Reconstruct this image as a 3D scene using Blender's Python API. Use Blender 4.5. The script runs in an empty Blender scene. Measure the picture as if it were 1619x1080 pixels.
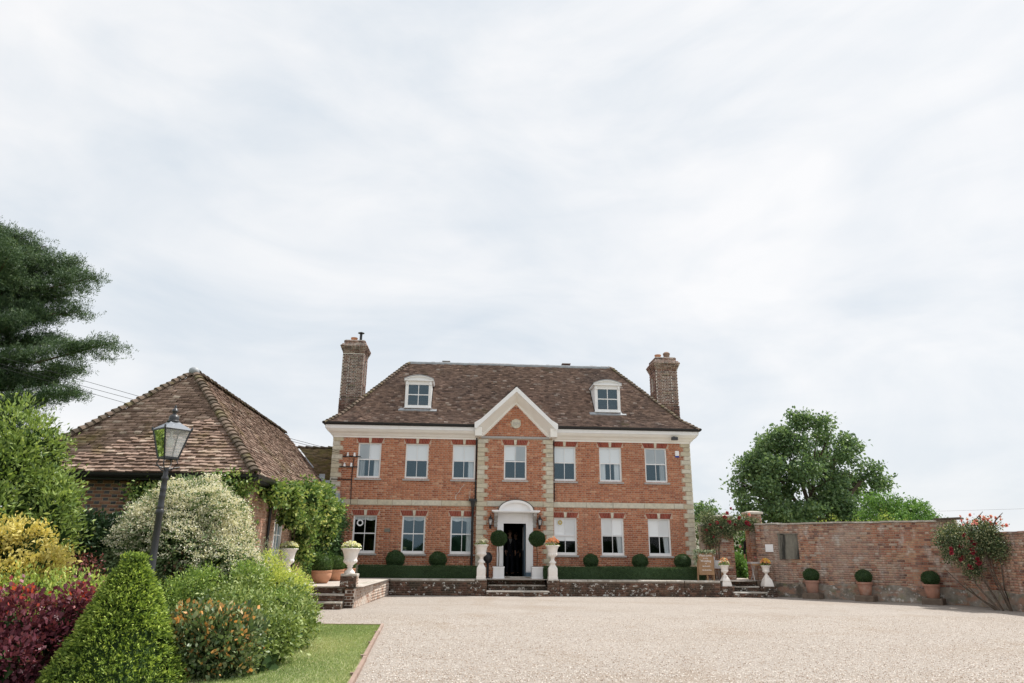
import bpy, bmesh, math, random
import numpy as np
from mathutils import Vector, Matrix

SC = bpy.context.scene
COL = SC.collection

# ------------------------------------------------------------------ camera
CAM_LOC = Vector((-1.9875, -27.8886, 1.46))
PITCH, YAW, ROLL, LENS = 0.29461, 0.06602, 0.00933, 24.435
cam = bpy.data.cameras.new('camera')
cam.lens = LENS
cam.sensor_width = 36.0
cam.clip_start = 0.1
cam.clip_end = 6000
cam_o = bpy.data.objects.new('camera', cam)
COL.objects.link(cam_o)
_f = Vector((math.sin(YAW) * math.cos(PITCH), math.cos(YAW) * math.cos(PITCH), math.sin(PITCH)))
_r = Vector((math.cos(YAW), -math.sin(YAW), 0))
_u = _r.cross(_f)
_r2 = math.cos(ROLL) * _r + math.sin(ROLL) * _u
_u2 = -math.sin(ROLL) * _r + math.cos(ROLL) * _u
cam_o.matrix_world = Matrix(((_r2.x, _u2.x, -_f.x, CAM_LOC.x), (_r2.y, _u2.y, -_f.y, CAM_LOC.y),
                             (_r2.z, _u2.z, -_f.z, CAM_LOC.z), (0, 0, 0, 1)))
SC.camera = cam_o

# ------------------------------------------------------------------ sun and sky
SUN_DIR = Vector((0.55, 0.30, 1.0)).normalized()      # towards the sun: high, to the right, a little behind the house
SUN_EL = math.asin(SUN_DIR.z)
SUN_AZ = math.atan2(SUN_DIR.x, SUN_DIR.y)
sun = bpy.data.lights.new('sun', 'SUN')
sun.energy = 4.7
sun.angle = math.radians(0.6)
sun.color = (1.0, 0.955, 0.89)
sun_o = bpy.data.objects.new('sun', sun)
COL.objects.link(sun_o)
sun_o.rotation_euler = SUN_DIR.to_track_quat('Z', 'Y').to_euler()
sun_o.location = (20, 10, 40)

world = bpy.data.worlds.new('World')
SC.world = world
world.use_nodes = True
wn, wl = world.node_tree.nodes, world.node_tree.links
wn.clear()
w_out = wn.new('ShaderNodeOutputWorld')
w_bg = wn.new('ShaderNodeBackground')
w_bg.inputs['Strength'].default_value = 0.1
sky = wn.new('ShaderNodeTexSky')
sky.sky_type = 'NISHITA'
sky.sun_disc = False
sky.sun_elevation = SUN_EL
sky.sun_rotation = SUN_AZ
sky.air_density = 1.0
sky.dust_density = 2.0
tc = wn.new('ShaderNodeTexCoord')
mp = wn.new('ShaderNodeMapping')
mp.inputs['Location'].default_value = (5.67, 6.92, 4.36)
mp.inputs['Scale'].default_value = (0.97, 0.81, 2.47)
mp.inputs['Rotation'].default_value = (-0.55, -0.77, 0.13)
wl.new(tc.outputs['Generated'], mp.inputs['Vector'])
n1 = wn.new('ShaderNodeTexNoise')
n1.inputs['Scale'].default_value = 1.7
n1.inputs['Detail'].default_value = 7
n1.inputs['Roughness'].default_value = 0.55
n1.inputs['Distortion'].default_value = 0.7
wl.new(mp.outputs['Vector'], n1.inputs['Vector'])
n2 = wn.new('ShaderNodeTexNoise')
n2.inputs['Scale'].default_value = 5.0
n2.inputs['Detail'].default_value = 8
n2.inputs['Distortion'].default_value = 1.2
wl.new(mp.outputs['Vector'], n2.inputs['Vector'])
nm = wn.new('ShaderNodeMath')
nm.operation = 'MULTIPLY_ADD'
nm.inputs[1].default_value = 0.30
wl.new(n2.outputs['Fac'], nm.inputs[0])
wl.new(n1.outputs['Fac'], nm.inputs[2])
mr = wn.new('ShaderNodeMapRange')
mr.inputs['From Min'].default_value = 0.42
mr.inputs['From Max'].default_value = 0.80
mr.inputs['To Min'].default_value = 0.1
mr.inputs['To Max'].default_value = 1.0
wl.new(nm.outputs[0], mr.inputs['Value'])
cl = wn.new('ShaderNodeMix')
cl.data_type = 'RGBA'
cl.inputs[6].default_value = (6.0, 6.7, 7.4, 1)        # thin veil of high cloud
cl.inputs[7].default_value = (8.75, 8.75, 8.8, 1)        # bright thick cloud
wl.new(mr.outputs['Result'], cl.inputs[0])
mx = wn.new('ShaderNodeMix')
mx.data_type = 'RGBA'
mx.inputs[0].default_value = 0.93
wl.new(sky.outputs['Color'], mx.inputs[6])
wl.new(cl.outputs[2], mx.inputs[7])
wl.new(mx.outputs[2], w_bg.inputs['Color'])
wl.new(w_bg.outputs[0], w_out.inputs['Surface'])

SC.view_settings.view_transform = 'Standard'
SC.view_settings.look = 'None'
SC.view_settings.exposure = 0.2
SC.view_settings.gamma = 1.0
SC.view_settings.use_curve_mapping = False
SC.cycles.max_bounces = 8
SC.cycles.transparent_max_bounces = 12
SC.cycles.caustics_reflective = False
SC.cycles.caustics_refractive = False
SC.cycles.use_denoising = True

# ------------------------------------------------------------------ helpers
RNG = np.random.default_rng(7)
random.seed(7)


def tag(o, label=None, cat=None, group=None, kind=None):
    if label: o['label'] = label
    if cat: o['category'] = cat
    if group: o['group'] = group
    if kind: o['kind'] = kind
    return o


def thing(name, label, cat, loc=(0, 0, 0), rz=0.0, group=None):
    o = bpy.data.objects.new(name, None)
    o.empty_display_size = 0.2
    COL.objects.link(o)
    o.location = loc
    o.rotation_euler = (0, 0, rz)
    return tag(o, label, cat, group)


def wloc(o):
    v = Vector((0, 0, 0))
    while o is not None:
        v += o.location
        o = o.parent
    return v


KIDS = {}


def link(o, parent=None):
    COL.objects.link(o)
    if parent is not None:
        o.parent = parent
        KIDS.setdefault(parent.name, []).append(o)
    return o


def copy_tree(o, parent=None):
    c = o.copy()
    link(c, parent)
    for k in KIDS.get(o.name, []):
        copy_tree(k, c)
    return c


def np_obj(name, V, F, mat, parent=None, tint=None, local=False, smooth=False, kind=None, origin=None):
    """numpy vertices (n,3), faces (m,k) with k = 3 or 4, one tint per face."""
    V = np.asarray(V, dtype=np.float32).reshape(-1, 3)
    F = np.asarray(F, dtype=np.int32)
    if parent is not None and not local:
        V = V - np.array(wloc(parent), dtype=np.float32)
    if origin is not None:
        V = V - np.array(origin, dtype=np.float32)
    me = bpy.data.meshes.new(name)
    k = F.shape[1]
    me.vertices.add(len(V))
    me.vertices.foreach_set('co', V.ravel())
    me.loops.add(F.size)
    me.loops.foreach_set('vertex_index', F.ravel())
    me.polygons.add(len(F))
    me.polygons.foreach_set('loop_start', np.arange(0, F.size, k, dtype=np.int32))
    me.polygons.foreach_set('loop_total', np.full(len(F), k, dtype=np.int32))
    if smooth:
        me.polygons.foreach_set('use_smooth', np.ones(len(F), dtype=bool))
    me.update(calc_edges=True)
    a = me.attributes.new('tint', 'FLOAT', 'FACE')
    a.data.foreach_set('value', np.asarray(tint if tint is not None else RNG.random(len(F)), dtype=np.float32))
    me.materials.append(mat)
    o = bpy.data.objects.new(name, me)
    link(o, parent)
    if origin is not None:
        o.location = origin
    if kind: o['kind'] = kind
    return o


class MB:
    """collects simple shapes into ONE mesh"""
    def __init__(self):
        self.v, self.f, self.t = [], [], []

    def add(self, vs, fs, t=None):
        b = len(self.v)
        self.v += [tuple(p) for p in vs]
        if t is None: t = random.random()
        for f in fs:
            self.f.append(tuple(i + b for i in f))
            self.t.append(t)

    def box(self, x0, x1, y0, y1, z0, z1, t=None):
        self.add([(x0, y0, z0), (x1, y0, z0), (x1, y1, z0), (x0, y1, z0), (x0, y0, z1), (x1, y0, z1), (x1, y1, z1), (x0, y1, z1)],
                 [(0, 3, 2, 1), (4, 5, 6, 7), (0, 1, 5, 4), (1, 2, 6, 5), (2, 3, 7, 6), (3, 0, 4, 7)], t)

    def bbox(self, x0, x1, y0, y1, z0, z1, b=0.01, t=None):
        """box with chamfered vertical and top edges"""
        P = [(x0 + b, y0), (x1 - b, y0), (x1, y0 + b), (x1, y1 - b), (x1 - b, y1), (x0 + b, y1), (x0, y1 - b), (x0, y0 + b)]
        Q = [(x0 + b, y0 + b), (x1 - b, y0 + b), (x1 - b, y0 + b), (x1 - b, y1 - b), (x1 - b, y1 - b), (x0 + b, y1 - b), (x0 + b, y1 - b), (x0 + b, y0 + b)]
        vs = [(x, y, z0) for x, y in P] + [(x, y, z1 - b) for x, y in P]
        vs += [(x0 + b, y0 + b, z1), (x1 - b, y0 + b, z1), (x1 - b, y1 - b, z1), (x0 + b, y1 - b, z1)]
        fs = [(i, (i + 1) % 8, 8 + (i + 1) % 8, 8 + i) for i in range(8)]
        fs += [(8, 9, 17, 16), (9, 10, 17), (10, 11, 18, 17), (11, 12, 18), (12, 13, 19, 18), (13, 14, 19), (14, 15, 16, 19), (15, 8, 16), (16, 17, 18, 19), tuple(range(7, -1, -1))]
        self.add(vs, fs, t)

    def beam(self, a, b, w, h, t=None, up=(0, 0, 1)):
        a, b = Vector(a), Vector(b)
        d = (b - a).normalized()
        u = Vector(up)
        if abs(d.dot(u)) > 0.98: u = Vector((0, 1, 0))
        s = d.cross(u).normalized() * (w / 2)
        n = s.cross(d).normalized() * (h / 2)
        vs = [a - s - n, a + s - n, a + s + n, a - s + n, b - s - n, b + s - n, b + s + n, b - s + n]
        self.add(vs, [(0, 1, 2, 3), (7, 6, 5, 4), (0, 4, 5, 1), (1, 5, 6, 2), (2, 6, 7, 3), (3, 7, 4, 0)], t)

    def lathe(self, prof, c=(0, 0, 0), seg=20, t=None, cap=True, flute=0, fl=0.0, rot=0.0):
        vs, fs = [], []
        n = len(prof)
        for (r, z) in prof:
            for k in range(seg):
                a = rot + 2 * math.pi * k / seg
                rr = r * (1 + (fl * math.cos(flute * a) if flute else 0))
                vs.append((c[0] + rr * math.cos(a), c[1] + rr * math.sin(a), c[2] + z))
        for i in range(n - 1):
            for k in range(seg):
                k2 = (k + 1) % seg
                fs.append((i * seg + k, i * seg + k2, (i + 1) * seg + k2, (i + 1) * seg + k))
        if cap:
            fs.append(tuple(range(seg - 1, -1, -1)))
            fs.append(tuple(range((n - 1) * seg, n * seg)))
        self.add(vs, fs, t)

    def tube(self, pts, rad, sides=6, t=None, cap=True):
        pts = [Vector(p) for p in pts]
        if not hasattr(rad, '__len__'): rad = [rad] * len(pts)
        vs, fs = [], []
        for i, p in enumerate(pts):
            d = (pts[min(i + 1, len(pts) - 1)] - pts[max(i - 1, 0)]).normalized()
            u = Vector((0, 0, 1)) if abs(d.z) < 0.9 else Vector((1, 0, 0))
            s = d.cross(u).normalized()
            n = s.cross(d)
            for k in range(sides):
                a = 2 * math.pi * k / sides
                vs.append(p + (s * math.cos(a) + n * math.sin(a)) * rad[i])
        for i in range(len(pts) - 1):
            for k in range(sides):
                k2 = (k + 1) % sides
                fs.append((i * sides + k, i * sides + k2, (i + 1) * sides + k2, (i + 1) * sides + k))
        if cap:
            fs.append(tuple(range(sides - 1, -1, -1)))
            fs.append(tuple(range((len(pts) - 1) * sides, len(pts) * sides)))
        self.add(vs, fs, t)

    def prism(self, poly, y0, y1, t=None):
        """poly of (x, z) counter-clockwise seen from -Y, extruded from y0 (front) to y1"""
        n = len(poly)
        vs = [(x, y0, z) for x, z in poly] + [(x, y1, z) for x, z in poly]
        fs = [tuple(range(n)), tuple(range(2 * n - 1, n - 1, -1))]
        fs += [(i, i + n, (i + 1) % n + n, (i + 1) % n) for i in range(n)]
        self.add(vs, fs, t)

    def xsweep(self, prof, x0, x1, t=None, m0=0.0, m1=0.0):
        """profile of (y, z) swept along X, ends mitred by m * -y"""
        n = len(prof)
        vs = [(x0 + m0 * y, y, z) for y, z in prof] + [(x1 + m1 * y, y, z) for y, z in prof]
        fs = [(i, (i + 1) % n, (i + 1) % n + n, i + n) for i in range(n)]
        fs += [tuple(range(n - 1, -1, -1)), tuple(range(n, 2 * n))]
        self.add(vs, fs, t)

    def ellipsoid(self, c, r, seg=12, rings=8, t=None, zcut=-1.0):
        prof = []
        vs, fs = [], []
        for i in range(rings + 1):
            ph = -math.pi / 2 + math.pi * i / rings
            for k in range(seg):
                a = 2 * math.pi * k / seg
                vs.append((c[0] + r[0] * math.cos(ph) * math.cos(a), c[1] + r[1] * math.cos(ph) * math.sin(a), c[2] + r[2] * max(zcut, math.sin(ph))))
        for i in range(rings):
            for k in range(seg):
                k2 = (k + 1) % seg
                fs.append((i * seg + k, i * seg + k2, (i + 1) * seg + k2, (i + 1) * seg + k))
        self.add(vs, fs, t)

    def build(self, name, mat, parent=None, smooth=None, local=True, origin=None, kind=None, jit=0.0):
        me = bpy.data.meshes.new(name)
        off = Vector((0, 0, 0))
        if parent is not None and not local: off = wloc(parent)
        if origin is not None: off = off + Vector(origin)
        me.from_pydata([(p[0] - off.x, p[1] - off.y, p[2] - off.z) for p in self.v], [], self.f)
        bm = bmesh.new()
        bm.from_mesh(me)
        bmesh.ops.recalc_face_normals(bm, faces=bm.faces)
        bm.to_mesh(me)
        bm.free()
        a = me.attributes.new('tint', 'FLOAT', 'FACE')
        a.data.foreach_set('value', self.t)
        if smooth is not None:
            me.polygons.foreach_set('use_smooth', [True] * len(me.polygons))
            me.set_sharp_from_angle(angle=math.radians(smooth))
        me.materials.append(mat)
        o = bpy.data.objects.new(name, me)
        link(o, parent)
        if origin is not None: o.location = origin
        if kind: o['kind'] = kind
        return o


# ------------------------------------------------------------------ materials
def _nodes(name):
    m = bpy.data.materials.new(name)
    m.use_nodes = True
    nt = m.node_tree
    return m, nt.nodes, nt.links, nt.nodes['Principled BSDF']


def ramp_node(N, cols):
    r = N.new('ShaderNodeValToRGB')
    e = r.color_ramp.elements
    while len(e) < len(cols): e.new(0.5)
    for i, c in enumerate(cols):
        if len(c) == 2: pos, c = c
        else: pos = i / max(1, len(cols) - 1)
        e[i].position = pos
        e[i].color = (*c, 1)
    return r


def mat(name, cols, rough=0.85, noise=(6.0, 0.18), bump=None, blotch=(), spec=0.25, use_tint=True, leaf=0.0, streak=None, metallic=0.0, coat=0.0):
    m, N, L, B = _nodes(name)
    tcn = N.new('ShaderNodeNewGeometry')
    pos = tcn.outputs['Position']
    if use_tint and len(cols) > 1:
        at = N.new('ShaderNodeAttribute')
        at.attribute_name = 'tint'
        rp = ramp_node(N, cols)
        L.new(at.outputs['Fac'], rp.inputs['Fac'])
        c = rp.outputs['Color']
    else:
        rgb = N.new('ShaderNodeRGB')
        rgb.outputs[0].default_value = (*cols[0], 1)
        c = rgb.outputs[0]
    if noise:
        nz = N.new('ShaderNodeTexNoise')
        nz.inputs['Scale'].default_value = noise[0]
        nz.inputs['Detail'].default_value = 5
        L.new(pos, nz.inputs['Vector'])
        rg = N.new('ShaderNodeMapRange')
        rg.inputs['From Min'].default_value = 0.25
        rg.inputs['From Max'].default_value = 0.75
        rg.inputs['To Min'].default_value = 1 - noise[1]
        rg.inputs['To Max'].default_value = 1 + noise[1]
        L.new(nz.outputs['Fac'], rg.inputs['Value'])
        mu = N.new('ShaderNodeVectorMath')
        mu.operation = 'SCALE'
        L.new(c, mu.inputs[0])
        L.new(rg.outputs[0], mu.inputs['Scale'])
        c = mu.outputs[0]
    for (sc, lo, hi, col, *rest) in blotch:
        nz = N.new('ShaderNodeTexNoise')
        nz.inputs['Scale'].default_value = sc
        nz.inputs['Detail'].default_value = 6
        nz.inputs['Roughness'].default_value = 0.62
        v = pos
        mpn = N.new('ShaderNodeMapping')
        mpn.inputs['Location'].default_value = (sc * 3.1, sc * 1.7, 0.3)
        if rest: mpn.inputs['Scale'].default_value = rest[0]
        L.new(pos, mpn.inputs['Vector'])
        L.new(mpn.outputs['Vector'], nz.inputs['Vector'])
        rg = N.new('ShaderNodeMapRange')
        rg.inputs['From Min'].default_value = lo
        rg.inputs['From Max'].default_value = hi
        rg.inputs['To Max'].default_value = rest[1] if len(rest) > 1 else 1.0
        L.new(nz.outputs['Fac'], rg.inputs['Value'])
        mi = N.new('ShaderNodeMix')
        mi.data_type = 'RGBA'
        L.new(rg.outputs[0], mi.inputs[0])
        L.new(c, mi.inputs[6])
        mi.inputs[7].default_value = (*col, 1)
        c = mi.outputs[2]
    L.new(c, B.inputs['Base Color'])
    B.inputs['Roughness'].default_value = rough
    B.inputs['Specular IOR Level'].default_value = spec
    B.inputs['Metallic'].default_value = metallic
    if coat: B.inputs['Coat Weight'].default_value = coat
    if bump:
        nb = N.new('ShaderNodeTexNoise')
        nb.inputs['Scale'].default_value = bump[0]
        nb.inputs['Detail'].default_value = 6
        L.new(pos, nb.inputs['Vector'])
        bp = N.new('ShaderNodeBump')
        bp.inputs['Strength'].default_value = bump[1]
        bp.inputs['Distance'].default_value = bump[2] if len(bump) > 2 else 0.02
        L.new(nb.outputs['Fac'], bp.inputs['Height'])
        L.new(bp.outputs[0], B.inputs['Normal'])
    if leaf:
        tr = N.new('ShaderNodeBsdfTranslucent')
        g = N.new('ShaderNodeVectorMath')
        g.operation = 'MULTIPLY'
        L.new(c, g.inputs[0])
        g.inputs[1].default_value = (1.25, 1.2, 0.75)
        L.new(g.outputs[0], tr.inputs['Color'])
        ms = N.new('ShaderNodeMixShader')
        ms.inputs[0].default_value = leaf
        L.new(B.outputs[0], ms.inputs[1])
        L.new(tr.outputs[0], ms.inputs[2])
        L.new(ms.outputs[0], N['Material Output'].inputs['Surface'])
    return m


def glass_mat(name, tint=(0.97, 0.985, 0.99), refl=1.0, gcol=(1, 1, 1), milk=0.0):
    m, N, L, B = _nodes(name)
    N.remove(B)
    out = N['Material Output']
    fr = N.new('ShaderNodeFresnel')
    fr.inputs['IOR'].default_value = 1.52
    mu = N.new('ShaderNodeMath')
    mu.operation = 'MULTIPLY'
    mu.use_clamp = True
    mu.inputs[1].default_value = refl
    L.new(fr.outputs[0], mu.inputs[0])
    tr = N.new('ShaderNodeBsdfTransparent')
    tr.inputs['Color'].default_value = (*tint, 1)
    gl = N.new('ShaderNodeBsdfGlossy')
    gl.inputs['Roughness'].default_value = 0.02
    gl.inputs['Color'].default_value = (*gcol, 1)
    ms = N.new('ShaderNodeMixShader')
    L.new(mu.outputs[0], ms.inputs[0])
    base = tr.outputs[0]
    if milk:
        df = N.new('ShaderNodeBsdfTranslucent')
        df.inputs['Color'].default_value = (0.85, 0.87, 0.88, 1)
        d2 = N.new('ShaderNodeBsdfDiffuse')
        d2.inputs['Color'].default_value = (0.85, 0.87, 0.88, 1)
        dm = N.new('ShaderNodeMixShader')
        L.new(df.outputs[0], dm.inputs[1])
        L.new(d2.outputs[0], dm.inputs[2])
        mm = N.new('ShaderNodeMixShader')
        mm.inputs[0].default_value = milk
        L.new(tr.outputs[0], mm.inputs[1])
        L.new(dm.outputs[0], mm.inputs[2])
        base = mm.outputs[0]
    L.new(base, ms.inputs[1])
    L.new(gl.outputs[0], ms.inputs[2])
    L.new(ms.outputs[0], out.inputs['Surface'])
    return m


LICH = (0.62, 0.62, 0.58)
M_PRE = None
M = {}
M['brick'] = mat('red_brick', [(0, (0.33, 0.12, 0.072)), (0.2, (0.43, 0.165, 0.09)), (0.6, (0.49, 0.20, 0.11)), (0.9, (0.54, 0.24, 0.14)), (1.0, (0.60, 0.34, 0.22))], 0.9, (9, 0.16),
                 (60, 0.3, 0.01), [(0.55, 0.54, 0.74, (0.27, 0.11, 0.075), (1, 1, 1), 0.5), (1.5, 0.56, 0.74, (0.24, 0.11, 0.085), (3, 3, 0.22), 0.5), (1.3, 0.62, 0.8, (0.55, 0.40, 0.30), (1, 1, 1), 0.45)])
M['mortar'] = mat('lime_mortar', [(0.53, 0.40, 0.31)], 0.95, (14, 0.15), (80, 0.3, 0.01), use_tint=False)
M['rubbed'] = mat('rubbed_brick', [(0.22, 0.055, 0.04), (0.30, 0.08, 0.055), (0.34, 0.10, 0.065)], 0.88, (20, 0.12), (60, 0.2, 0.01))
M['chimbrick'] = mat('chimney_brick', [(0.10, 0.07, 0.065), (0.20, 0.12, 0.10), (0.28, 0.165, 0.13), (0.36, 0.27, 0.23)], 0.92, (8, 0.25), (60, 0.3, 0.01),
                     [(2.2, 0.56, 0.75, (0.44, 0.41, 0.35), (1, 1, 1), 0.6)])
M['chimmortar'] = mat('pale_mortar', [(0.70, 0.66, 0.60)], 0.95, (14, 0.15), use_tint=False)
M['oldbrick'] = mat('old_wall_brick', [(0, (0.15, 0.08, 0.067)), (0.2, (0.32, 0.145, 0.10)), (0.6, (0.43, 0.215, 0.14)), (0.85, (0.47, 0.285, 0.185)), (1.0, (0.47, 0.38, 0.32))], 0.93, (7, 0.25), (60, 0.35, 0.012),
                    [(0.7, 0.45, 0.68, (0.42, 0.36, 0.32), (1, 1, 0.7), 0.6), (2.3, 0.53, 0.68, (0.60, 0.56, 0.52), (1, 1, 0.6), 0.7), (1.1, 0.60, 0.75, (0.15, 0.09, 0.07), (1, 1, 0.8), 0.6)])
M['oldmortar'] = mat('old_lime_mortar', [(0.42, 0.35, 0.28)], 0.95, (6, 0.25), (50, 0.4, 0.02), [(1.2, 0.55, 0.75, (0.22, 0.18, 0.14))], use_tint=False)
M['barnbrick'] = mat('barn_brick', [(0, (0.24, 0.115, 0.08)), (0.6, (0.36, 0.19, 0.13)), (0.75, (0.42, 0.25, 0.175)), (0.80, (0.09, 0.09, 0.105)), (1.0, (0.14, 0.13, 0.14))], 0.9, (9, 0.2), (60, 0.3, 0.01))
M['sunbrick'] = mat('sun_tinted_barn_brick', [(0.36, 0.19, 0.13), (0.46, 0.28, 0.205), (0.54, 0.38, 0.29)], 0.9, (9, 0.2), (60, 0.3, 0.01), [(1.4, 0.52, 0.7, (0.60, 0.48, 0.40), (1, 1, 1), 0.6)])  # barn brick of the right-hand wall, with sunlight put into its pink colour
M['terbrick'] = mat('mossy_terrace_brick', [(0.075, 0.045, 0.034), (0.115, 0.065, 0.048), (0.17, 0.09, 0.064), (0.22, 0.135, 0.095)], 0.95, (7, 0.3), (50, 0.5, 0.02),
                    [(2.2, 0.47, 0.62, (0.05, 0.048, 0.038), (1, 1, 1), 0.8), (7.5, 0.575, 0.62, (0.66, 0.65, 0.61), (1, 1, 1.3), 0.9)])
M['termortar'] = mat('dark_mortar', [(0.17, 0.13, 0.10)], 0.95, (7, 0.3), use_tint=False)
M['palebrick'] = mat('lichened_sun_pale_brick', [(0.30, 0.17, 0.12), (0.42, 0.29, 0.22), (0.52, 0.42, 0.35)], 0.95, (7, 0.25), (50, 0.4, 0.02), [(2.5, 0.44, 0.62, (0.62, 0.57, 0.51), (1, 1, 1), 0.85)])  # real lichen, plus sunlight on right-facing sides put into the colour
M['plinthflint'] = mat('grey_plinth_render', [(0.26, 0.235, 0.20), (0.32, 0.29, 0.25)], 0.95, (5, 0.35), (30, 0.6, 0.03), [(1.3, 0.45, 0.65, (0.12, 0.10, 0.08), (1, 1, 0.7)), (2.2, 0.50, 0.60, (0.36, 0.21, 0.15), (1, 1, 2), 0.9), (5.0, 0.5, 0.6, (0.40, 0.33, 0.27), (1, 1, 1), 0.6), (3.0, 0.54, 0.68, (0.20, 0.20, 0.10), (1, 1, 1), 0.6), (6.5, 0.58, 0.66, (0.62, 0.6, 0.56), (1, 1, 1), 0.8)])
M['stone'] = mat('limestone', [(0.50, 0.44, 0.32), (0.57, 0.52, 0.40), (0.62, 0.58, 0.48), (0.54, 0.51, 0.43)], 0.9, (12, 0.14), (50, 0.3, 0.01), [(3.0, 0.56, 0.75, (0.33, 0.31, 0.25), (1, 1, 1), 0.6)])
M['coping'] = mat('weathered_coping_stone', [(0.36, 0.33, 0.28), (0.45, 0.41, 0.36), (0.5, 0.46, 0.41)], 0.92, (10, 0.2), (40, 0.4, 0.015), [(5.0, 0.54, 0.66, (0.62, 0.60, 0.56)), (2.1, 0.58, 0.7, (0.16, 0.13, 0.10), (1, 1, 1), 0.7)])
M['paving'] = mat('terrace_paving', [(0.47, 0.42, 0.38)], 0.9, (3, 0.16), (60, 0.4, 0.01), use_tint=False)
M['white'] = mat('white_paint', [(0.88, 0.88, 0.89)], 0.5, (3, 0.03), None, [(1.7, 0.54, 0.76, (0.70, 0.68, 0.64), (2.5, 2.5, 0.35), 0.4), (9, 0.62, 0.74, (0.66, 0.64, 0.58), (1, 1, 1), 0.3)], use_tint=False, spec=0.4)
M['cream'] = mat('cream_paint', [(0.88, 0.86, 0.82)], 0.5, (3, 0.04), None, [(1.2, 0.52, 0.76, (0.72, 0.69, 0.62), (1, 1, 0.5), 0.45)], use_tint=False, spec=0.4)
M['urn'] = mat('painted_cast_stone', [(0.84, 0.80, 0.76)], 0.7, (9, 0.07), (50, 0.15, 0.01), [(4.0, 0.60, 0.78, (0.62, 0.56, 0.49), (1, 1, 1), 0.5)], use_tint=False)
M['lead'] = mat('lead_sheet', [(0.30, 0.325, 0.35), (0.38, 0.40, 0.43)], 0.55, (5, 0.2), (20, 0.15, 0.02), spec=0.4)
M['black'] = mat('black_paint', [(0.018, 0.018, 0.02)], 0.4, None, use_tint=False, spec=0.4)
M['iron'] = mat('lamp_iron', [(0.035, 0.037, 0.042)], 0.38, (8, 0.2), use_tint=False, spec=0.5)
M['blind'] = mat('white_blind', [(0.94, 0.94, 0.95)], 0.8, None, use_tint=False)
M['curtain'] = mat('pale_curtain', [(0.62, 0.66, 0.68), (0.72, 0.75, 0.77)], 0.9, None)
M['room'] = mat('dark_interior', [(0.013, 0.013, 0.013)], 0.9, None, use_tint=False)
M['glass'] = glass_mat('window_glass', refl=2.6, gcol=(0.62, 0.86, 1.0))
M['clear'] = glass_mat('clear_glass', refl=0.45)
M['lampglass'] = glass_mat('lantern_glass', tint=(0.92, 0.95, 0.96), refl=1.5, milk=0.38)
M['doorblue'] = mat('blue_grey_paint', [(0.10, 0.15, 0.20)], 0.5, None, use_tint=False)
M['sillgrey'] = mat('grey_stone_sill', [(0.40, 0.38, 0.37), (0.46, 0.44, 0.42)], 0.85, (20, 0.15), (50, 0.2, 0.01))
M['tile'] = mat('house_roof_tile', [(0, (0.11, 0.075, 0.065)), (0.2, (0.185, 0.125, 0.10)), (0.75, (0.245, 0.165, 0.13)), (0.95, (0.31, 0.21, 0.165)), (1, (0.42, 0.35, 0.31))], 0.92, (7, 0.25), (40, 0.3, 0.01),
                [(0.6, 0.48, 0.72, (0.11, 0.09, 0.085), (1, 1, 0.6), 0.6), (1.8, 0.55, 0.75, (0.33, 0.23, 0.18), (1, 1, 1), 0.4), (2.4, 0.64, 0.74, (0.36, 0.33, 0.27), (1, 1, 1), 0.5), (0.9, 0.64, 0.76, (0.13, 0.12, 0.04), (1, 1, 1), 0.7)])
M['barntile'] = mat('barn_roof_tile', [(0, (0.13, 0.087, 0.068)), (0.3, (0.24, 0.162, 0.125)), (0.7, (0.32, 0.222, 0.175)), (0.93, (0.39, 0.29, 0.23)), (1, (0.50, 0.42, 0.34))], 0.92, (7, 0.25), (40, 0.3, 0.01),
                    [(1.1, 0.54, 0.72, (0.17, 0.13, 0.045), (1, 1, 1), 0.85), (3.1, 0.66, 0.76, (0.40, 0.36, 0.28), (1, 1, 1), 0.4)])
M['underlay'] = mat('roof_underlay', [(0.05, 0.035, 0.03)], 0.95, None, use_tint=False)
M['hiptile'] = mat('hip_tile_clay', [(0.075, 0.06, 0.045), (0.13, 0.10, 0.075), (0.19, 0.14, 0.11), (0.12, 0.105, 0.055)], 0.92, (9, 0.3), (40, 0.3, 0.01), [(3.0, 0.55, 0.7, (0.16, 0.14, 0.04), (1, 1, 1), 0.7)])
M['terracotta'] = mat('terracotta', [(0.55, 0.24, 0.125), (0.50, 0.26, 0.16)], 0.8, (6, 0.12), (40, 0.1, 0.01), [(3.0, 0.58, 0.78, (0.60, 0.42, 0.32), (1, 1, 1), 0.6)])
M['oldpot'] = mat('weathered_terracotta', [(0.42, 0.215, 0.15), (0.38, 0.22, 0.17)], 0.88, (6, 0.18), (40, 0.15, 0.01), [(3.5, 0.54, 0.74, (0.52, 0.42, 0.36), (1, 1, 1), 0.6)])
M['wood'] = mat('pale_oak_board', [(0.28, 0.165, 0.09), (0.34, 0.21, 0.12)], 0.75, (4, 0.2), None, [(3.0, 0.5, 0.75, (0.26, 0.14, 0.075), (6, 1, 0.4), 0.6)])
M['greywood'] = mat('weathered_grey_board', [(0.20, 0.19, 0.16)], 0.9, (6, 0.2), (30, 0.3, 0.01), [(1.6, 0.5, 0.62, (0.035, 0.035, 0.032), (2.5, 2.5, 0.35), 0.95)], use_tint=False)
M['soil'] = mat('bare_soil', [(0.07, 0.05, 0.035)], 0.95, (4, 0.3), (12, 0.6, 0.05), use_tint=False)
M['bark'] = mat('bark', [(0.10, 0.075, 0.055), (0.15, 0.115, 0.09)], 0.95, (7, 0.3), (25, 0.6, 0.03))
M['text'] = mat('white_lettering', [(0.85, 0.84, 0.82)], 0.7, None, use_tint=False)


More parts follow.
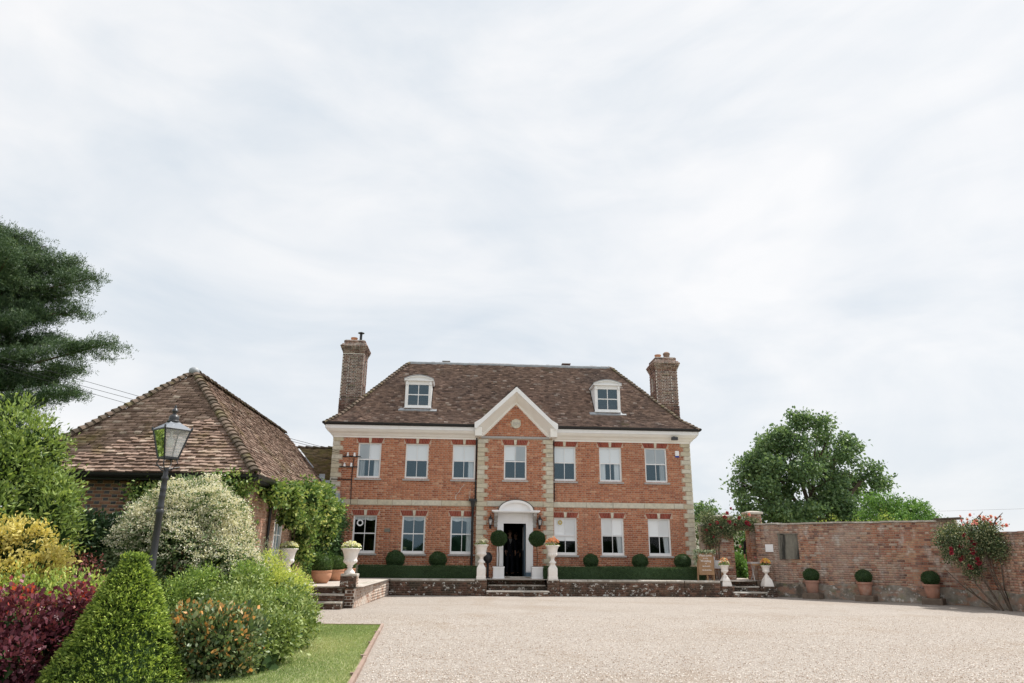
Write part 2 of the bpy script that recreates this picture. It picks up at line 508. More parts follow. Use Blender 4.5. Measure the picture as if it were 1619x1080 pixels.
def leafmat(name, cols, rough=0.5, tr=0.28, spec=0.35, gain=1.9, desat=0.14):
    def adj(c):
        g = sum(c) / 3
        return tuple(min(0.85, (v * (1 - desat) + g * desat) * gain) for v in c)
    cols = [(c[0], adj(c[1])) if len(c) == 2 else adj(c) for c in cols]
    rough = max(rough, 0.45)
    spec *= 0.7
    return mat(name, cols, rough, None, spec=spec, leaf=tr)


G = {}
G['laurel'] = leafmat('laurel_leaf', [(0.03, 0.055, 0.014), (0.085, 0.135, 0.026), (0.17, 0.235, 0.05), (0.29, 0.34, 0.11)], 0.32, 0.3, 0.5)
G['yellow'] = leafmat('golden_leaf', [(0.22, 0.19, 0.03), (0.38, 0.32, 0.07), (0.52, 0.44, 0.13), (0.20, 0.21, 0.05)], 0.55, 0.3, gain=1.6, desat=0.12)
G['camellia'] = leafmat('dark_glossy_leaf', [(0.008, 0.02, 0.009), (0.018, 0.04, 0.015), (0.03, 0.06, 0.022)], 0.3, 0.1, 0.5)
G['cotinus'] = leafmat('purple_leaf', [(0, (0.04, 0.009, 0.016)), (0.5, (0.085, 0.019, 0.03)), (0.72, (0.16, 0.055, 0.07)), (0.84, (0.32, 0.04, 0.03)), (1, (0.42, 0.08, 0.03))], 0.42, 0.3, 0.5, desat=0.08)
G['redtwig'] = leafmat('dark_red_leaf', [(0.09, 0.02, 0.02), (0.14, 0.04, 0.035)], 0.5, 0.2)
G['yew'] = leafmat('yew_needle', [(0.014, 0.034, 0.006), (0.055, 0.10, 0.014), (0.18, 0.255, 0.03), (0.38, 0.45, 0.08)], 0.5, 0.25)
G['photinia'] = leafmat('bronze_tipped_leaf', [(0, (0.025, 0.05, 0.018)), (0.45, (0.075, 0.115, 0.04)), (0.72, (0.20, 0.23, 0.12)), (0.80, (0.38, 0.17, 0.04)), (1, (0.50, 0.24, 0.07))], 0.28, 0.2, 0.7, desat=0.1)
G['lonicera'] = leafmat('bright_small_leaf', [(0.035, 0.075, 0.014), (0.09, 0.155, 0.026), (0.18, 0.255, 0.05), (0.29, 0.35, 0.09)], 0.45, 0.3)
G['varieg'] = leafmat('yellow_green_leaf', [(0.08, 0.15, 0.03), (0.22, 0.28, 0.05), (0.40, 0.42, 0.10), (0.52, 0.50, 0.18)], 0.5, 0.3)
G['privet'] = leafmat('mid_green_leaf', [(0.025, 0.05, 0.012), (0.075, 0.12, 0.022), (0.16, 0.21, 0.05), (0.32, 0.36, 0.15)], 0.38, 0.25, 0.45)
G['whiteleaf'] = leafmat('grey_green_leaf', [(0.05, 0.085, 0.035), (0.09, 0.13, 0.055), (0.14, 0.18, 0.09)], 0.55, 0.25)
G['whiteflower'] = leafmat('cream_flower', [(0.36, 0.345, 0.25), (0.43, 0.41, 0.32), (0.47, 0.445, 0.37)], 0.7, 0.25)
G['vine'] = leafmat('vine_leaf', [(0.025, 0.06, 0.014), (0.06, 0.115, 0.022), (0.15, 0.21, 0.04), (0.36, 0.36, 0.11)], 0.45, 0.28, gain=1.9)
G['ivy'] = leafmat('dark_vine_leaf', [(0.012, 0.035, 0.012), (0.03, 0.065, 0.02), (0.055, 0.11, 0.03)], 0.4, 0.2)
G['box'] = leafmat('box_leaf', [(0.014, 0.034, 0.012), (0.028, 0.058, 0.018), (0.055, 0.095, 0.03)], 0.42, 0.15)
G['boxsun'] = leafmat('sun_tinted_box_leaf', [(0.022, 0.05, 0.012), (0.045, 0.085, 0.016), (0.085, 0.13, 0.025)], 0.45, 0.2)  # lit copy of the box leaf: sunshine is put into its colour
G['tree'] = leafmat('tree_leaf', [(0.022, 0.05, 0.022), (0.05, 0.095, 0.04), (0.085, 0.14, 0.055), (0.13, 0.19, 0.08)], 0.42, 0.32, 0.6, gain=2.1)
G['bush'] = leafmat('bush_leaf', [(0.03, 0.08, 0.02), (0.07, 0.15, 0.03), (0.13, 0.23, 0.05)], 0.45, 0.3)
G['pine'] = leafmat('pine_needle', [(0.015, 0.032, 0.016), (0.03, 0.055, 0.025), (0.06, 0.095, 0.042), (0.11, 0.135, 0.06)], 0.5, 0.15, gain=2.5)
G['rose'] = leafmat('rose_leaf', [(0.018, 0.04, 0.016), (0.04, 0.07, 0.026), (0.08, 0.11, 0.045), (0.26, 0.26, 0.14)], 0.42, 0.22, 0.5)
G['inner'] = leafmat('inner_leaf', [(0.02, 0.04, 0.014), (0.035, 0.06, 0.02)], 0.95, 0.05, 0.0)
G['petal'] = leafmat('crimson_petal', [(0.14, 0.006, 0.016), (0.22, 0.01, 0.026), (0.30, 0.04, 0.06)], 0.6, 0.25)
G['pinkpetal'] = leafmat('pink_petal', [(0.38, 0.08, 0.09), (0.50, 0.23, 0.21), (0.55, 0.38, 0.34)], 0.6, 0.3)
G['pansy'] = leafmat('pale_yellow_petal', [(0.62, 0.52, 0.14), (0.75, 0.68, 0.30), (0.80, 0.77, 0.55)], 0.6, 0.25)
G['bronze'] = leafmat('bronze_petal', [(0.30, 0.08, 0.03), (0.46, 0.16, 0.06), (0.58, 0.30, 0.14)], 0.6, 0.2)
G['orange'] = leafmat('orange_petal', [(0.45, 0.06, 0.04), (0.65, 0.28, 0.03), (0.75, 0.55, 0.05)], 0.6, 0.2)
G['lav'] = leafmat('grey_lavender_leaf', [(0.12, 0.15, 0.10), (0.20, 0.23, 0.16), (0.27, 0.30, 0.22)], 0.6, 0.2)
G['grass'] = leafmat('lawn_blade', [(0.085, 0.15, 0.025), (0.14, 0.21, 0.04), (0.22, 0.265, 0.07), (0.33, 0.31, 0.14)], 0.55, 0.25, gain=2.1, desat=0.32)
M['gold'] = mat('brass_disc', [(0.55, 0.45, 0.2)], 0.5, None, use_tint=False)

# ------------------------------------------------------------------ bricks and tiles
def brick_rows(spans, v0, v1, course=0.075, L=0.225, joint=0.013, flemish=True):
    """rows (u0, u1, v0, v1, header) of a bonded wall; spans(v) gives the free stretches of u in that course"""
    out = []
    n = int(round((v1 - v0) / course))
    H = L / 2 - joint / 2
    for i in range(n):
        va = v0 + i * course
        vb = min(va + course - joint, v1)
        for (ua, ub) in spans(va + course / 2):
            if flemish:
                per = L + H + 2 * joint
                u = math.floor(ua / per - 1) * per + (i % 2) * per / 2
                seq = [(L, 0), (H, 1)]
            else:
                per = L + joint
                u = math.floor(ua / per - 1) * per + (i % 2) * per / 2
                seq = [(L, 0)]
            k = 0
            while u < ub:
                w, h = seq[k % len(seq)]
                a, b = max(u, ua + 0.002), min(u + w, ub - 0.002)
                if b - a > 0.03: out.append((a, b, va, vb, h))
                u += w + joint
                k += 1
    return np.array(out)


def bricks_mesh(name, rows, O, U, Nn, material, parent, proud=0.008, jit=0.005, darkhead=False, rng=RNG, kind='stuff'):
    n = len(rows)
    O, U, Nn = (np.array(x, dtype=float) for x in (O, U, Nn))
    Z = np.array((0, 0, 1.0))
    d = proud + rng.random(n) * jit
    ch = 0.003
    u0, u1, v0, v1 = rows[:, 0], rows[:, 1], rows[:, 2], rows[:, 3]
    tw = rng.normal(0, 0.0012, (n, 4))
    def P(u, v, dd): return O + np.outer(u, U) + np.outer(v, Z) + np.outer(dd, Nn)
    z = np.full(n, -0.004)
    V = np.stack([P(u0 + ch, v0 + ch, d + tw[:, 0]), P(u1 - ch, v0 + ch, d + tw[:, 1]), P(u1 - ch, v1 - ch, d + tw[:, 2]), P(u0 + ch, v1 - ch, d + tw[:, 3]),
                  P(u0, v0, z), P(u1, v0, z), P(u1, v1, z), P(u0, v1, z)], 1)
    f = np.array([(0, 1, 2, 3), (4, 5, 1, 0), (5, 6, 2, 1), (6, 7, 3, 2), (7, 4, 0, 3)])
    F = (f[None] + (np.arange(n) * 8)[:, None, None]).reshape(-1, 4)
    t = rng.random(n)
    if darkhead: t = np.where(rows[:, 4] > 0, 0.80 + 0.2 * rng.random(n), 0.74 * t)
    return np_obj(name, V.reshape(-1, 3), F, material, parent, np.repeat(t, 5), kind=kind)


UNIT = {}


def unit_bricks(material, darkhead=False):
    key = material.name
    if key not in UNIT:
        ms = []
        for k in range(10):
            mb = MB()
            t = (k + 0.5) / 10 * (0.74 if darkhead else 1.0)
            b = 0.5
            mb.add([(-b, 0, -b), (b, 0, -b), (b, 0, b), (-b, 0, b), (-b + 0.015, -1, -b + 0.04), (b - 0.015, -1, -b + 0.04), (b - 0.015, -1, b - 0.04), (-b + 0.015, -1, b - 0.04)],
                   [(4, 5, 6, 7), (0, 1, 5, 4), (1, 2, 6, 5), (2, 3, 7, 6), (3, 0, 4, 7)], t)
            me = bpy.data.meshes.new('brick')
            me.from_pydata(mb.v, [], mb.f)
            a = me.attributes.new('tint', 'FLOAT', 'FACE')
            a.data.foreach_set('value', mb.t)
            me.materials.append(material)
            ms.append(me)
        UNIT[key] = ms
    return UNIT[key]


def brick_face(parent, rows, O, U, Nn, material, singles=0, darkhead=False, proud=0.008, near=None, kindname='brickwork'):
    """the bricks of one wall face: the `singles` nearest to the viewer as brick objects, the rest joined"""
    O, U, Nn = Vector(O), Vector(U).normalized(), Vector(Nn).normalized()
    if singles:
        C = np.array([list(O + U * float((r[0] + r[1]) / 2) + Vector((0, 0, float((r[2] + r[3]) / 2)))) for r in rows])
        d = np.linalg.norm(C - np.array(near if near is not None else CAM_LOC), axis=1)
        order = np.argsort(d)
        pick, rest = order[:singles], order[singles:]
        ms = unit_bricks(material, darkhead)
        off = wloc(parent)
        R = Matrix((U, -Nn, Vector((0, 0, 1)))).transposed().to_4x4()
        for i in pick:
            r = rows[i]
            hd = darkhead and r[4] > 0
            me = ms[random.randrange(10)]
            if hd:
                me = DARKHEAD(material)
            o = bpy.data.objects.new('brick', me)
            link(o, parent)
            dep = proud + 0.006 * random.random()
            o.matrix_local = Matrix.Translation(Vector(C[i]) - off) @ R @ Matrix.Diagonal((float(r[1] - r[0]), dep, float(r[3] - r[2]), 1))
    else:
        rest = np.arange(len(rows))
    if len(rest):
        bricks_mesh(kindname, rows[rest], O, U, Nn, material, parent, proud=proud, darkhead=darkhead)


_DH = {}


def DARKHEAD(material):
    if material.name not in _DH:
        src = unit_bricks(material)[0]
        me = src.copy()
        me.attributes['tint'].data.foreach_set('value', [0.9] * len(me.polygons))
        _DH[material.name] = me
    return _DH[material.name]


def sheet_holes(mb, O, U, umin, umax, vmin, vmax, holes, Nn=None, reveal=0.0):
    """a wall sheet in the plane O + u U + v Z, with rectangular holes (u0,u1,v0,v1) and reveals going back"""
    O, U = Vector(O), Vector(U)
    us = sorted({umin, umax, *[h[0] for h in holes], *[h[1] for h in holes]})
    vs = sorted({vmin, vmax, *[h[2] for h in holes], *[h[3] for h in holes]})
    us = [u for u in us if umin <= u <= umax]
    vs = [v for v in vs if vmin <= v <= vmax]
    Z = Vector((0, 0, 1))
    for i in range(len(us) - 1):
        for j in range(len(vs) - 1):
            uc, vc = (us[i] + us[i + 1]) / 2, (vs[j] + vs[j + 1]) / 2
            if any(h[0] < uc < h[1] and h[2] < vc < h[3] for h in holes): continue
            mb.add([O + U * us[i] + Z * vs[j], O + U * us[i + 1] + Z * vs[j], O + U * us[i + 1] + Z * vs[j + 1], O + U * us[i] + Z * vs[j + 1]], [(0, 1, 2, 3)])
    if reveal:
        B = Vector(Nn) * (-reveal)
        for (a, b, c, d) in holes:
            q = [O + U * a + Z * c, O + U * b + Z * c, O + U * b + Z * d, O + U * a + Z * d]
            for k in range(4):
                p, r = q[k], q[(k + 1) % 4]
                mb.add([p, r, r + B, p + B], [(0, 1, 2, 3)])


def free_spans(umin, umax, holes):
    def f(v):
        cur = [(umin, umax)]
        for (a, b, c, d) in holes:
            if c < v < d:
                nxt = []
                for (s, e) in cur:
                    if b <= s or a >= e: nxt.append((s, e)); continue
                    if a > s: nxt.append((s, a))
                    if b < e: nxt.append((b, e))
                cur = nxt
        return cur
    return f


_TILEU = {}


def unit_tiles(material):
    if material.name not in _TILEU:
        ms = []
        for k in range(10):
            t = (k + 0.5) / 10
            me = bpy.data.meshes.new('roof_tile')
            h = 0.5
            tw = random.uniform(-0.15, 0.15)
            vs = [(-h, 0, 0), (h, 0, 0), (h, 1, 0), (-h, 1, 0), (-h, 0, 1 + tw), (h, 0, 1 - tw), (h, 1, 0.25), (-h, 1, 0.25)]
            fs = [(4, 5, 6, 7), (0, 1, 5, 4), (1, 2, 6, 5), (3, 0, 4, 7)]
            me.from_pydata(vs, [], fs)
            a = me.attributes.new('tint', 'FLOAT', 'FACE')
            a.data.foreach_set('value', [t] * 4)
            me.materials.append(material)
            ms.append(me)
        _TILEU[material.name] = ms
    return _TILEU[material.name]


def tile_plane(parent, O, U, S, spans, smax, material, tw=0.168, gauge=0.10, singles=0, wave=0.02, rise=0.034, name='tiling', seed=1):
    """courses of plain tiles on a roof slope: O eaves corner, U along the eaves, S up the slope"""
    rng = np.random.default_rng(seed)
    O, U, S = Vector(O), Vector(U).normalized(), Vector(S).normalized()
    Nn = U.cross(S).normalized()
    T = []
    n = int(smax / gauge) + 1
    for i in range(n):
        s = i * gauge
        for (a, b) in spans(s + gauge * 0.5):
            u = math.floor(a / tw - 1) * tw + (i % 2) * tw / 2
            while u < b:
                x0, x1 = max(u + 0.002, a), min(u + tw - 0.002, b)
                if x1 - x0 > 0.03: T.append((x0, x1, s))
                u += tw
    T = np.array(T)
    k = len(T)
    uc = (T[:, 0] + T[:, 1]) / 2
    lift = wave * (np.sin(uc * 0.9 + seed) * np.sin(T[:, 2] * 1.3 + seed * 2) + 0.4 * np.sin(uc * 2.7 + T[:, 2])) + rng.normal(0, 0.0035, k)
    sj = rng.normal(0, 0.006, k)
    hj = rise * (1 + rng.normal(0, 0.16, k))
    t = rng.random(k)
    C = np.array([list(O + U * float(uc[i]) + S * float(T[i, 2])) for i in range(k)])
    rest = np.arange(k)
    if singles:
        d = np.linalg.norm(C - np.array(CAM_LOC), axis=1)
        order = np.argsort(d)
        pick, rest = order[:singles], order[singles:]
        ms = unit_tiles(material)
        off = wloc(parent)
        R = Matrix((U, S, Nn)).transposed().to_4x4()
        for i in pick:
            o = bpy.data.objects.new('roof_tile', ms[int(t[i] * 9.99)])
            link(o, parent)
            o.matrix_local = Matrix.Translation(Vector(C[i]) + S * float(sj[i]) + Nn * float(lift[i]) - off) @ R @ Matrix.Diagonal((float(T[i, 1] - T[i, 0]), 0.16, float(hj[i]), 1))
    T, uc, lift, sj, hj, t = T[rest], uc[rest], lift[rest], sj[rest], hj[rest], t[rest]
    k = len(T)
    o_, u_, s_, n_ = (np.array(x) for x in (O, U, S, Nn))
    tws = rng.normal(0, 0.003, k)
    def P(u, s, h): return o_ + np.outer(u, u_) + np.outer(s, s_) + np.outer(h, n_)
    s0 = T[:, 2] + sj
    V = np.stack([P(T[:, 0], s0, lift - 0.01), P(T[:, 1], s0, lift - 0.01), P(T[:, 0], s0, lift + hj + tws), P(T[:, 1], s0, lift + hj - tws), P(T[:, 1], s0 + 0.16, lift + hj * 0.25), P(T[:, 0], s0 + 0.16, lift + hj * 0.25)], 1)
    f = np.array([(2, 3, 4, 5), (0, 1, 3, 2)])
    F = (f[None] + (np.arange(k) * 6)[:, None, None]).reshape(-1, 4)
    return np_obj(name, V.reshape(-1, 3), F, material, parent, np.repeat(t, 2), kind='stuff')


_HIP = {}


def hip_line(parent, A, B, material, pitch=0.155, w=0.15, h=0.10, name='hip_tile', length=0.3):
    """a run of arched bonnet tiles from A (low) to B (high), each an object of its own"""
    if material.name + name not in _HIP:
        ms = []
        for k in range(5):
            vs, fs = [], []
            seg = 6
            for (x, sc, lift) in ((0.0, 1.0, 0.075), (1.0, 0.66, -0.03)):
                for j in range(seg + 1):
                    a = math.pi * j / seg
                    vs.append((x, -math.cos(a) * sc, math.sin(a) * sc + lift / 0.1 * 0.35))
            for j in range(seg):
                fs.append((j, j + 1, seg + 2 + j, seg + 1 + j))
            b = len(vs)
            for j in range(seg + 1):
                a = math.pi * j / seg
                vs.append((0.0, -math.cos(a) * 0.8, math.sin(a) * 0.72))
            for j in range(seg):
                fs.append((b + j, b + j + 1, j + 1, j))
            me = bpy.data.meshes.new(name)
            me.from_pydata(vs, [], fs)
            at = me.attributes.new('tint', 'FLOAT', 'FACE')
            at.data.foreach_set('value', [(k + 0.5) / 5] * len(fs))
            me.materials.append(material)
            ms.append(me)
        _HIP[material.name + name] = ms
    ms = _HIP[material.name + name]
    A, B = Vector(A), Vector(B)
    d = (B - A).normalized()
    y = Vector((0, 0, 1)).cross(d).normalized()
    z = d.cross(y)
    R = Matrix((d, y, z)).transposed().to_4x4()
    off = wloc(parent)
    n = int((B - A).length / pitch)
    for i in range(n):
        o = bpy.data.objects.new(name, random.choice(ms))
        link(o, parent)
        j = random.uniform(-0.012, 0.012)
        o.matrix_local = Matrix.Translation(A + d * (i * pitch) + z * (j * 0.6 - 0.01) - off) @ R @ Matrix.Rotation(random.uniform(-0.05, 0.05), 4, 'Z') @ Matrix.Diagonal((length, w, h, 1))


# ------------------------------------------------------------------ foliage
def unit(v):
    return v / (np.linalg.norm(v, axis=-1, keepdims=True) + 1e-9)


def leaf_mesh(P, D, size, aspect=0.5, fold=0.35, rng=RNG, up=0.0):
    n = len(P)
    D = unit(D)
    r = rng.normal(size=(n, 3))
    if up: r = r * (1 - up) + np.array((0, 0, 1.0)) * up * 2
    side = unit(np.cross(D, r))
    nr = np.cross(side, D)
    s = np.broadcast_to(np.asarray(size, dtype=float), (n,))[:, None]
    V = np.stack([P, P + D * s * 0.5 + side * s * aspect / 2 + nr * s * fold * 0.22, P + D * s, P + D * s * 0.5 - side * s * aspect / 2 + nr * s * fold * 0.22], 1)
    f = np.array([(0, 1, 2), (0, 2, 3)])
    F = (f[None] + (np.arange(n) * 4)[:, None, None]).reshape(-1, 3)
    return V.reshape(-1, 3), F


def leaves(name, P, D, size, material, parent=None, aspect=0.5, tint=None, fold=0.35, rng=RNG, up=0.0, kind=None, local=False):
    V, F = leaf_mesh(P, D, size, aspect, fold, rng, up)
    t = rng.random(len(P)) if tint is None else np.clip(tint, 0, 1)
    return np_obj(name, V, F, material, parent, np.repeat(t, 2), kind=kind, local=local)


def blob_cloud(blobs, n, rng=RNG, depth=0.25, bump=0.12, zmin=0.02, cull=0.78, freq=3.0):
    """points in the outer shell of a union of ellipsoids, with outward normals"""
    B = np.array(blobs, dtype=float)
    area = (B[:, 3] * B[:, 4] + B[:, 4] * B[:, 5] + B[:, 3] * B[:, 5])
    m = int(n * 2.2)
    idx = rng.choice(len(B), m, p=area / area.sum())
    u = unit(rng.normal(size=(m, 3)))
    ph = idx * 1.7
    bmp = 1 + bump * (np.sin(u[:, 0] * freq * 2 + ph) * np.sin(u[:, 1] * freq * 1.7 + ph * 2) + 0.6 * np.sin(u[:, 2] * freq * 2.3 + ph * 3 + u[:, 0] * freq))
    r = bmp * (1 - depth * rng.random(m) ** 1.6)
    c, R = B[idx, :3], B[idx, 3:]
    P = c + u * R * r[:, None]
    Nn = unit(u / R)
    keep = P[:, 2] > zmin
    for k in range(len(B)):
        q = np.linalg.norm((P - B[k, :3]) / B[k, 3:], axis=1)
        keep &= (q > cull) | (idx == k)
    P, Nn = P[keep][:n], Nn[keep][:n]
    return P, Nn


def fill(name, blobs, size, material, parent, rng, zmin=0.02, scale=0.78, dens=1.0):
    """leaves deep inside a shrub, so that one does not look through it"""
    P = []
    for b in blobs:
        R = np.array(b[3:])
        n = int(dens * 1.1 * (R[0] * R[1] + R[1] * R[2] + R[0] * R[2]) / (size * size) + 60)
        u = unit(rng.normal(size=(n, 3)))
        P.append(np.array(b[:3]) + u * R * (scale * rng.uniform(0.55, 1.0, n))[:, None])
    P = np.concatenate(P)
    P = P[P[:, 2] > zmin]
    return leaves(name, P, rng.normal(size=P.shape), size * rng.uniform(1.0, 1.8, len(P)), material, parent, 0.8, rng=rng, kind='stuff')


def lobed(blobs, k, f, rng, upper=0.35):
    """break each ellipsoid up into k smaller ones round its surface, so that the outline is lumpy and has gaps"""
    out = []
    for b in blobs:
        c, R = np.array(b[:3]), np.array(b[3:])
        for _ in range(k):
            u = unit(rng.normal(size=3) + np.array((0, -0.25, upper)))
            s = f * rng.uniform(0.65, 1.25)
            q = c + u * R * (1 - s * 0.55) * rng.uniform(0.85, 1.12)
            out.append((*q, *(R * s)))
    return out


def clumped(P, Nn, per, sigma, rng=RNG, flat=1.0):
    k = len(P)
    off = rng.normal(size=(k * per, 3)) * sigma
    off[:, 2] *= flat
    Q = np.repeat(P, per, 0) + off
    return Q, np.repeat(Nn, per, 0), np.repeat(np.arange(k), per)


def core(name, blobs, scale, material, parent=None, zmin=0.0, seg=14):
    """an inner mass of foliage under the leaves, lumpy, so that one does not look right through the bush"""
    mb = MB()
    for b in blobs:
        base = len(mb.v)
        mb.ellipsoid((b[0], b[1], b[2]), (b[3] * scale, b[4] * scale, b[5] * scale), seg=seg, rings=9, t=0.1)
        for i in range(base, len(mb.v)):
            x, y, z = mb.v[i]
            w = 1 + 0.10 * math.sin(7 * x + 3 * z) * math.sin(6 * y + 4 * z)
            mb.v[i] = (b[0] + (x - b[0]) * w, b[1] + (y - b[1]) * w, max(zmin, b[2] + (z - b[2]) * w))
    return mb.build(name, material, parent, local=False)


def stems(name, base, tips, material, parent, r0=0.03, r1=0.008, bend=0.15, sides=5):
    mb = MB()
    for t in tips:
        a, b = Vector(base(t) if callable(base) else base), Vector(t)
        m = a.lerp(b, 0.5) + Vector((random.uniform(-1, 1), random.uniform(-1, 1), 0)) * bend * (b - a).length
        mb.tube([a, a.lerp(m, 0.6), m.lerp(b, 0.35), b], [r0, r0 * 0.75, (r0 + r1) / 2, r1], sides)
    return mb.build(name, material, parent, smooth=60, local=False)

# ================================================================== GROUND
TZ = 0.54            # level of the terrace
def ground_sheet(name, material, pts, z, kind='structure'):
    mb = MB()
    mb.add([(x, y, z) for x, y in pts], [tuple(range(len(pts)))], 0.5)
    return mb.build(name, material, None, kind=kind)


M['field'] = mat('meadow_ground', [(0.085, 0.12, 0.035)], 0.95, (0.4, 0.3), use_tint=False)
M['gravel'] = mat('gravel_surface', [(0.42, 0.375, 0.335)], 0.95, (55, 0.42), (90, 0.9, 0.03),
                  [(0.5, 0.45, 0.75, (0.48, 0.435, 0.395), (1, 1, 1), 0.6), (8, 0.50, 0.66, (0.35, 0.30, 0.255), (1, 1, 1), 0.5), (22, 0.54, 0.66, (0.23, 0.18, 0.14), (1, 1, 1), 0.75), (34, 0.60, 0.68, (0.68, 0.62, 0.56), (1, 1, 1), 0.8), (0.9, 0.55, 0.75, (0.31, 0.24, 0.175), (1, 0.45, 1), 0.55), (0.35, 0.5, 0.7, (0.35, 0.29, 0.235), (0.5, 1.6, 1), 0.55)], use_tint=False)
M['stones'] = mat('gravel_stone', [(0, (0.12, 0.075, 0.05)), (0.25, (0.33, 0.255, 0.195)), (0.65, (0.48, 0.42, 0.365)), (1, (0.68, 0.64, 0.59))], 0.85, None)
M['lawn'] = mat('mown_grass', [(0.31, 0.32, 0.17)], 0.95, (3, 0.3), (50, 0.7, 0.03), [(1.4, 0.5, 0.72, (0.36, 0.34, 0.16), (1, 1, 1), 0.8)], use_tint=False)

ground_sheet('ground', M['field'], [(-2500, -2500), (2500, -2500), (2500, 2500), (-2500, 2500)], -0.05)
ground_sheet('gravel_drive', M['gravel'], [(-5.4, -60), (40, -60), (40, -30), (14.0, -10), (14.3, -4.5), (9.3, -0.8), (-5.3, -1.6), (-7.6, -8.0), (-7.6, -12.4), (-5.4, -12.4)], -0.004)
LAWN = [(-3.56, -12.5), (-3.22, -18.9), (-2.9, -24.0), (-9.0, -24.0), (-7.5, -18.0), (-6.6, -12.3)]
ground_sheet('lawn', M['lawn'], LAWN, 0.012)
ground_sheet('planting_bed', M['soil'], [(-5.15, -12.4), (-4.75, -17.0), (-4.95, -19.5), (-5.2, -24.0), (-14, -24.0), (-14, -9.0), (-7.0, -9.0), (-5.5, -11.0)], 0.024)

# loose gravel stones, nearest to the viewer
def scatter_stones():
    rng = np.random.default_rng(3)
    n = 80000
    y = CAM_LOC.y + 8.6 + 9.5 * rng.random(n) ** 1.35
    hw = 0.74 * (y - CAM_LOC.y) + 0.4
    x = CAM_LOC.x + 0.066 * (y - CAM_LOC.y) + (rng.random(n) * 2 - 1) * hw
    edge = -3.52 + (y + 12.5) * -0.053
    keep = (x > np.where(y < -12.45, edge + 0.06, -5.6))
    x, y = x[keep], y[keep]
    n = len(x)
    s = rng.uniform(0.005, 0.0135, n)
    base = np.array([(1, 0, 0), (0.3, 0.95, 0.1), (-0.8, 0.6, -0.1), (-0.85, -0.5, 0.1), (0.25, -1, 0), (0.1, 0.05, 0.75)])
    a = rng.random(n) * 6.28
    c, sn = np.cos(a), np.sin(a)
    sq = rng.uniform(0.6, 1.1, (n, 3))
    B = base[None] * sq[:, None, :] * s[:, None, None]
    V = np.empty_like(B)
    V[:, :, 0] = B[:, :, 0] * c[:, None] - B[:, :, 1] * sn[:, None] + x[:, None]
    V[:, :, 1] = B[:, :, 0] * sn[:, None] + B[:, :, 1] * c[:, None] + y[:, None]
    V[:, :, 2] = B[:, :, 2] + 0.002
    f = np.array([(0, 1, 5), (1, 2, 5), (2, 3, 5), (3, 4, 5), (4, 0, 5)])
    F = (f[None] + (np.arange(n) * 6)[:, None, None]).reshape(-1, 3)
    np_obj('gravel', V.reshape(-1, 3), F, M['stones'], None, np.repeat(rng.random(n), 5), kind='stuff')


scatter_stones()


def scatter_grass():
    rng = np.random.default_rng(5)
    n = 90000
    x = rng.uniform(-5.6, -3.1, n)
    y = rng.uniform(-19.6, -12.4, n)
    edge = -3.60 + (y + 12.5) * -0.053
    keep = x < edge
    x, y = x[keep], y[keep]
    n = len(x)
    P = np.stack([x, y, np.full(n, 0.008)], 1)
    D = np.stack([rng.normal(0, 0.5, n), rng.normal(0, 0.5, n), np.ones(n)], 1)
    t = 0.45 + 0.25 * np.sin(x * 2.1 + 1) * np.sin(y * 1.3) + rng.normal(0, 0.2, n)
    leaves('grass', P, D, rng.uniform(0.018, 0.042, n), G['grass'], None, 0.16, t, rng=rng, kind='stuff')


scatter_grass()

# boards edging the lawn
M['edging'] = mat('edging_board', [(0.30, 0.215, 0.175), (0.38, 0.29, 0.245)], 0.9, (6, 0.25))
edg = thing('lawn_edging', 'low reddish timber boards edging the lawn beside the gravel', 'edging', (-3.56, -12.5, 0))
pa, pb = Vector((-3.56, -12.5, 0)), Vector((-3.05, -21.7, 0))
for i in range(6):
    a, b = pa.lerp(pb, i / 6), pa.lerp(pb, (i + 0.992) / 6)
    mb = MB()
    off = Vector((random.uniform(-0.012, 0.012), 0, random.uniform(-0.006, 0.006)))
    mb.beam(a + Vector((0, 0, 0.0)) + off, b + Vector((0, 0, 0.0)) + off, 0.05, 0.11)
    mb.build('board', M['edging'], edg, local=False)
for i in range(1, 7):
    q = pa.lerp(pb, i / 6 - 0.01) + Vector((-0.05, 0, 0))
    mb = MB()
    mb.beam(q + Vector((0, 0, -0.1)), q + Vector((0, 0, 0.05)), 0.045, 0.045)
    mb.build('peg', M['edging'], edg, local=False)
mb = MB()
mb.beam((-3.56, -12.48, 0.0), (-5.2, -12.36, 0.0), 0.05, 0.07)
mb.build('board', M['edging'], edg, local=False)

# terrace
mb = MB()
mb.prism([(0, 0), (1, 0), (1, 1), (0, 1)], 0, 1) if False else None
T1 = [(-4.62, -7.75), (-4.45, -2.0), (8.2, -2.0), (9.45, -1.2), (9.4, 0.4), (7.3, 3.0), (7.3, 0.2), (1.6, 0.2), (1.6, 0.9), (-1.6, 0.9), (-1.6, 0.2), (-6.9, 0.2), (-6.9, -7.75)]
mb.add([(x, y, TZ) for x, y in T1], [tuple(range(len(T1)))], 0.5)
mb.build('terrace', M['paving'], None, kind='structure')
ground_sheet('garden_path', M['paving'], [(7.4, -0.3), (9.4, -0.3), (10.6, 12), (8.8, 12)], TZ - 0.01)
ground_sheet('garden_ground', M['lawn'], [(7.0, -0.2), (9.4, -0.2), (9.7, -1.0), (14.2, -5.4), (60, -5.4), (60, 60), (-2, 60), (-2, 8), (7.0, 8)], TZ - 0.03)

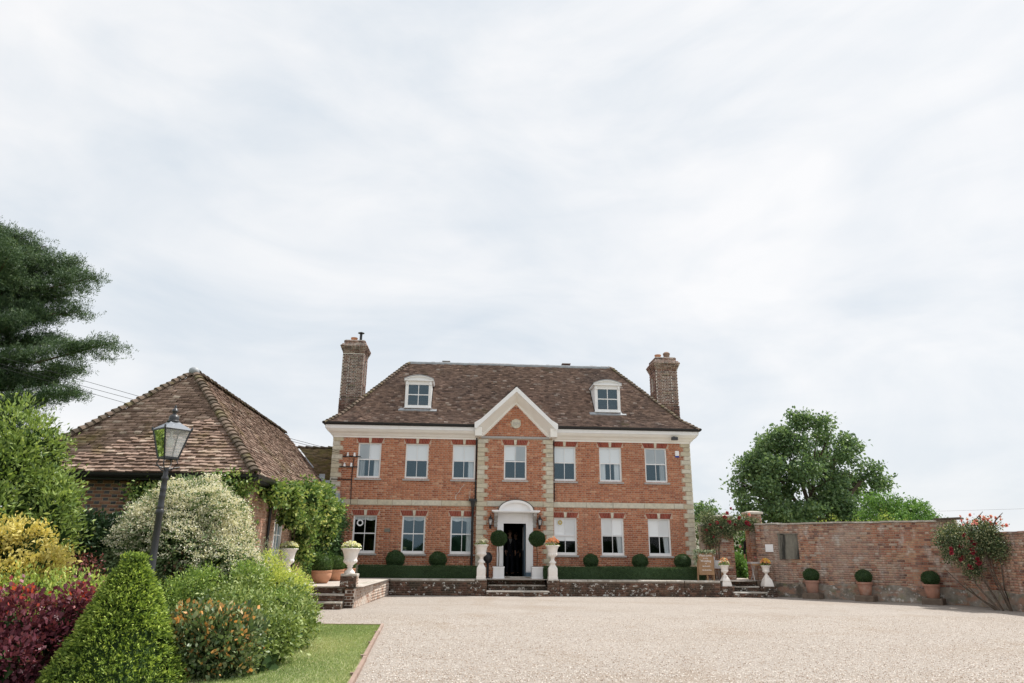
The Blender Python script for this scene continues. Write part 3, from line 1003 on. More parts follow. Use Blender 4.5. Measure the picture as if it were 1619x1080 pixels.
# ================================================================== THE HOUSE
house = thing('brick_house', 'red brick country house with white sash windows, hipped tile roof and central gable', 'house', (0, 0, TZ))
XL, XR = -7.17, 7.15
BL_, BR_ = -1.45, 1.50          # the projecting centre bay
BC = (BL_ + BR_) / 2
YB = -0.15
CORN = 5.80
WX = [-5.74, -3.875, -2.015, 0.02, 2.015, 3.875, 5.74]
HWU, HWL = 0.45, 0.446
UP = (4.18, 5.57)
LO = (1.38, 2.78)

holesL, holesR, holesB = [], [], []
for i, x in enumerate(WX):
    h = holesL if i < 3 else holesR if i > 3 else holesB
    h.append((x - HWU, x + HWU, *UP))
    if i != 3: h.append((x - HWL, x + HWL, *LO))
DX0, DX1, DZ = -0.42, 0.45, 2.53
holesB.append((DX0, DX1, TZ, DZ))

wall = MB()
sheet_holes(wall, (0, 0, 0), (1, 0, 0), XL, BL_, TZ - 0.3, CORN + 0.2, holesL, (0, -1, 0), 0.14)
sheet_holes(wall, (0, 0, 0), (1, 0, 0), BR_, XR, TZ - 0.3, CORN + 0.2, holesR, (0, -1, 0), 0.14)
sheet_holes(wall, (0, YB, 0), (1, 0, 0), BL_, BR_, TZ - 0.3, CORN + 0.3, holesB, (0, -1, 0), 0.14)
wall.add([(BL_, 0, TZ), (BL_, YB, TZ), (BL_, YB, CORN + 0.3), (BL_, 0, CORN + 0.3)], [(0, 1, 2, 3)])
wall.add([(BR_, 0, TZ), (BR_, YB, TZ), (BR_, YB, CORN + 0.3), (BR_, 0, CORN + 0.3)], [(0, 1, 2, 3)])
GAP = 7.30        # top of the brick triangle
wall.add([(BL_ + 0.02, YB + 0.004, CORN + 0.2), (BR_ - 0.02, YB + 0.004, CORN + 0.2), (BC, YB + 0.004, GAP + 0.15)], [(0, 1, 2)])
YBK = 9.2
wall.add([(XL, 0, 0.2), (XL, YBK, 0.2), (XL, YBK, CORN + 0.2), (XL, 0, CORN + 0.2)], [(0, 1, 2, 3)])
wall.add([(XR, 0, 0.2), (XR, YBK, 0.2), (XR, YBK, CORN + 0.2), (XR, 0, CORN + 0.2)], [(0, 1, 2, 3)])
wall.add([(XL, YBK, 0.2), (XR, YBK, 0.2), (XR, YBK, CORN + 0.2), (XL, YBK, CORN + 0.2)], [(0, 1, 2, 3)])
wall.build('wall', M['mortar'], house, local=False)

# bricks of the facade
QN, QW, QH = 0.27, 0.40, 0.1752
ARCH = 0.21
def arch_holes(hs, top):
    return [(a - 0.09, b + 0.09, d, d + ARCH) for (a, b, c, d) in hs if d in (UP[1], LO[1])]
BAND = (3.18, 3.37)
for (u0, u1, hs, y) in ((XL, BL_, holesL, 0.0), (BR_, XR, holesR, 0.0), (BL_, BR_, holesB, YB)):
    H = list(hs) + arch_holes(hs, 0) + [(u0, u1, *BAND)]
    nq = int((CORN - TZ) / QH)
    for k in range(nq):
        z0 = TZ + k * QH
        w = QW if k % 2 else QN
        if y != 0.0 or u0 < -5: H.append((u0, u0 + w, z0, z0 + QH))
        if y != 0.0 or u1 > 5: H.append((u1 - w, u1, z0, z0 + QH))
    if y != 0.0: H.append((DX0 - 0.25, DX1 + 0.27, TZ, 2.98))
    rows = brick_rows(free_spans(u0, u1, H), TZ + 0.0, CORN, flemish=True)
    bricks_mesh('brickwork', rows, (0, y, 0), (1, 0, 0), (0, -1, 0), M['brick'], house)
def gspan(v):
    w = (GAP - v) / (GAP - CORN - 0.12) * 1.36
    return [(BC - w, BC + w)] if w > 0.05 else []
rows = brick_rows(gspan, CORN + 0.12, GAP, flemish=True)
dm = np.hypot((rows[:, 0] + rows[:, 1]) / 2 - 0.04, (rows[:, 2] + rows[:, 3]) / 2 - 6.43)
bricks_mesh('brickwork', rows[dm > 0.18], (0, YB, 0), (1, 0, 0), (0, -1, 0), M['brick'], house)
# side walls of the house in brick too
for (x, nx) in ((XL, -1), (XR, 1)):
    rows = brick_rows(lambda v: [(0.05, YBK - 0.05)], TZ, CORN, flemish=True)
    bricks_mesh('brickwork', rows, (x, 0, 0), (0, 1, 0), (nx, 0, 0), M['brick'], house)

# quoins: long and short blocks on the corners of the house and of the bay
def block_mesh(w, h, d, mname='quoin', t=0.5):
    mb = MB()
    mb.bbox(-w / 2, w / 2, -d, 0, 0, h, 0.012, t)
    me = bpy.data.meshes.new(mname)
    me.from_pydata(mb.v, [], mb.f)
    a = me.attributes.new('tint', 'FLOAT', 'FACE')
    a.data.foreach_set('value', mb.t)
    me.materials.append(M['stone'])
    return me


QM = {(w, k): block_mesh(w, QH - 0.012, 0.035 if w == QW else 0.03, t=(k + 0.5) / 5) for w in (QN, QW) for k in range(5)}
for (xc, y, sgn) in ((XL, 0, 1), (XR, 0, -1), (BL_, YB, 1), (BR_, YB, -1)):
    for k in range(int((CORN - TZ) / QH)):
        w = QW if k % 2 else QN
        o = bpy.data.objects.new('quoin', QM[(w, random.randrange(5))])
        link(o, house)
        o.location = Vector((xc + sgn * (w / 2 - 0.03), y, TZ + k * QH + 0.006)) - house.location
        o.location.y += random.uniform(-0.004, 0.004)

# string course blocks
for (u0, u1, y) in ((XL + 0.38, BL_ - 0.02, 0.0), (BR_ + 0.02, XR - 0.38, 0.0), (BL_ + 0.38, BR_ - 0.38, YB)):
    u = u0
    while u < u1 - 0.05:
        w = min(random.uniform(0.55, 1.35), u1 - u)
        if u1 - (u + w) < 0.3: w = u1 - u
        mb = MB()
        mb.bbox(u + 0.004, u + w - 0.004, y - 0.04, y, BAND[0] + random.uniform(-0.003, 0.003), BAND[1], 0.012)
        mb.build('stone_block', M['stone'], house, local=False)
        u += w
# plinth course
mb = MB()
for (u0, u1, y) in ((XL, BL_, 0.0), (BR_, XR, 0.0)):
    mb.box(u0 - 0.0, u1, y - 0.055, y, TZ - 0.02, 0.96)
mb.build('plinth', M['stone'], house, local=False)

# ---- windows
def add_window(x, z0, z1, hw, y, upper, blind=0.0, curtains='', glass='glass', swag=False, ring=None):
    yf, yg = y + 0.055, y + 0.095
    w = MB()
    zb = z0 + 0.10
    zt = z1 - 0.045
    w.box(x - hw, x - hw + 0.055, yf, yf + 0.08, z0, z1)
    w.box(x + hw - 0.055, x + hw, yf, yf + 0.08, z0, z1)
    w.box(x - hw + 0.055, x + hw - 0.055, yf, yf + 0.08, zt, z1)
    w.box(x - hw + 0.055, x + hw - 0.055, yf + 0.006, yf + 0.08, z0, zb)
    win = w.build('window', M['white'], house, local=False)
    zm = z0 + (z1 - z0) * (0.54 if upper else 0.525)
    if upper: zm = z0 + (z1 - z0) * 0.535
    s = MB()
    xi0, xi1 = x - hw + 0.055, x + hw - 0.055
    s.box(xi0, xi1, yf + 0.012, yf + 0.05, zm - 0.02, zm + 0.02)
    s.box(x - 0.011, x + 0.011, yf + 0.016, yf + 0.045, zb, zm - 0.02)
    s.box(x - 0.011, x + 0.011, yf + 0.016, yf + 0.045, zm + 0.02, zt)
    s.build('glazing_bar', M['white'], win, local=False)
    for (a, b) in ((xi0, x - 0.011), (x + 0.011, xi1)):
        for (c, d) in ((zb, zm - 0.02), (zm + 0.02, zt)):
            p = MB()
            tl = random.uniform(-0.004, 0.004)
            p.add([(a, yg - 0.03, c), (b, yg - 0.03 + tl, c), (b, yg - 0.03 + tl, d), (a, yg - 0.03, d)], [(0, 1, 2, 3)])
            p.build('pane', M[glass], win, local=False)
    si = MB()
    si.bbox(x - hw - 0.07, x + hw + 0.07, y - 0.075, y + 0.056, z0 - 0.065, z0 - 0.002, 0.008)
    si.build('sill', M['sillgrey'], win, local=False)
    if blind:
        b = MB()
        zz = zt - (zt - zb) * blind
        b.box(xi0, xi1, yg + 0.025, yg + 0.03, zz, zt + 0.03)
        b.build('blind', M['blind'], win, local=False)
    for cside in curtains:
        c = MB()
        n = 9
        wd = 0.24 if cside in 'lr' else 0.30
        vs, fs = [], []
        for k in range(n + 1):
            u = k / n * wd
            xx = (xi0 - 0.02 + u) if cside in 'lL' else (xi1 + 0.02 - u)
            yy = yg + 0.07 + 0.018 * math.sin(k * 2.2)
            xb = xx
            if cside in 'LR':         # swept aside
                xb = xx + (0.12 * k / n if cside == 'R' else -0.12 * k / n)
            vs += [(xb, yy, z0), (xx, yy, z1)]
        for k in range(n):
            fs.append((2 * k, 2 * k + 2, 2 * k + 3, 2 * k + 1))
        c.add(vs, fs)
        c.build('curtain', M['curtain'], win, local=False, smooth=60)
    if swag:
        c = MB()
        vs, fs = [], []
        n = 16
        for k in range(n + 1):
            u = k / n
            xx = xi0 + (xi1 - xi0) * u
            vs += [(xx, yg + 0.05 + 0.015 * math.sin(k * 2), zt - 0.10 - 0.045 * math.sin(math.pi * ((u * 2) % 1.0))), (xx, yg + 0.05, z1)]
        for k in range(n):
            fs.append((2 * k, 2 * k + 2, 2 * k + 3, 2 * k + 1))
        c.add(vs, fs)
        c.build('pelmet', M['curtain'], win, local=False)
    if ring:
        r = MB()
        rx, rz, ra, rb, mk = ring
        vs, fs = [], []
        for k in range(24):
            a = 2 * math.pi * k / 24
            for rr in (ra, rb):
                vs.append((x + rx + rr * math.cos(a), yg - 0.045, rz + rr * math.sin(a)))
        for k in range(24):
            k2 = (k + 1) % 24
            fs.append((2 * k, 2 * k2, 2 * k2 + 1, 2 * k + 1))
        r.add(vs, fs)
        r.build('round_vent', M[mk], win, local=False)
    # gauged brick arch and keystone over the opening
    ar = MB()
    zt0, zt1 = z1 + 0.004, z1 + ARCH - 0.008
    nb = 15
    for k in range(nb):
        if k in (7,): continue
        a0, a1 = -hw - 0.002 + k * (2 * hw + 0.004) / nb, -hw - 0.002 + (k + 1) * (2 * hw + 0.004) / nb - 0.007
        sp = 1 + 0.085 / hw
        if k in (6, 8):
            if k == 6: a1 -= 0.012
            else: a0 += 0.012
        ar.add([(x + a0, y - 0.012, zt0), (x + a1, y - 0.012, zt0), (x + a1 * sp, y - 0.012, zt1), (x + a0 * sp, y - 0.012, zt1),
                (x + a0, y + 0.02, zt0), (x + a1, y + 0.02, zt0), (x + a1 * sp, y + 0.02, zt1), (x + a0 * sp, y + 0.02, zt1)],
               [(0, 1, 2, 3), (0, 4, 5, 1), (1, 5, 6, 2), (2, 6, 7, 3), (3, 7, 4, 0)])
    ar.build('brick_arch', M['rubbed'], house, local=False, kind='stuff')
    ks = MB()
    ks.add([(x - 0.042, y - 0.03, zt0), (x + 0.042, y - 0.03, zt0), (x + 0.062, y - 0.03, zt1 + 0.005), (x - 0.062, y - 0.03, zt1 + 0.005),
            (x - 0.042, y + 0.02, zt0), (x + 0.042, y + 0.02, zt0), (x + 0.062, y + 0.02, zt1 + 0.005), (x - 0.062, y + 0.02, zt1 + 0.005)],
           [(0, 1, 2, 3), (0, 4, 5, 1), (1, 5, 6, 2), (2, 6, 7, 3), (3, 7, 4, 0)], 0.6)
    ks.build('keystone', M['stone'], house, local=False)
    return win


for i, x in enumerate(WX):
    add_window(x, *UP, HWU, YB if i == 3 else 0.0, True, blind=[0.47, 0.47, 0.49, 0.45, 0.47, 0.47, 0.47][i], curtains=['lr', '', 'r', '', '', 'lr', 'r'][i])
add_window(WX[0], *LO, HWL, 0, False, glass='clear', swag=True, ring=(-0.19, 2.50, 0.075, 0.125, 'white'))
add_window(WX[1], *LO, HWL, 0, False, swag=True)
add_window(WX[2], *LO, HWL, 0, False, swag=True, curtains='r')
add_window(WX[4], *LO, HWL, 0, False, blind=0.66, glass='clear', ring=(-0.20, 2.60, 0.03, 0.09, 'gold') if 'gold' in M else None)
add_window(WX[5], *LO, HWL, 0, False, blind=0.47, glass='clear', curtains='R')
add_window(WX[6], *LO, HWL, 0, False, blind=0.48, glass='clear', curtains='R')

# dark rooms behind the windows
rm = MB()
for (a, b, c, d, y0) in ((XL + 0.05, BL_ + 0.02, TZ, 3.3, 0.145), (BR_ - 0.02, XR - 0.05, TZ, 3.3, 0.145), (XL + 0.05, BL_ + 0.02, 3.5, CORN, 0.145), (BR_ - 0.02, XR - 0.05, 3.5, CORN, 0.145), (BL_ + 0.05, BR_ - 0.05, 3.5, CORN, 0.0), (BL_ + 0.05, BR_ - 0.05, TZ + 0.01, 3.3, 0.0)):
    y1 = 4.2
    vs = [(a, y0, c), (b, y0, c), (b, y1, c), (a, y1, c), (a, y0, d), (b, y0, d), (b, y1, d), (a, y1, d)]
    rm.add(vs, [(0, 1, 2, 3), (4, 7, 6, 5), (1, 5, 6, 2), (2, 6, 7, 3), (3, 7, 4, 0)])
rm.build('interior', M['room'], house, local=False)

# ---- cornice, fascia and gutters
EY, EZ0, EZ1 = -0.32, 6.09, 6.24
prof = [(0.0, CORN - 0.03), (-0.05, CORN - 0.03), (-0.06, CORN + 0.03), (-0.10, CORN + 0.05), (-0.15, CORN + 0.12), (-0.24, CORN + 0.19), (EY + 0.03, EZ0 - 0.03), (EY + 0.03, EZ0 + 0.1), (0.0, EZ0 + 0.1)]
fprof = [(EY + 0.028, EZ0 - 0.02), (EY, EZ0), (EY - 0.012, EZ1), (EY + 0.028, EZ1)]
gutp = [(EY - 0.012, EZ1 - 0.02), (EY - 0.02, EZ1 + 0.01), (EY - 0.075, EZ1 - 0.005), (EY - 0.11, EZ1 + 0.035), (EY - 0.12, EZ1 + 0.085), (EY - 0.105, EZ1 + 0.085), (EY - 0.10, EZ1 + 0.04), (EY - 0.07, EZ1 + 0.02), (EY - 0.012, EZ1 + 0.06)]
for (a, b, m0, m1) in ((XL + 0.03, BL_ + 0.0, 1.0, 0), (BR_ - 0.0, XR - 0.03, 0, -1.0)):
    c = MB(); c.xsweep(prof, a, b, m0=m0, m1=m1); c.build('cornice', M['cream'], house, local=False)
    c = MB(); c.xsweep(fprof, a, b, m0=m0, m1=m1); c.build('fascia', M['white'], house, local=False)
    c = MB(); c.xsweep(gutp, a, b, m0=m0, m1=m1); c.build('gutter', M['black'], house, local=False)
# returns of the eaves down both sides
for s, xw in ((-1, XL), (1, XR)):
    c = MB()
    def side(pts, y0, y1):
        n = len(pts)
        vs = [(xw - s * (y) - s * 0.03 * 0, y0 + y * 1.0, z) for y, z in pts] + [(xw - s * y, y1, z) for y, z in pts]
        c.add(vs, [(i, (i + 1) % n, (i + 1) % n + n, i + n) for i in range(n)] + [tuple(range(n)), tuple(range(2 * n - 1, n - 1, -1))])
    side(prof, 0.0, YBK)
    side(fprof, 0.0, YBK)
    c.build('cornice', M['cream'], house, local=False)
    c = MB()
    side(gutp, 0.0, YBK)
    c.build('gutter', M['black'], house, local=False)

# ---- main roof: profile of (inset from the eaves edge, z), hips at 45 degrees in plan
EX0, EX1 = XL - 0.37, XR + 0.37
EYF = EY - 0.05
RP = [(0.0, 6.255), (0.55, 6.72), (2.95, 9.57)]
roof = MB()
RB = 9.7
for (i0, z0), (i1, z1) in zip(RP[:-1], RP[1:]):
    def ringpts(i, z): return [(EX0 + i, EYF + i, z), (EX1 - i, EYF + i, z), (EX1 - i, RB - i, z), (EX0 + i, RB - i, z)]
    A, B = ringpts(i0, z0), ringpts(i1, z1)
    for k in range(1, 4):
        roof.add([A[k], A[(k + 1) % 4], B[(k + 1) % 4], B[k]], [(0, 1, 2, 3)])
    ns = 12
    for q in range(ns):
        qa, qb = q / ns, (q + 1) / ns
        ya, yb = EYF + i0 + (i1 - i0) * qa, EYF + i0 + (i1 - i0) * qb
        za, zb = z0 + (z1 - z0) * qa, z0 + (z1 - z0) * qb
        la, lb = ya - EYF, yb - EYF
        ga, gb = (max(0.0, (7.88 - v) / (7.88 - 6.25) * 1.60 - 0.06) for v in (za, zb))
        for s in (-1, 1):
            xe, xf = (EX0 + la, EX0 + lb) if s < 0 else (EX1 - la, EX1 - lb)
            roof.add([(xe, ya, za), (BC + s * ga, ya, za), (BC + s * gb, yb, zb), (xf, yb, zb)], [(0, 1, 2, 3)])
i, z = RP[-1]
roof.add([(EX0 + i, EYF + i, z), (EX1 - i, EYF + i, z), (EX1 - i, RB - i, z), (EX0 + i, RB - i, z)], [(0, 1, 2, 3)])
roof_o = roof.build('roof', M['underlay'], house, local=False)

DORM = [(-3.97, 7.12), (3.93, 7.12)]          # dormer centre x, sill z
def roof_y(z):
    for (i0, z0), (i1, z1) in zip(RP[:-1], RP[1:]):
        if z <= z1: return EYF + i0 + (z - z0) / (z1 - z0) * (i1 - i0)
    return EYF + RP[-1][0]


GR_Z0, GR_ZA = 6.25, 7.86          # gable roof: eaves and ridge
def front_spans(seg):
    (i0, z0), (i1, z1) = RP[seg], RP[seg + 1]
    Ls = math.hypot(i1 - i0, z1 - z0)
    def f(s):
        k = s / Ls
        ins = i0 + (i1 - i0) * k
        z = z0 + (z1 - z0) * k
        cut = []
        for (dx, dz) in DORM:
            if dz < z < dz + 1.2: cut.append((dx - 0.57, dx + 0.57, -9, 99))
        if z < GR_ZA - 0.05:
            wv = (GR_ZA - z) / (GR_ZA - GR_Z0) * 1.60 - 0.02
            cut.append((BC - wv, BC + wv, -9, 99))
        return free_spans(EX0 + ins, EX1 - ins, cut)(0)
    return f, Ls


for seg in range(2):
    f, Ls = front_spans(seg)
    (i0, z0), (i1, z1) = RP[seg], RP[seg + 1]
    tile_plane(roof_o, (0, EYF + i0, z0), (1, 0, 0), (0, i1 - i0, z1 - z0), f, Ls - 0.02, M['tile'], seed=11 + seg, wave=0.014, rise=0.042)
    # the two side slopes
    for sx in (-1, 1):
        def fs(s, i0=i0, i1=i1, Ls=Ls):
            ins = i0 + (i1 - i0) * s / Ls
            return [(EYF + ins, RB - ins)] if sx > 0 else [(-(RB - ins), -(EYF + ins))]
        ex = (EX1 - i0) if sx > 0 else (EX0 + i0)
        tile_plane(roof_o, (ex, 0, z0), (0, 1, 0) if sx > 0 else (0, -1, 0), (-(i1 - i0) * sx, 0, z1 - z0), fs, Ls - 0.02, M['tile'], seed=21 + seg + sx, wave=0.012, rise=0.030)
for (s, ex) in ((1, EX0), (-1, EX1)):
    pts = [(ex + s * i, EYF + i, z + 0.015) for i, z in RP]
    hip_line(roof_o, pts[0], pts[1], M['hiptile'], pitch=0.17, w=0.125, h=0.085, length=0.27)
    hip_line(roof_o, pts[1], pts[2], M['hiptile'], pitch=0.17, w=0.125, h=0.085, length=0.27)
# lead roll along the flat top and the vents standing on it
mb = MB()
zt = RP[-1][1]
i = RP[-1][0]
mb.tube([(EX0 + i, EYF + i, zt + 0.035), (EX1 - i, EYF + i, zt + 0.035)], 0.05, 8, 0.7)
mb.box(EX0 + i, EX1 - i, EYF + i - 0.07, EYF + i + 0.1, zt - 0.05, zt + 0.03, 0.5)
mb.build('lead_ridge', M['lead'], roof_o, local=False)
for (xv, w, h, mk) in ((-2.95, 0.32, 0.17, 'sillgrey'), (2.55, 0.36, 0.20, 'chimbrick')):
    mb = MB()
    mb.bbox(xv - w / 2, xv + w / 2, EYF + i + 0.15, EYF + i + 0.45, zt, zt + h, 0.02)
    mb.box(xv - w / 2 - 0.02, xv + w / 2 + 0.02, EYF + i + 0.13, EYF + i + 0.47, zt + h, zt + h + 0.025)
    mb.build('roof_vent', M[mk], roof_o, local=False)

# ---- dormers
def dormer(xc, zs):
    yf = roof_y(zs) - 0.10
    hw, zt = 0.54, zs + 1.12
    d = MB()
    yb = roof_y(zt) + 0.3
    # cheeks
    for s in (-1, 1):
        x0, x1 = sorted((xc + s * (hw - 0.05), xc + s * (hw - 0.012)))
        d.prism([(x0, zs), (x1, zs), (x1, zt + 0.02), (x0, zt + 0.02)], yf + 0.06, yb)
    do = d.build('dormer', M['white'], house, local=False)
    f = MB()
    f.box(xc - hw, xc - hw + 0.125, yf, yf + 0.07, zs, zt)
    f.box(xc + hw - 0.125, xc + hw, yf, yf + 0.07, zs, zt)
    f.box(xc - hw + 0.125, xc + hw - 0.125, yf + 0.005, yf + 0.07, zt - 0.16, zt)
    f.box(xc - hw + 0.125, xc + hw - 0.125, yf + 0.005, yf + 0.07, zs, zs + 0.10)
    f.box(xc - hw + 0.125, xc + hw - 0.125, yf + 0.015, yf + 0.06, zs + 0.52, zs + 0.56)
    f.box(xc - 0.015, xc + 0.015, yf + 0.018, yf + 0.058, zs + 0.10, zs + 0.52)
    f.box(xc - 0.015, xc + 0.015, yf + 0.018, yf + 0.058, zs + 0.56, zt - 0.16)
    for s in (-1, 1):
        xx = xc + s * (hw - 0.06)
        f.box(xx - 0.035, xx + 0.035, yf - 0.05, yf + 0.0, zt - 0.17, zt - 0.02)
    f.build('frame', M['white'], do, local=False)
    for (a, b) in ((xc - hw + 0.125, xc - 0.015), (xc + 0.015, xc + hw - 0.125)):
        for (c, e) in ((zs + 0.10, zs + 0.52), (zs + 0.56, zt - 0.16)):
            p = MB()
            p.add([(a, yf + 0.04, c), (b, yf + 0.04, c), (b, yf + 0.04, e), (a, yf + 0.04, e)], [(0, 1, 2, 3)])
            p.build('pane', M['glass'], do, local=False)
    bk = MB()
    bk.add([(xc - hw + 0.05, yf + 0.4, zs), (xc + hw - 0.05, yf + 0.4, zs), (xc + hw - 0.05, yf + 0.4, zt), (xc - hw + 0.05, yf + 0.4, zt)], [(0, 1, 2, 3)])
    bk.build('interior', M['room'], do, local=False)
    # segmental pediment
    n = 10
    hx = hw + 0.07
    arc = [(xc + hx * (1 - 2 * k / n), zt + 0.05 + 0.16 * (1 - (1 - 2 * k / n) ** 2)) for k in range(n + 1)]
    p = MB()
    p.prism([(xc - hx + 0.02, zt), (xc + hx - 0.02, zt)] + [(x, z - 0.03) for x, z in arc], yf - 0.02, yf + 0.06)
    p.box(xc - hx, xc + hx, yf - 0.09, yf + 0.02, zt - 0.005, zt + 0.045)
    for (x0, z0), (x1, z1) in zip(arc[:-1], arc[1:]):
        p.add([(x0, yf - 0.09, z0 - 0.035), (x1, yf - 0.09, z1 - 0.035), (x1, yf - 0.09, z1 + 0.01), (x0, yf - 0.09, z0 + 0.01),
               (x0, yf + 0.02, z0 - 0.035), (x1, yf + 0.02, z1 - 0.035), (x1, yf + 0.02, z1 + 0.01), (x0, yf + 0.02, z0 + 0.01)],
              [(0, 1, 2, 3), (4, 7, 6, 5), (0, 4, 5, 1), (3, 2, 6, 7)])
    for s in (-1, 1):
        x0, x1 = sorted((xc + s * (hw - 0.01), xc + s * hx))
        p.box(x0, x1, yf - 0.02, yf + 0.9, zt - 0.005, zt + 0.05)
    p.build('pediment', M['white'], do, local=False)
    r = MB()
    for (x0, z0), (x1, z1) in zip(arc[:-1], arc[1:]):
        yb2 = roof_y(zt + 0.25) + 0.2
        r.add([(x0, yf - 0.11, z0 + 0.012), (x1, yf - 0.11, z1 + 0.012), (x1, yf - 0.11, z1 + 0.04), (x0, yf - 0.11, z0 + 0.04),
               (x0, yb2, z0 + 0.012), (x1, yb2, z1 + 0.012), (x1, yb2, z1 + 0.04), (x0, yb2, z0 + 0.04)],
              [(0, 1, 2, 3), (4, 7, 6, 5), (0, 4, 5, 1), (3, 2, 6, 7)])
    r.build('lead_roof', M['lead'], do, local=False)
    a = MB()
    a.box(xc - hw - 0.02, xc + hw + 0.02, yf - 0.06, yf + 0.02, zs - 0.035, zs + 0.0, 0.5)
    a.build('sill', M['white'], do, local=False)
    a = MB()
    ya = roof_y(zs - 0.16)
    a.add([(xc - hw - 0.24, ya - 0.05, zs - 0.13), (xc + hw + 0.24, ya - 0.05, zs - 0.13), (xc + hw + 0.24, yf + 0.05, zs - 0.02), (xc - hw - 0.24, yf + 0.05, zs - 0.02),
           (xc - hw - 0.24, ya - 0.03, zs - 0.17), (xc + hw + 0.24, ya - 0.03, zs - 0.17)], [(0, 1, 2, 3), (4, 5, 1, 0)], 0.9)
    a.build('lead_apron', M['lead'], do, local=False)


for dx, dz in DORM: dormer(dx, dz)

# ---- gable over the bay
gr = MB()
yr = roof_y(GR_ZA - 0.1)
hw = 1.62
for s in (-1, 1):
    gr.add([(BC + s * hw, -0.62, GR_Z0), (BC, -0.62, GR_ZA + 0.02), (BC, yr + 0.1, GR_ZA + 0.02), (BC + s * hw, roof_y(GR_Z0), GR_Z0)], [(0, 1, 2, 3)])
gr.build('gable_roof', M['underlay'], house, local=False)
for s in (-1, 1):
    e = Vector((BC + s * hw, -0.55, GR_Z0)); t_ = Vector((BC, -0.55, GR_ZA + 0.02))
    S = (t_ - e)
    U = Vector((0, 1, 0)) if s > 0 else Vector((0, -1, 0))
    Ls = S.length
    def gs(q, s=s):
        z = GR_Z0 + (GR_ZA - GR_Z0) * q / Ls
        return [(0, roof_y(z) + 0.55)] if s > 0 else [(-(roof_y(z) + 0.55), 0)]
    tile_plane(roof_o, e, U, S, gs, Ls - 0.05, M['tile'], seed=31 + s, wave=0.004, rise=0.028)
# raking boards: outer edge A, inner edge B (x from the centre, z)
OUT = [(1.66, 6.18), (1.66, 6.37), (1.40, 6.53), (0.0, 7.86)]
INN = [(1.62, 6.10), (1.30, 6.42), (0.0, 7.66)]
for s in (-1, 1):
    b = MB()
    poly = [(BC + s * x, z) for x, z in OUT] + [(BC, 7.655)] + [(BC + s * 1.35, 6.37), (BC + s * 1.60, 6.12)]
    if s > 0: poly = poly[::-1] if False else poly
    b.prism(poly if s > 0 else poly[::-1], -0.62, -0.57)
    b.build('bargeboard', M['white'], house, local=False)
    c = MB()
    A = [(BC + s * 1.60, -0.575, 6.14), (BC + s * 1.35, -0.575, 6.38), (BC, -0.575, 7.67)]
    Bq = [(BC + s * 1.44, -0.185, 5.90), (BC + s * 1.22, -0.185, 6.09), (BC, -0.185, 7.31)]
    Cq = [(BC + s * 1.40, -0.20, 5.86), (BC + s * 1.20, -0.20, 6.04), (BC, -0.20, 7.24)]
    Dq = [(BC + s * 1.36, -0.15, 5.83), (BC + s * 1.16, -0.15, 6.0), (BC, -0.15, 7.2)]
    for P, Q in ((A, Bq), (Bq, Cq), (Cq, Dq)):
        c.add(P + Q, [(0, 1, 4, 3), (1, 2, 5, 4)])
    c.build('soffit', M['cream'], house, local=False)
    d = MB()
    x0, x1 = sorted((BC + s * 1.36, BC + s * 1.63))
    d.box(x0, x1, -0.56, -0.0, 5.86, 6.2)
    d.build('soffit_return', M['cream'], house, local=False)
mb = MB()
mb.bbox(BL_ + 0.1, BR_ - 0.1, YB - 0.045, YB, CORN + 0.02, CORN + 0.11, 0.012)
mb.build('moulding', M['sillgrey'], house, local=False)
mb = MB()
vs = []
n = 28
for k in range(n):
    a = 2 * math.pi * k / n
    vs.append((0.04 + 0.19 * math.cos(a), YB - 0.05, 6.43 + 0.19 * math.sin(a)))
for k in range(n):
    a = 2 * math.pi * k / n
    vs.append((0.04 + 0.155 * math.cos(a), YB - 0.03, 6.43 + 0.155 * math.sin(a)))
for k in range(n):
    a = 2 * math.pi * k / n
    vs.append((0.04 + 0.20 * math.cos(a), YB + 0.01, 6.43 + 0.20 * math.sin(a)))
mb.add(vs, [(k, (k + 1) % n, n + (k + 1) % n, n + k) for k in range(n)] + [(k, 2 * n + k, 2 * n + (k + 1) % n, (k + 1) % n) for k in range(n)] + [tuple(range(n, 2 * n))], 0.75)
med = mb.build('date_stone', M['stone'], house, local=False)


def lettering(txt, size, loc, parent, material, rot=(math.pi / 2, 0, 0), name='lettering', ext=0.003, shear=0.0, align='CENTER'):
    cu = bpy.data.curves.new(name, 'FONT')
    cu.body = txt
    cu.size = size
    cu.extrude = ext
    cu.align_x = align
    cu.shear = shear
    cu.resolution_u = 2
    tmp = bpy.data.objects.new(name, cu)
    COL.objects.link(tmp)
    bpy.context.view_layer.update()
    me = bpy.data.meshes.new_from_object(tmp.evaluated_get(bpy.context.evaluated_depsgraph_get()))
    bpy.data.objects.remove(tmp)
    me.name = name
    me.materials.clear()
    me.materials.append(material)
    o = bpy.data.objects.new(name, me)
    link(o, parent)
    o.rotation_euler = rot
    o.location = Vector(loc) - wloc(parent)
    return o


lettering('PSM', 0.155, (0.04, YB - 0.034, 6.375), med, M['sillgrey'], shear=0.25)

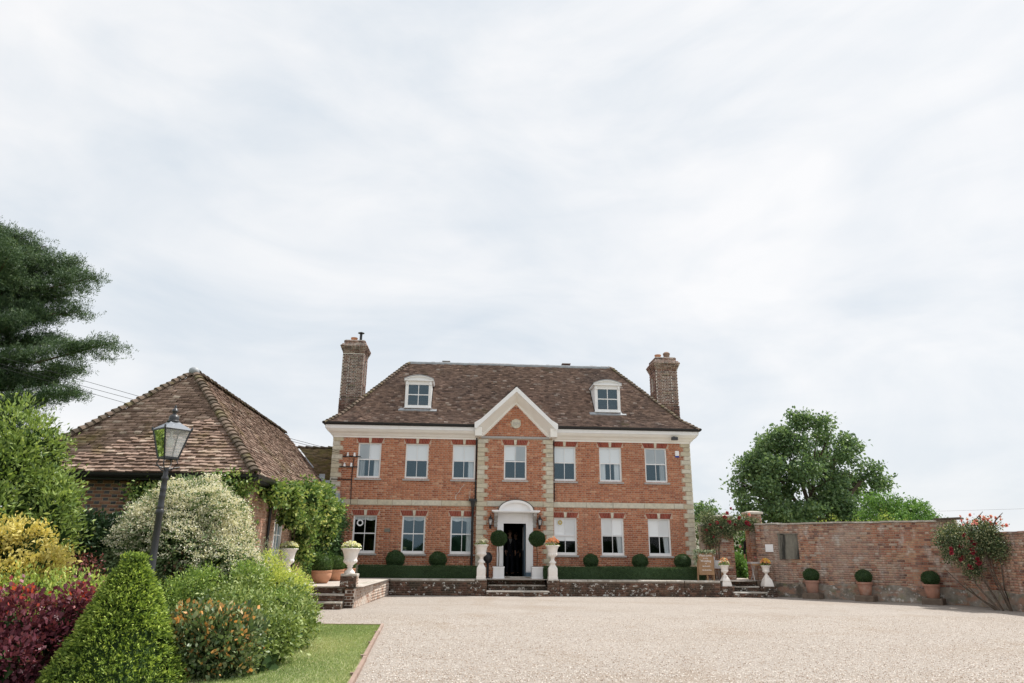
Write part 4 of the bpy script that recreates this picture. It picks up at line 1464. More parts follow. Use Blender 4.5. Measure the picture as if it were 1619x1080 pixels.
# ---- chimneys
def chimney(xc, yc, w, d, z0, z1, pots):
    ch = MB()
    x0, x1, y0, y1 = xc - w / 2, xc + w / 2, yc - d / 2, yc + d / 2
    ch.box(x0 + 0.02, x1 - 0.02, y0 + 0.02, y1 - 0.02, z0, z1 - 0.1)
    co = ch.build('chimney', M['chimmortar'], house, local=False)
    zsh = 8.05
    faces = (((x0, y0, 0), (1, 0, 0), (0, -1, 0), w), ((x1, y0, 0), (0, 1, 0), (1, 0, 0), d), ((x0, y1, 0), (0, -1, 0), (-1, 0, 0), d), ((x1, y1, 0), (-1, 0, 0), (0, 1, 0), w))
    zc = z1 - 0.62
    for O, U, Nn, ww in faces:
        # face frame proud of two sunk panels
        pan = [(0.25, ww - 0.25, zsh + 0.72, zc - 0.2), (0.25, ww - 0.25, zsh + 0.12, zsh + 0.56)]
        rows = brick_rows(free_spans(-0.045, ww + 0.045, pan), zsh, zc, course=0.072)
        bricks_mesh('brickwork', rows, Vector(O) + Vector(Nn) * 0.045, U, Nn, M['chimbrick'], co, proud=0.012)
        fm = MB()
        O0 = Vector(O) + Vector(Nn) * 0.046
        sheet_holes(fm, O0, U, -0.046, ww + 0.046, zsh, zc, pan, Nn, 0.09)
        fm.build('panel_frame', M['chimmortar'], co, local=False)
        pr = np.concatenate([brick_rows(lambda v, p=p: [(p[0], p[1])], p[2], p[3], course=0.072) for p in pan])
        bricks_mesh('brickwork', pr, Vector(O) - Vector(Nn) * 0.035, U, Nn, M['chimbrick'], co, proud=0.02)
        rows = brick_rows(lambda v: [(-0.06, ww + 0.06)], z0, zsh, course=0.072)
        bricks_mesh('brickwork', rows, Vector(O) + Vector(Nn) * 0.055, U, Nn, M['chimbrick'], co, proud=0.012)
    # corbelled head
    levels = [(0.05, zc, zc + 0.075), (0.075, zc + 0.075, zc + 0.15), (0.105, zc + 0.15, zc + 0.225), (0.135, zc + 0.225, zc + 0.30), (0.16, zc + 0.30, zc + 0.37), (0.11, zc + 0.37, zc + 0.44), (0.03, zc + 0.44, z1)]
    for e, a, b in levels:
        c = MB()
        c.box(x0 - e, x1 + e, y0 - e, y1 + e, a, b + 0.004)
        c.build('corbel_course', M['chimmortar'], co, local=False)
        for O, U, Nn, ww in faces:
            O2 = Vector(O) + Vector(Nn) * e
            rows = brick_rows(lambda v: [(-e, ww + e)], a, b, course=(b - a) / max(1, round((b - a) / 0.072)), L=0.16 if e > 0.1 else 0.225, flemish=False)
            bricks_mesh('brickwork', rows, O2, U, Nn, M['chimbrick'], co, proud=0.014, jit=0.012)
    c = MB()
    c.box(x0 - 0.0, x1 + 0.0, y0, y1, z1 + 0.004, z1 + 0.03)
    c.build('flaunching', M['sillgrey'], co, local=False)
    for kind, px in pots:
        p = MB()
        if kind == 'pot':
            p.lathe([(0.15, 0), (0.14, 0.12), (0.16, 0.14), (0.155, 0.17), (0.11, 0.17), (0.10, 0.05)], (px, yc - 0.25, z1 + 0.02), 14)
            p.build('chimney_pot', M['terracotta'], co, local=False, smooth=40)
        elif kind == 'cowl':
            p.lathe([(0.06, 0), (0.06, 0.34), (0.055, 0.36), (0.15, 0.40), (0.15, 0.42), (0.03, 0.47)], (px, yc - 0.25, z1 + 0.02), 14)
            p.build('flue_cowl', M['black'], co, local=False, smooth=40)
        else:
            p.lathe([(0.15, 0), (0.14, 0.16), (0.165, 0.19), (0.165, 0.25), (0.11, 0.31), (0.02, 0.34)], (px, yc - 0.25, z1 + 0.02), 14)
            p.build('chimney_pot', M['barntile'], co, local=False, smooth=40)


chimney(-7.17, 3.6, 0.86, 1.0, 5.5, 10.72, [('pot', -7.25), ('cowl', -6.95)])
chimney(7.30, 3.6, 0.92, 1.0, 5.5, 10.30, [('pot', 7.02), ('hood', 7.44)])

# ---- door surround, pediment and open door
ds = MB()
for s, x0, x1 in ((-1, -0.66, DX0), (1, DX1, 0.72)):
    ds.box(x0, x1, YB - 0.10, YB + 0.14, TZ, 2.53)
    ds.box(x0 + 0.035, x1 - 0.03, YB - 0.125, YB - 0.10, TZ + 0.25, 2.40)
ds.box(-0.66, 0.72, YB - 0.10, YB + 0.14, 2.53, 2.92)
ds.box(-0.50, 0.55, YB - 0.115, YB - 0.10, 2.62, 2.90)
dso = ds.build('door_surround', M['white'], house, local=False)
pb_ = MB()
for x0, x1 in ((-0.66, DX0), (DX1, 0.72)):
    pb_.box(x0 - 0.01, x1 + 0.01, YB - 0.14, YB - 0.0, TZ, TZ + 0.2)
pb_.build('pilaster_base', M['doorblue'], dso, local=False)
for s, xx in ((-1, -0.72), (1, 0.78)):
    b = MB()
    prof_ = [(YB, 2.38), (YB - 0.06, 2.38), (YB - 0.09, 2.46), (YB - 0.10, 2.60), (YB - 0.22, 2.72), (YB - 0.36, 2.80), (YB - 0.38, 2.92), (YB, 2.92)]
    b.xsweep(prof_, xx - 0.065, xx + 0.065)
    for k in range(3):
        b.box(xx - 0.075, xx + 0.075, YB - 0.12 - 0.06 * k, YB - 0.02, 2.44 + 0.14 * k, 2.47 + 0.14 * k)
    b.build('bracket', M['sillgrey'], dso, local=False)
pd = MB()
cx_ = 0.035
def seg_arc(w, h, z, n=18):
    return [(cx_ + w * math.cos(math.pi * k / n), z + h * math.sin(math.pi * k / n)) for k in range(n + 1)]
yb0, yb1 = YB - 0.46, YB
pd.box(cx_ - 0.88, cx_ + 0.88, yb0, yb1, 2.92, 2.955)
pd.box(cx_ - 0.92, cx_ + 0.92, yb0 - 0.05, yb1, 2.955, 2.985)
for s in (-1, 1):
    x0, x1 = sorted((cx_ + s * 0.58, cx_ + s * 0.92))
    pd.box(x0, x1, yb0 - 0.05, yb1, 2.985, 3.01)
out_, inn_ = seg_arc(0.66, 0.40, 2.985), seg_arc(0.56, 0.31, 2.985)
n = len(out_)
for k in range(n - 1):
    a, b, c, d = inn_[k], out_[k], out_[k + 1], inn_[k + 1]
    pd.add([(a[0], yb0 - 0.04, a[1]), (b[0], yb0 - 0.05, b[1]), (c[0], yb0 - 0.05, c[1]), (d[0], yb0 - 0.04, d[1]),
            (a[0], yb1, a[1]), (b[0], yb1, b[1]), (c[0], yb1, c[1]), (d[0], yb1, d[1])], [(0, 3, 2, 1), (0, 4, 7, 3), (1, 2, 6, 5)])
pd.prism(inn_, yb0 + 0.06, yb0 + 0.09)
pd.build('pediment', M['white'], dso, local=False)
lr = MB()
o2 = seg_arc(0.69, 0.425, 2.985)
for k in range(n - 1):
    a, b = o2[k], o2[k + 1]
    lr.add([(a[0], yb0 - 0.06, a[1]), (b[0], yb0 - 0.06, b[1]), (b[0], yb1, b[1]), (a[0], yb1, a[1])], [(0, 1, 2, 3)])
lr.build('lead_roof', M['lead'], dso, local=False)
# door leaf standing open inside
dl = MB()
dl.box(DX1 - 0.055, DX1 - 0.005, YB + 0.15, YB + 0.95, TZ + 0.02, DZ - 0.02)
dlo = dl.build('door', M['doorblue'], house, local=False)
dl = MB()
dl.add([(DX1 - 0.058, YB + 0.25, TZ + 1.0), (DX1 - 0.058, YB + 0.85, TZ + 1.0), (DX1 - 0.058, YB + 0.85, DZ - 0.12), (DX1 - 0.058, YB + 0.25, DZ - 0.12)], [(0, 1, 2, 3)])
dl.build('pane', M['curtain'], dlo, local=False)
dl = MB()
dl.lathe([(0.012, 0), (0.03, 0.01), (0.03, 0.04), (0.012, 0.05)], (DX1 - 0.09, YB + 0.85, TZ + 1.0), 10)
dl.build('handle', M['iron'], dlo, local=False, smooth=50)
st = MB()
st.bbox(-0.72, 0.78, YB - 0.34, YB + 0.14, TZ - 0.03, TZ + 0.05, 0.01)
st.build('doorstep', M['coping'], house, local=False)

# ---- rainwater pipes, hopper, cables
dp = MB()
dp.tube([(-1.62, -0.10, TZ), (-1.62, -0.10, 3.0)], 0.045, 8)
dp.tube([(-1.62, -0.10, 3.0), (-1.62, -0.12, 3.12)], 0.05, 8)
for z in (1.2, 2.2): dp.lathe([(0.06, 0), (0.06, 0.05)], (-1.62, -0.10, z), 10)
dp.tube([(-1.53, -0.06, 3.4), (-1.53, -0.06, CORN + 0.05)], 0.028, 8)
dpo = dp.build('downpipe', M['black'], house, local=False, smooth=50)
hp = MB()
hp.add([(-1.72, -0.2, 3.36), (-1.52, -0.2, 3.36), (-1.52, -0.01, 3.36), (-1.72, -0.01, 3.36), (-1.67, -0.16, 3.12), (-1.57, -0.16, 3.12), (-1.57, -0.04, 3.12), (-1.67, -0.04, 3.12)],
       [(0, 1, 2, 3), (7, 6, 5, 4), (0, 4, 5, 1), (1, 5, 6, 2), (2, 6, 7, 3), (3, 7, 4, 0)])
hp.box(-1.78, -1.47, -0.21, -0.005, 3.36, 3.44)
hp.build('hopper', M['black'], dpo, local=False)
dp = MB()
dp.tube([(-6.62, -0.05, TZ), (-6.62, -0.05, 3.1)], 0.035, 8)
dp.tube([(1.585, -0.05, 3.4), (1.585, -0.05, CORN + 0.02)], 0.02, 6)
dp.build('downpipe', M['black'], house, local=False, smooth=50)
cb = MB()
cb.tube([(-6.33, -0.03, 3.2), (-6.36, -0.03, 3.9), (-6.36, -0.03, 4.55), (-6.33, -0.04, 4.95)], 0.018, 5)
cb.tube([(-7.15, -0.045, 4.13), (-6.36, -0.045, 4.12)], 0.018, 5)
cb.build('cable', M['black'], house, local=False)
# repair crack in the brickwork
cr_ = MB()
pts_ = [(-1.98, 4.02), (-2.02, 3.93), (-2.10, 3.86), (-2.17, 3.72), (-2.26, 3.62), (-2.30, 3.55), (-2.29, 3.42)]
for (a, b), (c, d) in zip(pts_[:-1], pts_[1:]): cr_.beam((a, -0.012, b), (c, -0.012, d), 0.02, 0.012)
pts_ = [(-1.72, 3.85), (-1.75, 3.7), (-1.74, 3.58), (-1.78, 3.42)]
for (a, b), (c, d) in zip(pts_[:-1], pts_[1:]): cr_.beam((a, -0.012, b), (c, -0.012, d), 0.010, 0.012)
cr_.build('mortar_repair', M['chimmortar'], house, local=False)
# wall fittings
for z, xx in ((5.02, -6.45), (4.62, -6.55)):
    b = MB()
    b.box(xx - 0.32, xx + 0.38, -0.06, -0.02, z - 0.025, z + 0.015)
    ins = thing('insulator_bracket', 'iron bracket with white insulators beside upper corner window, ' + ('upper of two' if z > 4.9 else 'lower of two'), 'bracket', (xx, 0, z), group='insulator brackets on the facade')
    b.build('bar', M['black'], ins, local=False)
    for dx in (-0.12, 0.14):
        c = MB()
        c.lathe([(0.045, 0), (0.05, 0.05), (0.035, 0.08), (0.045, 0.10), (0.03, 0.14)], (xx + dx, -0.09, z - 0.0), 10)
        c.build('insulator', M['white'], ins, local=False, smooth=50)
ab = thing('alarm_box', 'small white alarm box with blue base high on the facade', 'alarm', (6.62, 0, 5.32))
b = MB(); b.bbox(6.54, 6.70, -0.07, 0, 5.27, 5.47, 0.012); b.build('cover', M['white'], ab, local=False)
M['blue'] = mat('blue_plastic', [(0.03, 0.06, 0.35)], 0.4, None, use_tint=False)
b = MB(); b.bbox(6.54, 6.70, -0.07, 0, 5.21, 5.266, 0.012); b.build('base', M['blue'], ab, local=False)
fl = thing('floodlight', 'dark floodlight fixed under the white eaves at the corner', 'light', (6.42, -0.35, 5.97))
b = MB(); b.bbox(6.33, 6.58, -0.45, -0.30, 5.86, 5.98, 0.015); b.build('housing', M['iron'], fl, local=False)
b = MB(); b.beam((6.45, -0.36, 5.98), (6.45, -0.3, 6.02), 0.03, 0.03); b.build('bracket', M['black'], fl, local=False)
pl = MB(); pl.bbox(-4.98, -4.76, -0.03, 0, 2.16, 2.30, 0.008)
tag(pl.build('wall_plaque', M['greywood'], None, origin=(-4.87, 0, 2.23)), 'small dark grey plaque on the brickwork between two lower windows', 'plaque')


def wall_lantern(x, which):
    r = thing('wall_lantern', f'black carriage lantern on the brickwork {which} the front door', 'lantern', (x, YB, 2.55), group='lanterns beside the front door')
    b = MB()
    b.box(-0.04, 0.04, -0.015, 0, -0.22, 0.05)
    b.tube([(0, -0.01, -0.15), (0, -0.10, -0.2), (0, -0.16, -0.15), (0, -0.16, -0.08)], 0.012, 6)
    b.build('arm', M['black'], r)
    b = MB()
    for sx in (-1, 1):
        for sy in (-1, 1):
            b.beam((sx * 0.05, -0.16 + sy * 0.05, -0.08), (sx * 0.08, -0.16 + sy * 0.08, 0.12), 0.014, 0.014)
    b.lathe([(0.02, -0.11), (0.075, -0.09), (0.075, -0.075)], (0, -0.16, 0), 4, rot=math.pi / 4)
    b.lathe([(0.13, 0.12), (0.12, 0.135), (0.05, 0.20), (0.05, 0.225), (0.03, 0.25), (0.012, 0.27), (0.02, 0.295), (0.004, 0.33)], (0, -0.16, 0), 4, rot=math.pi / 4)
    b.build('frame', M['black'], r)
    b = MB()
    for sx, sy in ((-1, -1), (1, -1), (1, 1), (-1, 1)):
        nx, ny = {(-1, -1): (1, -1), (1, -1): (1, 1), (1, 1): (-1, 1), (-1, 1): (-1, -1)}[(sx, sy)]
        b.add([(sx * 0.05, -0.16 + sy * 0.05, -0.07), (nx * 0.05, -0.16 + ny * 0.05, -0.07), (nx * 0.08, -0.16 + ny * 0.08, 0.12), (sx * 0.08, -0.16 + sy * 0.08, 0.12)], [(0, 1, 2, 3)])
    b.build('pane', M['lampglass'], r)
    b = MB()
    b.lathe([(0.012, -0.07), (0.012, 0.0), (0.03, 0.03), (0.03, 0.07), (0.01, 0.1)], (0, -0.16, 0), 8)
    b.build('candle_bulb', M['white'], r, smooth=50)


wall_lantern(-0.93, 'left of')
wall_lantern(0.98, 'right of')

# ================================================================== TERRACE WALLS AND STEPS
def brick_box(root, x0, x1, y0, y1, z0, z1, material, mortar, faces='front', singles=0, darkhead=False, core_name='wall', proud=0.008):
    """a block of masonry whose listed faces carry real bricks"""
    c = MB()
    c.box(x0, x1, y0, y1, z0, z1)
    c.build(core_name, mortar, root, local=False)
    for f in faces.split():
        O, U, Nn, w = {'front': ((x0, y0, 0), (1, 0, 0), (0, -1, 0), x1 - x0), 'right': ((x1, y0, 0), (0, 1, 0), (1, 0, 0), y1 - y0),
                       'left': ((x0, y1, 0), (0, -1, 0), (-1, 0, 0), y1 - y0), 'back': ((x1, y1, 0), (-1, 0, 0), (0, 1, 0), x1 - x0)}[f]
        rows = brick_rows(lambda v, w=w: [(-0.006, w + 0.006)], z0, z1)
        brick_face(root, rows, O, U, Nn, material, singles=singles if f in ('front', 'right') else 0, darkhead=darkhead, proud=proud)


YW = -2.0
def coping_run(root, x0, x1, y0, y1, z, lmin=0.6, lmax=1.1, th=0.055, along='x', name='coping_stone', mk='coping', over=0.02):
    u, ue = (x0, x1) if along == 'x' else (y0, y1)
    while u < ue - 0.02:
        w = min(random.uniform(lmin, lmax), ue - u)
        if ue - u - w < 0.2: w = ue - u
        b = MB()
        dz = random.uniform(-0.004, 0.004)
        if along == 'x': b.bbox(u + 0.003, u + w - 0.003, y0 - over, y1, z - th, z + dz + 0.004, 0.012)
        else: b.bbox(x0 - over, x1 + over, u + 0.003, u + w - 0.003, z - th, z + dz + 0.004, 0.012)
        b.build(name, M[mk], root, local=False)
        u += w


for (x0, x1, lab, grp) in ((-4.47, -1.50, 'low mossy brick terrace wall left of the front steps, blotched with lichen', None), (1.50, 6.0, 'long low mossy brick terrace wall right of the front steps', None), (6.02, 7.32, 'short stretch of low terrace wall under the wooden welcome board', None)):
    r = thing('terrace_wall', lab, 'wall', ((x0 + x1) / 2, YW, 0))
    brick_box(r, x0, x1, YW, YW + 0.23, 0.0, TZ - 0.06, M['terbrick'], M['termortar'])
    coping_run(r, x0, x1, YW, YW + 0.32, TZ)
for (x, lab) in ((-1.29, 'square brick pier at the left end of the front steps'), (1.27, 'square brick pier at the right end of the front steps')):
    r = thing('brick_pier', lab, 'pier', (x, YW, 0))
    brick_box(r, x - 0.205, x + 0.205, YW - 0.06, YW + 0.35, 0, TZ - 0.02, M['terbrick'], M['termortar'], 'front right left')
    coping_run(r, x - 0.205, x + 0.205, YW - 0.05, YW + 0.35, TZ - 0.002, 2, 3, th=0.03, over=0.03)


def steps(label, x0, x1, yf, n, z1, depth=0.30, first_over=0.0, proj=0.0, mk='terbrick'):
    r = thing('stone_steps', label, 'steps', ((x0 + x1) / 2, yf, 0))
    h = z1 / n
    for k in range(n):
        y = yf + k * depth - (proj if k == 0 else 0)
        e = first_over if k == 0 else 0.0
        s = MB()
        s.box(x0 - e, x1 + e, y + 0.02, y + depth + 0.1 + (proj if k == 0 else 0), k * h, (k + 1) * h - 0.045)
        so = s.build('step', M['termortar'], r, local=False)
        rows = brick_rows(lambda v: [(x0 - e, x1 + e)], k * h, (k + 1) * h - 0.045, course=(h - 0.045) / max(1, round((h - 0.045) / 0.075)))
        bricks_mesh('brickwork', rows, (0, y + 0.02, 0), (1, 0, 0), (0, -1, 0), M[mk], so)
        if k < n - 1 or True:
            t = MB()
            t.bbox(x0 - e - 0.005, x1 + e + 0.005, y - 0.005, y + depth + 0.03 + (proj if k == 0 else 0), (k + 1) * h - 0.045, (k + 1) * h - (0.0 if k < n - 1 else 0.004), 0.014)
            t.build('tread', M['coping'], so, local=False)
    return r


steps('three worn stone and brick steps up to the front door', -1.04, 1.03, YW - 0.05, 3, TZ, 0.30, 0.06, 0.26)
steps('three narrow steps leading up to the garden gate', 7.85, 8.85, YW - 0.04, 3, TZ, 0.27, 0.12, 0.14)
steps('three lichened brick steps at the end of the terrace beside the pale urn', -6.95, -5.10, -8.30, 3, TZ, 0.34)
for (xa, xb, lab) in ((7.34, 7.80, 'low brick pier left of the gate steps under a white urn'), (8.87, 9.36, 'low brick pier right of the gate steps under a white urn')):
    r = thing('brick_pier', lab, 'pier', ((xa + xb) / 2, YW, 0))
    brick_box(r, xa, xb, YW - 0.05, YW + 0.42, 0, 0.36, M['terbrick'], M['termortar'], 'front right left')
    c = MB(); c.box(xa, xb, YW + 0.42, YW + 0.75, 0, TZ - 0.01); c.build('back', M['termortar'], r, local=False)

# return wall of the terrace on the left, its end facing the viewer, and the block carrying the urn
r = thing('return_wall', 'low terrace wall running forward, its pale lichened side in full sun', 'wall', (-4.75, -5, 0))
x_a, x_b = -4.84, -4.50
c = MB()
c.add([(x_a, -7.85, 0), (x_b, -2.0, 0), (x_b - 0.25, -2.0, 0), (x_a - 0.25, -7.85, 0), (x_a, -7.85, TZ - 0.05), (x_b, -2.0, TZ - 0.05), (x_b - 0.25, -2.0, TZ - 0.05), (x_a - 0.25, -7.85, TZ - 0.05)],
      [(0, 1, 5, 4), (1, 2, 6, 5), (2, 3, 7, 6), (3, 0, 4, 7), (4, 5, 6, 7)])
c.build('wall', M['chimmortar'], r, local=False)
dv = Vector((x_b - x_a, 5.85, 0))
rows = brick_rows(lambda v: [(0, dv.length)], 0, TZ - 0.05, course=0.082)
brick_face(r, rows, (x_a, -7.85, 0), dv, Vector((dv.y, -dv.x, 0)), M['palebrick'], singles=90)
rows = brick_rows(lambda v: [(0, 0.25)], 0, TZ - 0.05)
brick_face(r, rows, (x_a - 0.25, -7.85, 0), (1, 0, 0), (0, -1, 0), M['terbrick'], singles=16)
nst = 7
for k in range(nst):
    a = Vector((x_a - 0.13, -7.6, TZ)).lerp(Vector((x_b - 0.13, -2.0, TZ)), k / nst)
    b = Vector((x_a - 0.13, -7.6, TZ)).lerp(Vector((x_b - 0.13, -2.0, TZ)), (k + 0.99) / nst)
    m = MB()
    m.beam(a + Vector((0, 0, -0.022)), b + Vector((0, 0, -0.022)), 0.31, 0.05)
    m.build('coping_stone', M['coping'], r, local=False)
r = thing('urn_block', 'square lichened brick block at the corner of the terrace carrying an urn', 'pier', (-5.0, -7.7, TZ))
brick_box(r, -5.22, -4.80, -7.95, -7.53, TZ, TZ + 0.27, M['terbrick'], M['termortar'], 'front left', singles=8)
rows = brick_rows(lambda v: [(0, 0.42)], TZ, TZ + 0.27)
brick_face(r, rows, (-4.80, -7.95, 0), (0, 1, 0), (1, 0, 0), M['palebrick'], singles=8)  # paler than the front face: sunlight painted into this side's brick
coping_run(r, -5.22, -4.78, -7.97, -7.51, TZ + 0.33, 2, 3, th=0.06, over=0.015)

r = thing('urn_block', 'second lichened brick block at the far side of the terrace steps', 'pier', (-6.69, -7.7, TZ))
brick_box(r, -6.90, -6.48, -7.95, -7.53, TZ, TZ + 0.27, M['terbrick'], M['termortar'], 'front left right', singles=8)
coping_run(r, -6.915, -6.46, -7.97, -7.51, TZ + 0.33, 2, 3, th=0.06, over=0.015)

# ================================================================== URNS, POTS AND TOPIARY
def flowers(root, c, R, h, cols, rng, nl=170, nf=60, ls=0.06, fs=0.045, leafm='privet'):
    cl = []
    a = rng.random(nl) * 6.28
    rr = R * np.sqrt(rng.random(nl))
    P = np.stack([c[0] + rr * np.cos(a), c[1] + rr * np.sin(a), c[2] + h * 0.55 * (1 - (rr / R) ** 2) * rng.random(nl)], 1)
    D = np.stack([np.cos(a) * rr / R, np.sin(a) * rr / R, 0.4 + rng.random(nl)], 1) + rng.normal(0, 0.35, (nl, 3))
    leaves('leaf_tuft', P, D, rng.uniform(0.6, 1.2, nl) * ls, G[leafm], root, 0.5, rng=rng, local=True, kind='stuff')
    for m, k in cols:
        n = nf * k // 10
        a = rng.random(n) * 6.28
        rr = R * np.sqrt(rng.random(n)) * 0.98
        P = np.stack([c[0] + rr * np.cos(a), c[1] + rr * np.sin(a), c[2] + h * (0.45 + 0.5 * (1 - (rr / R) ** 2)) * rng.uniform(0.7, 1.1, n)], 1)
        Q = np.repeat(P, 6, 0)
        D = unit(np.repeat(np.stack([np.cos(a) * rr / R, np.sin(a) * rr / R - 0.35, np.full(n, 0.8)], 1), 6, 0))
        E = rng.normal(size=(len(Q), 3))
        E -= D * (E * D).sum(1, keepdims=True)
        leaves('blossom', Q, unit(E) + D * 0.35, fs * rng.uniform(0.7, 1.1, len(Q)), G[m], root, 0.85, rng=rng, local=True, up=0.0, kind='stuff')


def urn_profile(R, h):
    """campana urn: foot, stem, belly and a flaring rim, of rim radius R and height h"""
    return [(R * 0.50, 0), (R * 0.50, h * 0.05), (R * 0.44, h * 0.08), (R * 0.26, h * 0.17), (R * 0.22, h * 0.24), (R * 0.30, h * 0.27), (R * 0.24, h * 0.30), (R * 0.40, h * 0.36), (R * 0.60, h * 0.43), (R * 0.66, h * 0.50), (R * 0.60, h * 0.55),
            (R * 0.62, h * 0.60), (R * 0.70, h * 0.78), (R * 0.84, h * 0.92), (R * 0.98, h * 0.955), (R, h * 0.97), (R * 0.97, h), (R * 0.84, h), (R * 0.78, h * 0.93), (0.001, h * 0.92)]


def urn(label, loc, R, h, ped, cols, seed, group=None, leafm='privet', fh=0.2, steep=False):
    rng = np.random.default_rng(seed)
    r = thing('garden_urn', label, 'urn', loc, group=group)
    z = 0.0
    if ped:
        p = MB()
        hw, hp = ped
        s2 = math.sqrt(2)
        if steep: prof = [(hw, 0), (hw, 0.015), (hw * 0.93, hp * 0.3), (hw * 0.72, hp * 0.72), (hw * 0.45, hp * 0.95), (hw * 0.36, hp)]
        else: prof = [(hw * 1.08, 0), (hw * 1.06, hp * 0.17), (hw * 0.98, hp * 0.2), (hw, hp * 0.3), (hw, hp * 0.66), (hw * 0.93, hp * 0.72), (hw * 0.60, hp * 0.86), (hw * 0.48, hp)]
        p.lathe([(a * s2, b) for a, b in prof], (0, 0, 0), 4, rot=math.pi / 4)
        p.build('pedestal', M['urn'], r, smooth=25)
        z = hp
    b = MB()
    b.lathe(urn_profile(R, h), (0, 0, z - 0.004), 32, flute=0, cap=True)
    bo = b.build('bowl', M['urn'], r, smooth=50)
    lb = MB()
    for k in range(14):
        a = 2 * math.pi * k / 14
        lb.ellipsoid((R * 0.56 * math.cos(a), R * 0.56 * math.sin(a), z + h * 0.48), (R * 0.13, R * 0.13, h * 0.075), 6, 5)
    lb.build('gadroon', M['urn'], bo, smooth=80)
    sl = MB()
    sl.lathe([(R * 0.80, h * 0.94), (R * 0.4, h * 0.97), (0.002, h * 0.98)], (0, 0, z), 14)
    sl.build('soil', M['soil'], r)
    flowers(r, (0, 0, z + h * 0.96), R * 0.95, fh, cols, rng, leafm=leafm)
    return r


urn('white urn on a tapering pedestal left of the front steps, white and green planting', (-1.29, YW + 0.14, TZ + 0.003), 0.265, 0.62, (0.155, 0.56), [('whiteflower', 4)], 41, 'white urns on pedestals by the front steps', fh=0.3)
urn('white urn on a tapering pedestal right of the front steps, bronze flowers spilling over', (1.27, YW + 0.14, TZ + 0.003), 0.265, 0.62, (0.155, 0.56), [('bronze', 20)], 42, 'white urns on pedestals by the front steps', fh=0.3)
urn('pale fluted stone urn of cream pansies on the brick block at the terrace corner', (-5.02, -7.74, TZ + 0.338), 0.28, 0.66, None, [('pansy', 16)], 43, fh=0.2)
urn('pale stone urn of yellow pansies half hidden behind the grey-green bush by the outbuilding', (-6.69, -7.74, TZ + 0.338), 0.245, 0.64, None, [('pansy', 18)], 44, fh=0.2)
urn('small white urn left of the gate steps, green leaves with a few red flowers', (7.57, YW + 0.16, 0.362), 0.19, 0.40, (0.175, 0.33), [('pansy', 3), ('bronze', 3)], 45, 'small white urns by the gate steps', fh=0.26, steep=True)
urn('small white urn right of the gate steps full of red and orange flowers', (9.12, YW + 0.16, 0.362), 0.19, 0.40, (0.175, 0.33), [('bronze', 8), ('orange', 14)], 46, 'small white urns by the gate steps', fh=0.26, steep=True)


def ball_pair(R, material, rng, n=3600, squash=1.0, ls=0.03):
    """core mesh and leaf mesh of a clipped ball, about the origin"""
    mb = MB()
    mb.ellipsoid((0, 0, 0), (R * 0.93, R * 0.93, R * 0.93 * squash), 18, 12, 0.3)
    c = mb.build('inner_growth', material, None)
    u = unit(rng.normal(size=(n, 3)))
    lump = 1 + 0.035 * np.sin(u[:, 0] * 5 + 1) * np.sin(u[:, 1] * 4) + 0.025 * np.sin(u[:, 2] * 9 + u[:, 0] * 6) + 0.06 * (rng.random(n) > 0.985)
    P = u * np.array((R, R, R * squash)) * (lump * rng.uniform(0.90, 0.99, n))[:, None]
    l = leaves('clipped_foliage', P, u + rng.normal(0, 0.6, (n, 3)), rng.uniform(0.7, 1.3, n) * ls, material, None, 0.6, rng=rng, kind='stuff')
    for o in (c, l): COL.objects.unlink(o)
    return c.data, l.data


def add_ball(root, meshes, z, s=1.0, rot=0.0):
    for me, nm in zip(meshes, ('inner_growth', 'clipped_foliage')):
        o = bpy.data.objects.new(nm, me)
        link(o, root)
        o.location = (0, 0, z)
        o.scale = (s, s, s)
        o.rotation_euler = (0, 0, rot)
        if nm == 'clipped_foliage': o['kind'] = 'stuff'


brng = np.random.default_rng(99)
BALL = ball_pair(0.30, G['box'], brng, squash=0.90, n=4600)
BALLW = ball_pair(0.26, G['box'], brng, squash=0.86, n=3600)
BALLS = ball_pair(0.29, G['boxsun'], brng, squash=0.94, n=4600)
BALLT = ball_pair(0.30, G['box'], brng, n=5200, squash=0.92, ls=0.036)

for i, (x, lab) in enumerate(((-4.45, 'clipped dark box ball between the first and second lower windows from the climber'), (-2.88, 'clipped dark box ball under the sill near the drainpipe, left of the door'), (2.88, 'clipped dark box ball, first right of the front door'),
                              (4.77, 'clipped dark box ball, second right of the front door'), (6.42, 'clipped dark box ball at the far right corner of the house'))):
    r = thing('box_ball', lab, 'topiary', (x, -0.6, TZ), group='clipped box balls along the house front')
    add_ball(r, BALL, 0.63, [1.16, 1.08, 0.96, 1.0, 1.04][i], i * 1.3)
    b = MB(); b.tube([(0, 0, 0), (0, 0, 0.5)], 0.03, 6); b.build('stem', M['bark'], r)

